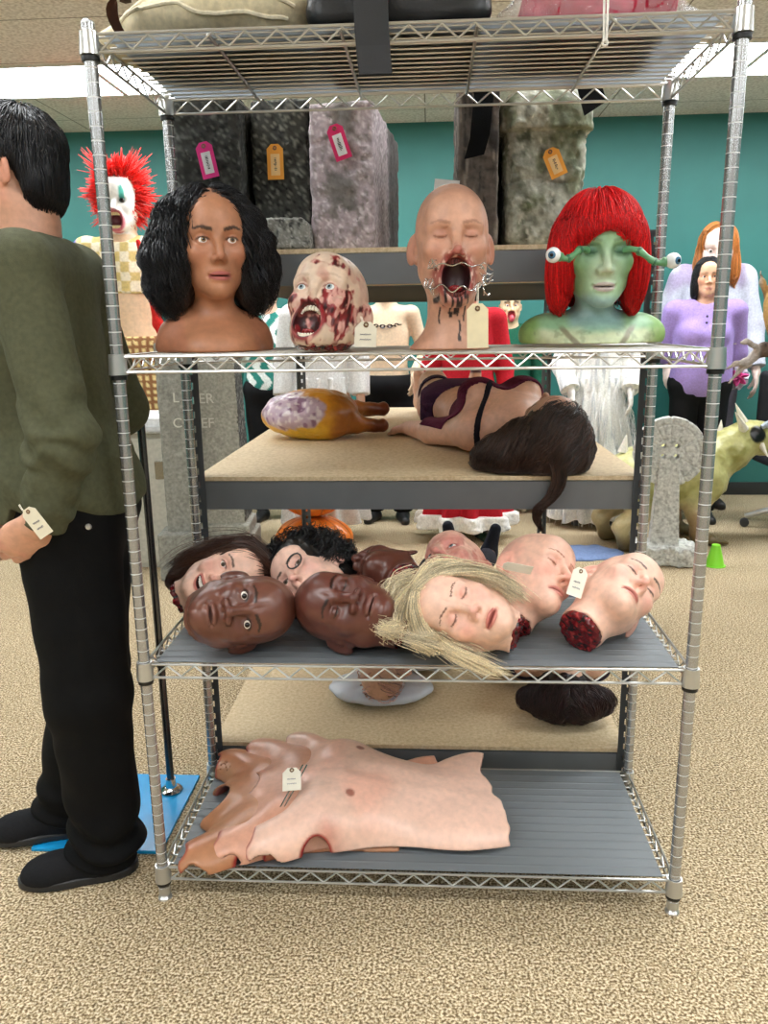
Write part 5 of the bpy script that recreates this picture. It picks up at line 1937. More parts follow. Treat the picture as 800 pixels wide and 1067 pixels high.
def dark(P):
    d = box(P, (0, 0, .05), (.175, .19, .05), .035)
    d = smin(d, ell(P, (-.05, -.06, .085), (.1, .12, .035)), .04)
    d = d + .006 * fbm(P * V(1, 1, 2), 16, 131, 2)
    return smax(d, -P[:, 2], .004)
gb = thing('garment_bag', 'black folded garment bag with straps hanging over the top tier', 'bag', (-.02, .225, ZR))
sdf_obj('bag_body', dark, (-.2, -.21, -.01), (.2, .21, .14), .006, mat_col('black nylon', .4, .1, 60, .3, 200, spec=.5), gb, S('101012'))
def ribbon(g, pts, wv, th, col):
    pts = np.asarray(pts, float); wv = np.asarray(wv, float)
    tn = np.gradient(pts, axis=0); tn /= np.linalg.norm(tn, axis=1, keepdims=True)
    nn = np.cross(tn, wv); nn /= np.linalg.norm(nn, axis=1, keepdims=True) + 1e-9
    K = len(pts)
    v = np.stack([pts - wv / 2 - nn * th / 2, pts + wv / 2 - nn * th / 2, pts + wv / 2 + nn * th / 2, pts - wv / 2 + nn * th / 2], 1).reshape(-1, 3)
    i = np.arange(K * 4).reshape(K, 4)
    q = np.stack([i[:-1], np.roll(i, -1, 1)[:-1], np.roll(i, -1, 1)[1:], i[1:]], -1).reshape(-1, 4)
    q = np.concatenate([q, i[:1, ::-1], i[-1:]])
    g.add(v, q, None, col)
g = Geo()
yf = -.225
ribbon(g, [(-.05, yf + .06, .095), (-.049, yf + .012, .10), (-.048, yf - .012, .06), (-.046, yf - .016, -.02), (-.043, yf - .016, -.06), (-.040, yf - .014, -.094)], (.062, 0, 0), .003, S('121214'))
ribbon(g, [(-.042, yf - .018, -.045), (-.040, yf - .018, -.092)], (.058, 0, 0), .004, S('1c1c1f'))
g.obj('front_strap', mat_col('black webbing', .5, .1, 60, .2, 500), gb, smooth=False)
yb = .236
g = Geo()
ribbon(g, [(.13, yb - .09, .085), (.16, yb - .01, .07), (.187, yb + .012, .0), (.178, yb + .012, -.10), (.165, yb + .013, -.145)], (.048, 0, .01), .003, S('0d0d0f'))
g.obj('rear_strap', CLOTH, gb, smooth=False)


def redp(P):
    d = box(P, (0, 0, .045), (.145, .15, .045), .03)
    d = d + .008 * fbm(P * V(1.4, .7, 1.6), 13, 141, 2)
    return smax(d, .004 - P[:, 2], .004)
rc = sdf_obj('folded_red_fabric', redp, (-.17, -.17, -.01), (.17, .17, .12), .005, CLOTH, None, lambda P: mix(np.broadcast_to(S('a81e32'), (len(P), 3)), S('c2485a'), sstep(.1, .5, fbm(P, 16, 142, 2))))
rc.location = (.362, .22, ZR + .003); tag(rc, 'folded red fabric packed inside the clear plastic bag on top', 'fabric')
m, nt, b, N, L = M_('clear polythene')
b.inputs['Base Color'].default_value = (.95, .95, .96, 1); b.inputs['Roughness'].default_value = .12
tr = N('ShaderNodeBsdfTransparent'); mx = N('ShaderNodeMixShader'); mx.inputs[0].default_value = .1
L(tr.outputs[0], mx.inputs[1]); L(b.outputs[0], mx.inputs[2]); L(mx.outputs[0], nt.nodes['Material Output'].inputs['Surface'])
nb = N('ShaderNodeTexNoise'); nb.inputs['Scale'].default_value = 22; bp = N('ShaderNodeBump'); bp.inputs['Strength'].default_value = .7; bp.inputs['Distance'].default_value = .02
tc = N('ShaderNodeTexCoord'); L(tc.outputs['Object'], nb.inputs['Vector']); L(nb.outputs['Fac'], bp.inputs['Height']); L(bp.outputs['Normal'], b.inputs['Normal'])
def bagp(P):
    d = redp(P) - .012
    d = smin(d, ell(P, (.17, -.02, .03), (.05, .09, .028)), .03)
    d = smin(d, ell(P, (-.16, -.05, .03), (.04, .1, .028)), .03)
    return smax(np.abs(d + .003 * fbm(P, 24, 143, 2)) - .0018, .0 - P[:, 2], .002)
pb = thing('plastic_bag', 'clear plastic bag holding red fabric with a white cord on top of the rack', 'bag', (.362, .22, ZR))
sdf_obj('film', bagp, (-.23, -.2, -.01), (.25, .2, .14), .004, m, pb)
g = Geo()
c0 = at(632, 0, -.012) - np.array((.362, .22, ZR))
for o in (-.004, .004):
    g.tube(string_curve(c0 + np.array((o, .01, .05)), c0 + np.array((o * .6, -.002, -.066)), 0), .0022, 6, S('ece8e0'))
g.tube(torus_pts(c0 + np.array((0, -.002, -.069)), (1, 0, 0), (0, 0, 1), .0045, 20), .0022, 6, S('ece8e0'))
g.obj('cord', CLOTH, pb, label='white tie cord')

sb = thing('black_strap', 'black webbing strap end hanging behind the rear edge of the top tier', 'strap', (0, 0, 0))
sb['label'] = 'short black strap end hanging behind the top tier above the red-wigged bust'
p0 = at(612, 84, .475)
g = Geo()
ribbon(g, [p0 + np.array((-.03, -.10, .035)), p0 + np.array((-.012, -.02, .034)), p0 + np.array((0, .004, .01)), p0 + np.array((.012, .006, -.03)), p0 + np.array((.022, .006, -.06))], (.05, 0, .03), .003, S('0e0e10'))
g.obj('webbing', CLOTH, sb, smooth=False)
pc_ = at(459, 187, .512)
cd = thing('white_card', 'blank white card standing on the top board beside the weathered post', 'card', (pc_[0], .512, ZT), rotm('Y', 6))
hc_ = pc_[2] - ZT - .004
g = Geo(); g.box((0, .0, hc_ / 2 + .004), (.062, .0014, hc_), None, 0, S('e9e8e6')); g.obj('sheet', PAPER, cd, smooth=False)
g = Geo(); g.box((0, .03, .004), (.062, .062, .0014), None, 0, S('e9e8e6')); g.obj('folded_foot', PAPER, cd, smooth=False)
# ================================================================= the man mannequin beside the rack
mskin = S('dba58a')
mcf = dict(skin=mskin, eyes='open', mouth='closed', browc=S('1a1412'), iris=S('3a281c'), lipc=S('b06a60'), seed=151, necklen=.06)
mhc = np.array((-.843, .13, 1.655)); mR = frame((-1, -.12, -.02), (0, 0, 1))
mhf = head_fn(mcf)
SHN, SHF = np.array((-.77, -.02, 1.445)), np.array((-.795, .29, 1.445))
ELN, WRN = np.array((-.69, -.08, 1.115)), np.array((-.762, -.075, .945))
ELF, WRF = np.array((-.74, .37, 1.13)), np.array((-.92, .14, .95))


def m_torso(P, t=0.):
    d = ell(P, (-.825, .135, 1.29), (.112 + t, .16 + t, .2 + t))
    d = smin(d, ell(P, (-.805, .135, 1.06), (.11 + t, .15 + t, .17 + t)), .08)
    d = smin(d, ell(P, (-.785, .135, .95), (.12 + t, .165 + t, .13 + t)), .08)
    return smin(d, cap(P, SHN, SHF, .055 + t), .06)


LEGS = (((-.765, .055, .92), (-.755, .05, .5), (-.765, .09, .09)), ((-.775, .215, .92), (-.825, .225, .5), (-.925, .24, .105)))


def m_body(P):
    d = smin(m_torso(P), mhf(((P - mhc.astype(F4)) @ mR).astype(F4)), .03)
    d = smin(d, cap(P, (-.82, .135, 1.42), mhc + V(.03, 0, -.09), .06, .052), .04)
    d = smin(d, chain(P, [SHN, ELN, WRN], [.05, .042, .028], .03), .03)
    d = smin(d, chain(P, [SHF, ELF, WRF], [.05, .042, .028], .03), .03)
    d = smin(d, hand_fn(P, WRN, (-.75, .12, -.6), (-.35, .55, .1), -1, .75, 1.08), .02)
    d = smin(d, hand_fn(P, WRF, (-.2, -.7, -.55), (.4, -.2, -.3), 1, .5, 1.0), .02)
    for hip, kn, an in LEGS:
        d = smin(d, chain(P, [hip, kn, an], [.088, .056, .04], .03), .04)
        d = smin(d, cap(P, V(*an) + V(0, 0, -.045), V(*an) + V(-.14, -.04, -.06), .035, .025), .03)
    return d


man = thing('standing_man', 'man mannequin in an olive long-sleeved shirt and black trousers beside the rack', 'mannequin', (0, 0, 0))
def m_col(P):
    c = np.broadcast_to(mskin, (len(P), 3)).astype(F4) * (1 + .08 * fbm(P, 14, 5, 2))[:, None]
    c = mix(c, S('d08a78'), .5 * sstep(.1, .5, fbm(P, 25, 6, 2)) * sstep(1.0, .95, P[:, 2]))
    q = ((P - mhc.astype(F4)) @ mR).astype(F4)
    m = (np.abs(q) < .125).all(1)
    c[m] = head_col(mcf)(q[m])
    return c
sdf_obj('body', m_body, (-1.2, -.2, -.0), (-.55, .5, 1.8), .0055, SKIN, man, m_col)
for s in (-1, 1):
    eyeball(man, mhc + mR @ np.array((s * .031, -.0712, -.001)), .0125, mR @ np.array((0, -1, 0)), S('3a281c'))


def shirt(P):
    d = m_torso(P, .020)
    d = smin(d, ell(P, (-.785, .13, 1.0), (.14, .185, .12)), .06)
    f1 = .006 * fbm(P * V(1.2, 1.2, .35), 14, 161, 2)
    s1 = smin(cap(P, SHN + V(.005, 0, 0), ELN, .068, .064), cap(P, ELN, WRN + V(.02, 0, .01), .064, .048), .03)
    s2 = smin(cap(P, SHF, ELF, .068, .060), cap(P, ELF, WRF, .060, .045), .03)
    tw = (P - WRN.astype(F4)) @ unit(ELN - WRN).astype(F4)
    near = np.exp(-((cap(P, ELN, WRN, .03)) / .08) ** 2)
    s1 = s1 + near * .005 * np.sin(tw * 80 + 4 * noise(P, 18, 162)) + .003 * fbm(P, 22, 163, 2)
    # folds at the bent elbow
    el = np.exp(-(((P - ELN.astype(F4)) ** 2).sum(1)) / .012)
    s1 = s1 + el * .005 * np.sin((P[:, 2] * 1.0 + P[:, 0] * .9) * 75)
    d = smin(d + f1 + .006 * np.sin((P[:, 2] + P[:, 0] * 1.5) * 45 + 3 * noise(P, 7, 164)) * sstep(1.25, 1.0, P[:, 2]), smin(s1, s2, .01), .018)
    hem = .935 + .03 * sstep(-.9, -.65, P[:, 0]) * 0 + .01 * noise(P, 8, 165)
    d = smax(d, smin(hem - P[:, 2], cap(P, ELN, WRN + V(-.015, 0, -.012), .075, .075), .004) if False else np.maximum(hem - P[:, 2] - 10 * (cap(P, ELN, WRN, .07) < 0), -10), .004)
    # cuffs and neckline
    cu = unit(WRN - ELN)
    d = smax(d, np.where(cap(P, ELN, WRN + cu * .1, .07) < 0, plane(P, WRN + cu * .005, cu), -1), .003)
    cu = unit(WRF - ELF)
    d = smax(d, np.where(cap(P, ELF, WRF + cu * .1, .06) < 0, plane(P, WRF + cu * .005, cu), -1), .003)
    d = smax(d, -ell(P, (-.858, .135, 1.585), (.082, .085, .068)), .005)
    return smax(d, -(m_body(P) - .0015), .002)


sdf_obj('shirt', shirt, (-1.04, -.2, .86), (-.55, .5, 1.62), .006, CLOTH, man, lambda P: np.broadcast_to(S('53543f'), (len(P), 3)) * (1 + .10 * fbm(P, 9, 166, 2))[:, None])


def trousers(P):
    d = ell(P, (-.78, .135, .93), (.132, .178, .13))
    for (hip, kn, an), w in zip(LEGS, (1., .95)):
        l = chain(P, [hip, kn, V(*an) + V(.0, .0, .02)], [.112 * w, .092 * w, .080], .04)
        l = smin(l, ell(P, V(*an) + V(-.005, 0, -.01), (.088, .072, .05)), .03)
        d = smin(d, l, .045)
    low = sstep(.35, .08, P[:, 2])
    d = d + (.004 + .003 * low) * np.sin(P[:, 2] * (60 + 30 * low) + 5 * noise(P, 6, 171)) * (.3 + low) + .006 * fbm(P * V(1, 1, .5), 10, 172, 2)
    d = smax(d, P[:, 2] - 1.03, .006)
    d = smax(d, .028 + .012 * noise(P, 9, 173) - P[:, 2], .004)
    return d


tr_ = sdf_obj('trousers', trousers, (-1.1, -.12, .0), (-.55, .45, 1.06), .0065, mat_col('black cotton', .8, .12, 60, .5, 500, spec=.15), man, S('0c0c0d'))
g = Geo(); g.lathe([(0, .003), (.0055, .002), (.0065, 0), (.0065, -.002)], 14, at(92, 549, -.055), np.stack([(1, 0, 0), (0, 0, 1), (0, -1, 0)], 1)); g.obj('rivet', CHROME, tr_)
for (hip, kn, an), nm in zip(LEGS, 'nf'):
    c = np.array(an) * V(1, 1, 0)
    dv = unit(np.array((-1, -.30, 0))); sv = np.array((-dv[1], dv[0], 0))
    Rs = np.stack([dv, sv, (0, 0, 1.)], 1)
    zz = .0105 if nm == 'f' else .0005
    def up(P):
        q = (P - (c + V(0, 0, zz)).astype(F4)) @ Rs.astype(F4)
        d = ell(q, (-.005, 0, .045), (.06, .045, .06))
        d = smin(d, ell(q, (.09, 0, .03), (.10, .045, .042)), .05)
        d = smin(d, ell(q, (.145, .004, .025), (.062, .044, .03)), .03)
        d = smax(d, .012 - q[:, 2], .006)
        tong = np.abs(np.sqrt((q[:, 0] - .03) ** 2 + (q[:, 1] * 1.3) ** 2) - .055)
        return d + .0025 * sstep(.004, 0, tong) * sstep(.03, .05, q[:, 2]) + .0006 * noise(q, 260, 3)
    def sole(P):
        q = (P - (c + V(0, 0, zz)).astype(F4)) @ Rs.astype(F4)
        d = ell(q * V(1, 1, 0), (-.005, 0, 0), (.064, .046, 1))
        d = smin(d, ell(q * V(1, 1, 0), (.11, .002, 0), (.105, .05, 1)), .04)
        return smax(d, np.abs(q[:, 2] - .011) - .011, .004)
    s_ = sdf_obj('shoe', up, c + V(-.28, -.16, 0), c + V(.12, .12, .14), .0045, mat_col('charcoal canvas', .85, .12, 200, .5, 900, spec=.15), man, S('1c1c1e'))
    sdf_obj('sole', sole, c + V(-.30, -.18, -.01), c + V(.14, .14, .06), .0045, RUBBER, s_, S('242426'))

# hair: black, straight, to the nape
def mvol(P):
    X = P.copy(); X[:, 0] = np.abs(X[:, 0])
    d = ell(P, (0, .014, .036), (.086, .104, .092))
    d = smin(d, ell(P, (0, .064, -.035), (.07, .045, .065)), .03)
    d = smin(d, ell(X, (.068, -.03, .035), (.022, .05, .045)), .02)
    hole = ell(P, (0, -.125, -.08), (.075, .10, .115))
    hole = smin(hole, ell(X, (.09, .008, -.03), (.04, .022, .042)), .01)
    return smax(d + .004 * fbm(P, 24, 31, 2), -hole, .008)
hp, hd = scalp_pts(3000, 155, cond=lambda p: p[:, 2] > .02)
cr = np.array((0.02, .05, .12))
d0 = hp - cr; d0[:, 2] *= .3; d0 /= np.linalg.norm(d0, axis=1, keepdims=True) + 1e-9
def mstop(pa, rr):
    x, y, z = pa[..., 0], pa[..., 1], pa[..., 2]
    lim = np.where(y > .045, -.088, np.where(y > -.02, -.0, .012)) + rr.normal(0, .009, (len(pa), 1))
    return z < lim
hair_on(man, mvol, (-.12, -.12, -.14), (.12, .16, .15), .004, hp, d0, 24, .0098, S('131116'), .0014, off=(-.002, .006), stiff=.78, jit=.05, stick=.8, wave=(.0025, 1.2), coh=40, stop=mstop, seed=157, M=(mR, mhc))
paper_tag(man, at(27, 530, -.16), (.80, -.1, .5), (-.45, -.05, .85), .034, .064, S('e9e0c8'), seed=13, string=at(20, 526, -.12))

# --- the stand the mannequin is held by
st = thing('mannequin_stand', 'square bright blue base plate with a thin dark pole behind the olive-shirted man', 'stand', (-.83, .335, 0))
g = Geo(); g.box((0, 0, .005), (.345, .36, .0095), rotm('Z', 0), .002, S('1a9fe0'))
g.obj('base_plate', mat_col('blue protective film', .25, .06, 20, .15, 30), st, smooth=False)
px_, py_ = .113, .095
g = Geo()
g.lathe([(0, .0095), (.03, .0095), (.032, .014), (.026, .02), (.016, .024), (.014, .05), (0, .05)], 28, (px_, py_, 0)); g.obj('socket', mat_plain('polished chrome', S('d8d8d8'), .1, 1.), st)
g = Geo(); g.lathe([(0, .045), (.0105, .045), (.0105, 1.08), (0, 1.08)], 16, (px_, py_, 0), col=S('5a5b5e')); 
g.obj('pole', mat_plain('dark chrome', S('5a5b5e'), .25, .9), st)
g = Geo(); g.lathe([(0, .40), (.0125, .40), (.0125, .44), (0, .44)], 16, (px_, py_, 0)); g.obj('height_clamp', BLACKP, st)
# ================================================================= figures and props standing behind the racks
def dressed(name, label, loc, yaw, scale, cf, top=None, bottom=None, shoes=None, h=.008, col=None, **k):
    """a standing costume figure: body, then a top, trousers or a skirt, and shoes as its parts"""
    fg = Fig(cf=cf, **k)
    t = figure_obj(name, label, 'figure', fg, loc, yaw, scale, h, extra_col=col)
    lo, hi = fg.box()
    arms = lambda P, e: smin(fg.arm(P, 0, e), fg.arm(P, 1, e), .01)
    if top:
        r0_, r1_ = top.get('z', (.93, 1.47)); r1_ = 1.58; sl = top.get('sleeve', 1.)
        def tf(P):
            d = fg.torso(P, top.get('t', .018))
            if sl:
                a = arms(P, top.get('st', .018))
                for i in (0, 1):
                    u = unit(fg.wr[i] - fg.el[i]); e = fg.el[i] + (fg.wr[i] - fg.el[i]) * (sl * 2 - 1) if sl > .5 else fg.sh[i] + (fg.el[i] - fg.sh[i]) * sl * 2
                    dd = u if sl > .5 else unit(fg.el[i] - fg.sh[i])
                    a = smax(a, np.where(fg.arm(P, i, .06) < 0, plane(P, e, dd), -1), .004)
                d = smin(d, a, .02)
            if top.get('flare'):
                zz = np.clip((1.15 - P[:, 2]) / .5, 0, 1.2)
                d = d - top['flare'] * zz
            d = d + top.get('fold', .006) * fbm(P * V(1, 1, .4), 13, 7, 2)
            d = smax(d, r0_ - P[:, 2] + .006 * noise(P, 12, 8) - 3. * (arms(P, .05) < 0) * (P[:, 2] < r0_ + .02), .005)
            d = smax(d, P[:, 2] - r1_, .005)
            d = smax(d, -ell(P, fg.head_c + V(0, -.01, -.12), (.075, .075, .075)), .004)
            return d
        o = sdf_obj(top.get('name', 'shirt'), tf, lo, hi, h, top.get('mat', CLOTH), t, top['col'])
        if 'trim' in top:
            def tr(P):
                return smax(tf(P) - .014 - .006 * noise(P, 60, 3), np.abs(P[:, 2] - r0_ - .03) - .04, .01)
            sdf_obj('fur_trim', tr, lo, hi, h, CLOTH, o, top['trim'], label='white fur hem')
    if bottom:
        z0 = bottom.get('z', .07)
        if bottom.get('skirt'):
            def bf(P):
                zz = np.clip((1.0 - P[:, 2]), 0, 1.)
                r = .14 + bottom['skirt'] * zz
                a = np.arctan2(P[:, 1], P[:, 0])
                r = r + (.012 + .03 * zz) * np.sin(a * bottom.get('pleats', 14) + 3 * noise(P * V(.3, .3, .6), 6, 9))
                d = (np.sqrt((P[:, 0] / 1.15) ** 2 + (P[:, 1] / .85) ** 2) - r) * .8
                d = smax(d, P[:, 2] - 1.05, .01); return smax(d, z0 - P[:, 2] + .03 * noise(P, 9, 10), .006)
            sk_ = sdf_obj('skirt', bf, (-.75, -.65, -.02), (.75, .65, 1.1), h, CLOTH, t, bottom['col'])
            if 'trim' in bottom:
                tr = lambda P: smax(bf(P) - .022 - .008 * noise(P, 50, 3), np.abs(P[:, 2] - z0 - .035) - .05, .02)
                sdf_obj('fur_trim', tr, (-.75, -.65, -.03), (.75, .65, .3), h, CLOTH, sk_, bottom['trim'])
        else:
            def bf(P):
                w = bottom.get('wide', .018)
                d = smin(smin(fg.leg(P, 0, w), fg.leg(P, 1, w), .01), ell(P, (0, .015, .95), (.165 * fg.w + w, .12 * fg.w + w, .13)), .05)
                d = d + bottom.get('fold', .006) * fbm(P * V(1, 1, .5), 13, 11, 2)
                d = smax(d, P[:, 2] - 1.02, .005); return smax(d, z0 - P[:, 2], .005)
            sdf_obj('trousers', bf, lo, hi, h, CLOTH, t, bottom['col'])
    if shoes is not None:
        for i in (0, 1):
            sdf_obj('shoe', lambda P: smax(fg.foot(P, i, .009), -P[:, 2] + .002, .003), fg.an[i] - .22, fg.an[i] + .1, .006, RUBBER, t, shoes)
    return t, fg


def fl(u, Y, z=.0):
    """floor point under image column u at depth Y"""
    p = at(u, 400, Y); return (p[0], Y, z)


# --- horror clown
def clownpaint(P, X, c):
    x, y, z = X.T
    fr = sstep(.0, -.03, y)
    c = mix(c, S('f0eeea'), fr * .95)
    c = mix(c, S('4fb3a4'), fr * sstep(.013, .009, np.abs(x - .032)) * sstep(-.008, .0, z) * sstep(.075, .06, z + np.abs(x - .032) * 2.5))
    c = mix(c, S('1a1214'), fr * .9 * np.exp(-(((x - .031) / .017) ** 2 + ((z + .001) / .011) ** 4)))
    e = np.sqrt((x / .036) ** 2 + ((z + .082) / .042) ** 2)
    c = mix(c, S('c86a78'), fr * sstep(1.15, 1.0, e)); return mix(c, S('5a1420'), fr * sstep(.75, .6, e))
ccf = dict(skin=S('e3c3a0'), eyes='open', mouth='scream', seed=201, paint=clownpaint, browm=0, white=S('4a4444'), aper=.0075, iris=S('0e0e0e'), nosew=1.4, teethc=S('e0cf9a'), wrinkle=.5)
def patch(P):
    c = np.broadcast_to(S('d3bd7c'), (len(P), 3)).astype(F4)
    a = (np.floor(P[:, 0] * 22) + np.floor(P[:, 2] * 22)) % 2
    c = mix(c, S('efe6cf'), (a == 0) * (P[:, 2] > 1.2) * .9)
    return mix(c, S('4a5ab0'), sstep(-.2, -.22, P[:, 0]))
def check(P):
    c = np.broadcast_to(S('e6cf93'), (len(P), 3)).astype(F4)
    a = ((P[:, 0] * 30) % 1 < .38) | ((P[:, 2] * 30) % 1 < .38)
    c = mix(c, S('7a3a20'), a * .85); return mix(c, S('eeeae2'), sstep(.62, .6, P[:, 2]))
clown, cfig = dressed('clown_figure', 'tall clown figure with red hair and white face paint behind the wire rack', fl(140, 3.3), 8, 1.25, ccf,
    top=dict(col=patch, z=(1.22, 1.47), sleeve=.35, t=.012), bottom=dict(col=check, wide=.05, fold=.014), shoes=S('b02a2a'), hs=1.12)
for row in (1, -1):
    g = Geo()
    for i in range(-3, 4):
        q = np.array((.0215 * math.sin(i * .33), -.075 - .012 * math.cos(i * .33), -.0795 + row * .026)) * cfig.hs
        g.box(cfig.head_R @ q + cfig.head_c, (.0075, .006, .014), rotm('Z', i * 18), .002, S('e0cf9a'))
    g.obj('upper_teeth' if row == 1 else 'lower_teeth', PAINT, clown)
rr = np.random.default_rng(211)
hp, hd = scalp_pts(2600, 212, cond=lambda p: (p[:, 2] > -.05) & ((p[:, 1] > -.02) | (p[:, 2] > .095)))
hd = hd + rr.normal(0, .25, hd.shape); k = np.floor(hp[:, 0] * 40) * .7 + np.floor(hp[:, 2] * 40)
ln = .032 + .022 * np.sin(k * 3.1) + .03 * (hp[:, 2] > .1)
t_ = np.linspace(0, 1, 7)
pa = hp[:, None] + hd[:, None] * (ln[:, None] * t_)[..., None] * V(1.35, 1, .95)
pa = pa * cfig.hs @ cfig.head_R.T + cfig.head_c
strands('hair', pa, .003, S('e0261e'), HAIR_MATTE, clown, 4, 213, .2, .3)
def red_scarf(P):
    return chain(P, [V(.10, -.12, 1.45), V(.15, -.15, 1.25), V(.165, -.14, 1.08), V(.19, -.13, .95)], [.012, .02, .024, .012], .02) + .006 * fbm(P, 22, 3, 2)
sdf_obj('red_scarf', red_scarf, (.0, -.25, .9), (.3, 0, 1.5), .008, CLOTH, clown, S('d02a26'))

# --- woman in lilac, and the tall old man behind her
pcf = dict(skin=S('d9a888'), eyes='open', mouth='closed', jaw=.9, nosew=1.05, browc=S('1a1210'), lipc=S('b87066'), seed=221, browm=.6)
pw_, pfg = dressed('woman_figure', 'black-haired woman figure in a lilac top and black trousers', fl(729, 3.78), -12, .972, pcf,
    top=dict(col=S('a48ccb'), z=(.86, 1.47), sleeve=.62, t=.022, st=.022, fold=.009), bottom=dict(col=S('141416'), wide=.02), shoes=S('1a1a1a'), w=1.1, bust=1.0, belly=.03,
    el=((-.23, .10, 1.15), (.23, .10, 1.15)), wr=((-.10, .19, 1.0), (.10, .19, 1.0)))
fig_hair(pw_, pfg, bobvol(.0, .05, .078, -.06), 1400, 222, HL, 24, .0105, lambda p: np.stack([np.sign(p[:, 0]) * .9, np.full(len(p), .1), np.full(len(p), -.3)], 1), S('131116'), r0=.0022, stick=.7, L=(.85, 1), stiff=.75)
g = Geo()
for z in (1.385, 1.345, 1.305):
    g.add(*mesh_sdf(lambda P: sph(P, (0, -.137, z), .008), (-.02, -.16, z - .02), (.02, -.11, z + .02), .004), None, S('3a2a4a'))
for i, z in enumerate((1.385, 1.345, 1.305)):
    g = Geo(); v, q = mesh_sdf(lambda P: ell(P, (0, -.132, z), (.008, .006, .008)), (-.02, -.16, z - .02), (.02, -.11, z + .02), .004); g.add(v, q, None, S('3a2a4a'))
    g.obj('button', PAINT, pw_)
ocf = dict(skin=S('e8cfc4'), eyes='open', mouth='parted', browc=S('b08060'), lipc=S('b08078'), seed=231, wrinkle=.9, browm=.4, nosew=1.2, blush=S('d8a498'), jaw=.95)
om, ofg = dressed('old_man_figure', 'tall wrinkled old man figure with long ginger hair standing behind the lilac woman', fl(734, 4.22), -6, 1.13, ocf,
    top=dict(col=lambda P: mix(np.broadcast_to(S('c3c5d2'), (len(P), 3)), S('a79bb8'), sstep(.0, .5, fbm(P, 9, 4, 2))), z=(.75, 1.47), sleeve=.95, t=.03, st=.03, fold=.012), bottom=dict(col=S('5a5660'), wide=.03), shoes=S('2a2624'),
    el=((-.25, .03, 1.14), (.25, .0, 1.14)), wr=((-.24, -.05, .9), (.27, -.10, .86)), F=(-.2, -1, -.1), hs=1.25, head=(0, -.07, 1.575))
fig_hair(om, ofg, bobvol(.004, .064, .125, -.085), 1100, 232, lambda p: (p[:, 2] > -.0) & (p[:, 1] > -.03), 34, .0115, lambda p: np.stack([np.sign(p[:, 0]) * .8, np.full(len(p), .1), np.full(len(p), -.5)], 1), S('c07838'), r0=.0022, stick=.5, wave=(.003, 1.2), L=(.7, 1))
fw = thing('pink_corsage', 'bright pink cloth flower with white ruffle at the old man figure\'s wrist', 'flower', at(769, 393, 3.88))
def flower(P):
    a = np.arctan2(P[:, 2], P[:, 0]); r = np.sqrt(P[:, 0] ** 2 + P[:, 2] ** 2)
    return smax(np.abs(P[:, 1] - .02 * np.sin(a * 6 + r * 60)) - .012, r - .05 - .012 * np.sin(a * 6), .01)
sdf_obj('petals', flower, (-.08, -.05, -.08), (.08, .05, .08), .005, CLOTH, fw, S('ec5fa6'))
def ruff(P):
    a = np.arctan2(P[:, 2], P[:, 0]); r = np.sqrt(P[:, 0] ** 2 + P[:, 2] ** 2)
    return smax(np.abs(P[:, 1] - .035 - .014 * np.sin(a * 9)) - .007, r - .085 - .01 * np.sin(a * 9), .006)
sdf_obj('ruffle', ruff, (-.12, -.05, -.12), (.12, .08, .12), .005, CLOTH, fw, S('ddd6e4'))

# --- gnarled tree creature at the edge
def tree(P):
    d = chain(P, [(.40, 0, 0), (.33, 0, .5), (.16, 0, 1.0), (.03, 0, 1.28)], [.17, .12, .11, .09], .06)
    for s, k in ((-1, .0), (1, .05)):
        for a in (0, 1, 2):
            d = smin(d, chain(P, [(.40 + s * .08, .05 * (a - 1), .05), (.40 + s * (.19 + .06 * a), .12 * (a - 1) - .1, .03)], [.07, .025], .05), .05)
    d = smin(d, ell(P, (0, -.06, 1.38), (.095, .10, .14)), .04)
    d = smax(d, -ell(P, (-.035, -.155, 1.41), (.022, .03, .02)), .01); d = smax(d, -ell(P, (.035, -.155, 1.41), (.022, .03, .02)), .01)
    d = smax(d, -ell(P, (0, -.15, 1.32), (.04, .03, .018)), .01)
    for pts, r in (([(.02, -.03, 1.18), (-.08, -.08, 1.18), (-.16, -.12, 1.12), (-.23, -.12, 1.02)], [.05, .034, .02, .007]), ([(-.08, -.1, 1.17), (-.17, -.14, 1.22), (-.23, -.15, 1.21)], [.022, .013, .005]), ([(-.15, -.12, 1.12), (-.21, -.16, 1.12), (-.27, -.16, 1.08)], [.018, .012, .005]),
                   ([(-.05, 0, 1.4), (-.10, -.03, 1.5), (-.12, -.04, 1.56)], [.03, .014, .004]), ([(.1, 0, 1.2), (.25, 0, 1.3), (.4, -.05, 1.25)], [.05, .03, .01]), ([(.06, 0, 1.42), (.1, 0, 1.58), (.15, 0, 1.66)], [.03, .014, .004])):
        d = smin(d, chain(P, pts, r, .02), .02)
    return d + .012 * np.abs(fbm(P * V(1, 1, .35), 26, 241, 3))
def treecol(P):
    c = np.broadcast_to(S('5c4a3e'), (len(P), 3)).astype(F4)
    c = mix(c, S('2e241e'), sstep(.0, .5, noise(P * V(1, 1, .2), 70, 242)))
    c = mix(c, S('c59a5c'), sstep(1.22, 1.3, P[:, 2]) * sstep(.0, -.05, P[:, 1]) * sstep(.14, .10, np.abs(P[:, 0])) * .85)
    return mix(c, S('b9aea6'), sstep(-.09, -.12, P[:, 0]) * .75)
tr0 = thing('tree_creature', 'gnarled brown tree creature with branch arms at the far edge', 'figure', fl(806, 2.55), rotm('Z', -10))
tr0['label'] = 'gnarled brown tree creature reaching branch arms towards the old man figure'
sdf_obj('body', tree, (-.4, -.35, -.01), (.8, .35, 1.75), .009, STONE, tr0, treecol)

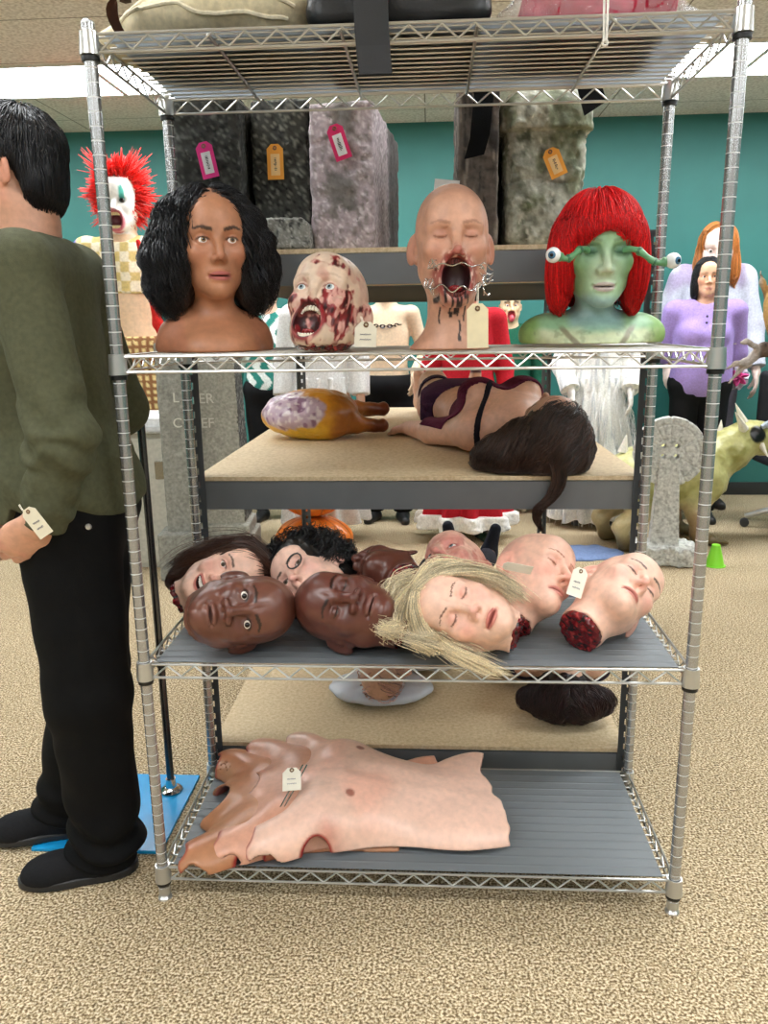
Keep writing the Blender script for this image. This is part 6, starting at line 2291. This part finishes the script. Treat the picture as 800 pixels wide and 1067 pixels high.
# --- ragged white ghost
gcf = dict(skin=S('e4e0da'), eyes='closed', mouth='scream', seed=251, browm=0, lipc=S('8a7a7a'))
def ghostc(P):
    c = np.broadcast_to(S('f4f3f0'), (len(P), 3)).astype(F4)
    return mix(c, S('cfd1d4'), sstep(.1, .5, noise(P * V(1, 1, .12), 45, 252)))
gh, gfg = dressed('ghost_bride_figure', 'ghost figure in a ragged white gown behind the grey rack', fl(622, 3.72), 0, .93, gcf,
    top=dict(col=ghostc, z=(.95, 1.48), sleeve=.95, t=.02, st=.04, fold=.015), bottom=dict(col=ghostc, skirt=.17, pleats=16, z=.05), shoes=S('6a6a72'),
    el=((-.24, .0, 1.13), (.24, .0, 1.13)), wr=((-.2, -.15, .95), (.2, -.15, .95)))
rr = np.random.default_rng(253)
n = 260
a = rr.uniform(0, 6.28, n); zt = rr.uniform(.35, 1.25, n); rad = np.where(zt < 1., .15 + .17 * (1.0 - zt), .17) + .015
k = np.linspace(0, 1, 8); ln = np.minimum(rr.uniform(.25, .6, n), zt - .03)
zz = zt[:, None] - ln[:, None] * k; ra = np.where(zz < 1., .15 + .17 * (1. - zz), .17) + .03
pa = np.stack([np.cos(a)[:, None] * ra * 1.15, np.sin(a)[:, None] * ra * .85, zz], -1); pa = wavy(pa, .012, 1.2, 254)
strands('ragged_strips', pa, .011, S('f2f0ec'), CLOTH, gh, 4, 255, .08, .5, .15)

# --- the row half hidden between the boards of the grey rack
c1_ = dict(skin=S('dcb096'), eyes='open', mouth='closed', seed=261)
j, jf = dressed('jacket_figure', 'figure in a teal and white patterned jacket and dark trousers behind the black-haired bust', fl(282, 3.8), 5, .96, c1_,
    top=dict(col=lambda P: mix(np.broadcast_to(S('e3eae6'), (len(P), 3)), S('2f7f74'), (np.abs(((P[:, 0] * 9 + np.abs(((P[:, 2] * 9) % 2) - 1) * .8) % 1) - .5) < .25)), z=(.9, 1.47), sleeve=.95), bottom=dict(col=S('17171a')), shoes=S('101010'), h=.009)
w_, wf = dressed('gown_figure', 'figure in a plain white gown behind the roast bird', fl(335, 3.3), 0, .97, dict(skin=S('d8b09a'), eyes='open', mouth='closed', seed=262),
    top=dict(col=S('e6e7e8'), z=(.95, 1.47), sleeve=.9, st=.03), bottom=dict(col=S('e8e9ea'), skirt=.10, pleats=11, z=.12), shoes=S('d8d4cc'), h=.009)
p_, pf = dressed('bare_chested_figure', 'pale bare-chested figure with a chain round its neck and black trousers', fl(403, 3.75), -4, .98, dict(skin=S('dcc4a6'), eyes='open', mouth='closed', seed=263),
    bottom=dict(col=S('111113'), wide=.03), shoes=S('141414'), h=.009, el=((-.25, .05, 1.15), (.25, .05, 1.15)), wr=((-.2, -.16, 1.05), (.2, -.16, 1.05)))
g = Geo()
for i in range(34):
    a = i / 34 * 6.28
    c = np.array((.13 * math.cos(a), .02 + .115 * math.sin(a), 1.40 - .05 * (1 - math.sin(a)) * .6))
    tx = np.array((-math.sin(a), math.cos(a), 0)); up_ = np.array((0, 0, 1.)) if i % 2 else np.array((math.cos(a), math.sin(a), 0))
    t_ = np.linspace(0, 6.2832, 13)
    g.tube(c + np.outer(np.cos(t_) * .017, tx) + np.outer(np.sin(t_) * .010, up_), .0035, 5, S('4a4a4c'))
ch = g.obj('chain', METAL, p_)
r_, rf = dressed('red_coat_figure', 'figure in a long red coat with white fur hem behind the lying woman', fl(487, 3.3), 0, .95, dict(skin=S('d9a890'), eyes='open', mouth='closed', seed=264),
    top=dict(name='coat', col=S('c22230'), z=(.9, 1.47), sleeve=.95), bottom=dict(col=S('b81f2c'), skirt=.12, pleats=9, z=.10, trim=S('efece6')), shoes=S('1c3a2c'), h=.009)
for i in (-1, 1):
    pass
def maskp(P, X, c):
    x, y, z = X.T
    fr = sstep(.0, -.03, y)
    c = mix(c, S('241410'), fr * .8 * sstep(.012, .006, np.abs(z - .03 + .4 * (x - .03))) * sstep(.01, .02, x) * sstep(.06, .05, x))
    e = np.sqrt((x / .03) ** 2 + ((z + .08) / .03) ** 2)
    return mix(c, S('c2525a'), fr * sstep(1.1, .9, e))
m_, mf = dressed('masked_figure', 'figure in a green coat wearing a grinning horned mask with its tongue out', fl(530, 4.1), 0, .88, dict(skin=S('dcc09a'), eyes='open', mouth='scream', seed=265, paint=maskp, nosew=1.5, nosel=1.4, wrinkle=.8),
    top=dict(name='coat', col=S('1f5a45'), z=(.9, 1.47), sleeve=.95), bottom=dict(col=S('1f5a45'), skirt=.09, pleats=9, z=.13, trim=S('b8303a')), h=.009)
for s in (-1, 1):
    g = Geo(); t_ = np.linspace(0, 1, 10)
    p = np.stack([s * (.05 + .07 * np.sin(t_ * 2)), .0 + .05 * t_, 1.72 + .12 * t_], 1)
    g.tube(p, .022 * (1 - t_) + .003, 8, S('3a3028')); g.obj('horn', RUBBER, m_)
sdf_obj('tongue', lambda P: ell(P, (0, -.115, 1.535), (.02, .03, .03)), (-.04, -.16, 1.49), (.04, -.07, 1.58), .005, GORE, m_, S('c9505c'))

# --- carved stones
def celtic(P):
    x, y, z = P.T
    r = np.sqrt(x * x + (z - .63) ** 2)
    an = np.arctan2(z - .63, x)
    d = smax(r - .190, np.abs(y) - .034, .006)
    eng = np.minimum(np.abs(np.sin(an * 6)) * r / 6, np.minimum(np.abs(r - .150), np.abs(r - .075)))
    d = d + .006 * sstep(.006, .002, eng) * sstep(.05, .06, r)
    tp = .050 + (.62 - z) * .055
    d = smin(d, smax(np.abs(x) - tp, smax(np.abs(y) - .045, np.abs(z - .3) - .31, .004), .004), .006)
    for sx in (-1, 1):
        for sz in (-1, 1):
            d = smax(d, -(np.sqrt((x - sx * .034) ** 2 + (z - .635 - sz * .028) ** 2) - .013), .003)
    b = smax(smax(np.abs(x) - .165, np.abs(y) - .11, .02), np.abs(z - .055) - .055, .02) + .018 * fbm(P, 22, 271, 3)
    d = smin(d, b, .02)
    d = d + .0016 * fbm(P, 60, 272, 2)
    return smax(d, -z, .003)
cel = thing('celtic_cross', 'pale grey carved wheel cross gravestone on a rough stone base', 'gravestone', fl(702, 2.78), rotm('Z', -8))
sdf_obj('stone', celtic, (-.2, -.15, -.01), (.2, .15, .83), .006, STONE, cel, lambda P: mix(np.broadcast_to(S('c3c3bd'), (len(P), 3)), S('a2a29c'), sstep(.05, .5, fbm(P, 75, 273, 3))))

def obel(P):
    z = P[:, 2]
    tp = .135 - .02 * np.clip(z, 0, 1.3)
    d = smax(np.abs(P[:, 0]) - tp, np.abs(P[:, 1]) - tp, .006)
    d = smax(d, z - 1.24 + np.maximum(np.abs(P[:, 0]), np.abs(P[:, 1])) * .9, .005)
    d = smin(d, box(P, (0, 0, .10), (.17, .17, .10), .015), .004)
    d = smin(d, box(P, (0, 0, .225), (.15, .15, .04), .01), .004)
    return smax(d + .0015 * noise(P, 90, 281), -z, .003)
def obelcol(P):
    c = np.broadcast_to(S('9b9a90'), (len(P), 3)).astype(F4) * (1 + .2 * fbm(P, 70, 282, 3))[:, None]
    side_ = (P[:, 0] > np.abs(P[:, 1]) * .99) & (P[:, 2] > .28)
    c = mix(c, S('2c2c2a'), side_ * .95)
    c = mix(c, S('8a8a84'), side_ * sstep(.25, .5, noise(P, 150, 283)))
    return c
ob = thing('stone_obelisk', 'grey stone obelisk on a stepped base with carved letters behind the rack post', 'gravestone', (at(232, 480, 2.72)[0], 2.72, 0), rotm('Z', 4))
sdf_obj('stone', obel, (-.23, -.23, -.01), (.23, .23, 1.28), .0075, STONE, ob, obelcol)
def letters(parent, txt, size, loc, mat, depth=.002, rz=0., align='CENTER'):
    cu = bpy.data.curves.new('inscription', 'FONT'); cu.body = txt; cu.size = size; cu.extrude = depth; cu.align_x = align
    o = bpy.data.objects.new('inscription', cu); COL.objects.link(o); o.parent = parent
    o.location = loc; o.rotation_euler = (math.pi / 2, 0, rz); cu.materials.append(mat)
    bpy.context.view_layer.update()
    me = bpy.data.meshes.new_from_object(o.evaluated_get(bpy.context.evaluated_depsgraph_get()))
    o2 = link('inscription', me, parent); o2.location = loc; o2.rotation_euler = (math.pi / 2, 0, rz)
    bpy.data.objects.remove(o)
    o2.name = 'inscription'
    return o2
CARVE = mat_plain('carved letter', S('c9c8be'), .8)
letters(ob, 'ER', .075, (-.045, -.121, .93), CARVE); letters(ob, 'EF', .075, (-.045, -.124, .80), CARVE)

# a second, slimmer marker between the cabinet and the obelisk
sl = thing('grave_slab', 'narrow grey grave marker on a block base between the cabinet and the obelisk', 'gravestone', (at(186, 480, 2.5)[0], 2.5, 0), rotm('Z', 6))
def slabf(P):
    d = box(P, (0, 0, .7), (.075, .05, .55), .01); d = smin(d, box(P, (0, 0, .13), (.12, .1, .13), .012), .004)
    return smax(d + .002 * noise(P, 80, 291), -P[:, 2], .003)
sdf_obj('stone', slabf, (-.15, -.13, -.01), (.15, .13, 1.28), .007, STONE, sl, lambda P: np.broadcast_to(S('8b8b84'), (len(P), 3)) * (1 + .25 * fbm(P, 60, 292, 3))[:, None])
letters(sl, 'L', .07, (.02, -.053, .95), CARVE); letters(sl, 'C', .07, (.02, -.053, .82), CARVE)

# --- cabinet with its pale lid
cab = thing('metal_cabinet', 'beige metal cabinet with a lock plate behind the left rack posts', 'cabinet', (at(150, 500, 2.62)[0] + .02, 2.62 + .2, 0))
cab['label'] = 'beige metal cabinet with a lock plate and white lid below the clown'
zc = at(165, 452, 2.62)[2]
g = Geo(); g.box((0, 0, zc / 2), (.28, .36, zc), None, .006, S('aaa79c')); g.obj('carcass', PAINT, cab, smooth=False)
g = Geo(); g.box((.0, -.186, zc / 2), (.26, .014, zc - .06), None, .004, S('b5b2a6')); dr = g.obj('door', PAINT, cab, smooth=False)
g = Geo(); g.box((.07, -.197, zc - .20), (.05, .01, .10), None, .003, S('8f8d86')); g.obj('lock_plate', METAL, dr, smooth=False)
g = Geo(); g.box((-.03, -.01, zc + .045), (.36, .42, .085), None, .014, S('dcdee0')); g.box((-.03, -.225, zc + .03), (.34, .02, .03), None, .006, S('c9ccd0')); g.obj('lid', PAINT, cab)

# --- stacked carved pumpkins
def pump(cz, R, H, seed):
    def f(P):
        a = np.arctan2(P[:, 1], P[:, 0])
        q = P - V(0, 0, cz)
        rib = .028 * np.abs(np.sin(a * 6 + .4 * np.sin(a * 3 + seed))) - .014
        d = ell(q, (0, 0, 0), (R, R, H)) - rib * sstep(H, 0, np.abs(q[:, 2]))
        return smin(d, 9., .001) * .8
    return f
pcol = lambda P: mix(np.broadcast_to(S('d9772a'), (len(P), 3)), S('9a4a12'), sstep(.2, 1., np.abs(np.sin(np.arctan2(P[:, 1], P[:, 0]) * 6)) < .22) * .8) * (1 + .15 * fbm(P, 16, 301, 2))[:, None]
Yp = 2.8
pp = at(327, 560, Yp)
pk = thing('pumpkin', 'large orange ribbed pumpkin on the carpet behind the grey rack, bottom one of two', 'pumpkin', (pp[0], Yp, 0))
sdf_obj('pumpkin_body', pump(.13, .215, .135, 1), (-.27, -.27, -.02), (.27, .27, .3), .007, SKIN_SHINY, pk, pcol)
g = Geo(); g.tube([(0, 0, .25), (.005, 0, .268)], [.03, .026], 8, S('6a5a2a')); g.obj('stem', RUBBER, pk)
pk2 = thing('pumpkin', 'smaller orange pumpkin stacked on the large one behind the grey rack', 'pumpkin', (pp[0], Yp, .268))
sdf_obj('pumpkin_body', pump(.11, .17, .112, 2), (-.22, -.22, -.02), (.22, .22, .26), .007, SKIN_SHINY, pk2, pcol)
g = Geo(); g.tube([(0, 0, .2), (.01, .01, .27), (.03, .0, .31)], [.03, .02, .016], 8, S('6a5a2a')); g.obj('stem', RUBBER, pk2)

# --- the spiked hound creature
def hound(P):
    d = chain(P, [(-.45, 0, .40), (-.25, 0, .43), (.05, 0, .44)], [.15, .17, .19], .08)
    d = smin(d, ell(P, (.0, 0, .40), (.18, .15, .2)), .08)
    d = smin(d, chain(P, [(.1, 0, .46), (.26, -.02, .56), (.36, -.03, .63)], [.15, .12, .10], .06), .06)
    d = smin(d, ell(P, (.43, -.03, .63), (.15, .10, .095)), .05)
    d = smin(d, chain(P, [(.48, -.03, .60), (.62, -.03, .555)], [.08, .05], .04), .04)
    d = smax(d, -ell(P, (.62, -.03, .53), (.09, .08, .014)), .01)
    for y in (-.11, .11):
        d = smin(d, chain(P, [(.08, y, .38), (.0, y * 1.15, .22), (.03, y * 1.15, .06), (.12, y * 1.15, .03)], [.1, .055, .04, .035], .03), .05)
        d = smin(d, chain(P, [(-.42, y, .38), (-.32, y * 1.2, .26), (-.48, y * 1.2, .15), (-.44, y * 1.2, .04), (-.36, y * 1.2, .03)], [.13, .075, .045, .036, .03], .03), .05)
        for k_ in (-.03, 0, .03):
            d = smin(d, chain(P, [(.11, y * 1.15 + k_, .03), (.20, y * 1.15 + k_ * 1.4, .016)], [.022, .010], .01), .012)
    d = smin(d, chain(P, [(-.52, 0, .42), (-.62, .05, .36), (-.68, .1, .24)], [.09, .05, .02], .04), .05)
    return smax(d + .008 * fbm(P, 20, 311, 3), -P[:, 2], .003)
def houndcol(P):
    x, y, z = P.T
    n = fbm(P, 12, 312, 3)
    c = np.broadcast_to(S('b7b377'), (len(P), 3)).astype(F4)
    c = mix(c, S('8f8a45'), .8 * sstep(.0, .5, n)); c = mix(c, S('c9b58a'), .8 * sstep(.34, .22, z + .03 * n))
    c = mix(c, S('a07a5a'), .8 * sstep(.28, .18, z) * sstep(-.1, .0, x)); c = mix(c, S('6a5a3a'), sstep(.14, .03, z))
    c = mix(c, S('0e0c0c'), sstep(.055, .045, np.sqrt((x - .37) ** 2 + (z - .66) ** 2)) * (y < 0))
    return mix(c, S('1c1a12'), sstep(.025, .015, np.sqrt((x - .02) ** 2 + (z - .5) ** 2)) * (y < 0))
hx = at(775, 480, 3.25)[0]
hd_ = thing('hound_creature', 'yellow-green spiked hound creature walking beside the wheel cross', 'creature', (hx - .34, 3.24, 0), rotm('Z', 14))
sdf_obj('body', hound, (-1.25, -.3, -.01), (.75, .3, .82), .009, SKIN_SHINY, hd_, houndcol)
sp = [((-.42, 0, .57), (-.40, 0, .68), .03), ((-.22, 0, .585), (-.19, 0, .69), .03), ((.0, 0, .60), (.02, 0, .71), .03), ((.2, -.01, .64), (.2, -.01, .74), .026), ((.30, -.09, .69), (.20, -.14, .80), .026), ((.34, -.03, .72), (.27, -.03, .84), .026), ((.40, -.12, .60), (.42, -.17, .53), .02)]
for a, b, r in sp:
    g = Geo(); t_ = np.linspace(0, 1, 7)[:, None]
    g.tube(np.array(a) + (np.array(b) - np.array(a)) * t_ + np.array((0, 0, -.0)) , r * (1 - t_[:, 0]) + .002, 8, S('ece6d8')); g.obj('spike', RUBBER, hd_)
g = Geo(); t_ = np.linspace(0, 1, 12)
g.tube(np.stack([.40 + .22 * t_, -.11 + 0 * t_, .70 + .03 * np.sin(t_ * 3)], 1), .028 * np.sin(.5 + t_ * 2.3), 8, S('9aa3ad')); g.obj('brow_plate', RUBBER, hd_)
cone = thing('green_cone', 'small lime green plastic cone on the carpet by the hound\'s paw', 'cone', at(744, 592, 2.72) * V(1, 1, 0))
g = Geo(); g.lathe([(0, .12), (.022, .12), (.05, .004), (.058, .004), (.058, 0), (0, 0)], 24); g.obj('cone_shell', mat_plain('lime plastic', S('8be03a'), .4), cone)

# --- swivel chair base at the right
chb = thing('office_chair', 'swivel chair with a chrome five-star base behind the hound creature', 'chair', at(800, 548, 3.5) * V(1, 1, 0) + V(.16, 0, 0))
g = Geo()
g.lathe([(0, .42), (.022, .42), (.022, .2), (.034, .2), (.038, .09), (0, .09)], 20); g.obj('column', CHROME, chb)
for i in range(5):
    a = i * 1.2566 + .3; c_, s_ = math.cos(a), math.sin(a)
    g = Geo(); g.tube([(c_ * .03, s_ * .03, .13), (c_ * .17, s_ * .17, .115), (c_ * .29, s_ * .29, .07)], [.026, .022, .015], 8)
    lg = g.obj('leg', CHROME, chb)
    g = Geo(); v, q = mesh_sdf(lambda P: np.minimum(smax(np.sqrt((P @ V(c_, s_, 0) - .29) ** 2 + (P[:, 2] - .029) ** 2) - .028, np.abs(P @ V(-s_, c_, 0)) - .02, .004), 9), (c_ * .29 - .06, s_ * .29 - .06, -.01), (c_ * .29 + .06, s_ * .29 + .06, .07), .006); g.add(v, q, None, S('2a2a2c')); g.obj('caster', RUBBER, lg)
sdf_obj('seat', lambda P: box(P, (0, 0, .46), (.23, .23, .04), .035), (-.26, -.26, .4), (.26, .26, .52), .01, CLOTH, chb, S('2a2a2e'))
sdf_obj('backrest', lambda P: box(P, (0, .24, .78), (.2, .03, .22), .03), (-.25, .18, .5), (.25, .3, 1.05), .01, CLOTH, chb, S('2a2a2e'))
g = Geo(); g.tube([(0, .1, .43), (0, .28, .44), (0, .285, .62)], .018, 8); g.obj('back_bracket', CHROME, chb)

bl = sdf_obj('blue_drape', lambda P: smax(ell(P, (0, 0, 0), (.34, .17, .03)) + .012 * fbm(P * V(1, 1.5, 1), 14, 321, 2), -P[:, 2], .004), (-.4, -.22, -.01), (.4, .22, .06), .008, CLOTH, None, S('6f82a8'))
bl.location = (at(590, 572, 2.95)[0], 2.95, 0); tag(bl, 'crumpled grey-blue cloth lying on the carpet in front of the ghost figure', 'cloth')
# ================================================================= camera and exposure
def set_camera():
    f, cx, cy, cz, pi, ya, ro = 832.15, .0411, -1.6162, 1.3303, .2318, -.0607, .0142
    cam = bpy.data.cameras.new('camera'); o = bpy.data.objects.new('camera', cam); COL.objects.link(o)
    scn.camera = o
    cam.sensor_fit = 'VERTICAL'; cam.sensor_height = 36.; cam.lens = 36. * f / 1067.
    cam.clip_start = .05; cam.clip_end = 60
    c, s = math.cos(ya), math.sin(ya)
    Rya = np.array([[c, -s, 0], [s, c, 0], [0, 0, 1]])
    c, s = math.cos(pi), math.sin(pi)
    Rpi = np.array([[1, 0, 0], [0, c, -s], [0, s, c]])        # rows: right, depth, up
    c, s = math.cos(ro), math.sin(ro)
    Rro = np.array([[c, 0, -s], [0, 1, 0], [s, 0, c]])
    A_ = Rro @ Rpi @ Rya
    right, depth, up = A_
    Mx = np.eye(4); Mx[:3, 0] = right; Mx[:3, 1] = up; Mx[:3, 2] = -depth; Mx[:3, 3] = (cx, cy, cz)
    o.matrix_world = Matrix([[*map(float, r)] for r in Mx])


set_camera()
w = bpy.data.worlds.new('world'); scn.world = w; w.use_nodes = True
w.node_tree.nodes['Background'].inputs[0].default_value = (.9, .95, 1, 1)
w.node_tree.nodes['Background'].inputs[1].default_value = .2
vs = scn.view_settings
vs.view_transform = 'Standard'; vs.look = 'None'; vs.gamma = 1; vs.use_curve_mapping = False
vs.exposure = 0.0
scn.cycles.max_bounces = 8; scn.cycles.diffuse_bounces = 5; scn.cycles.sample_clamp_indirect = 6
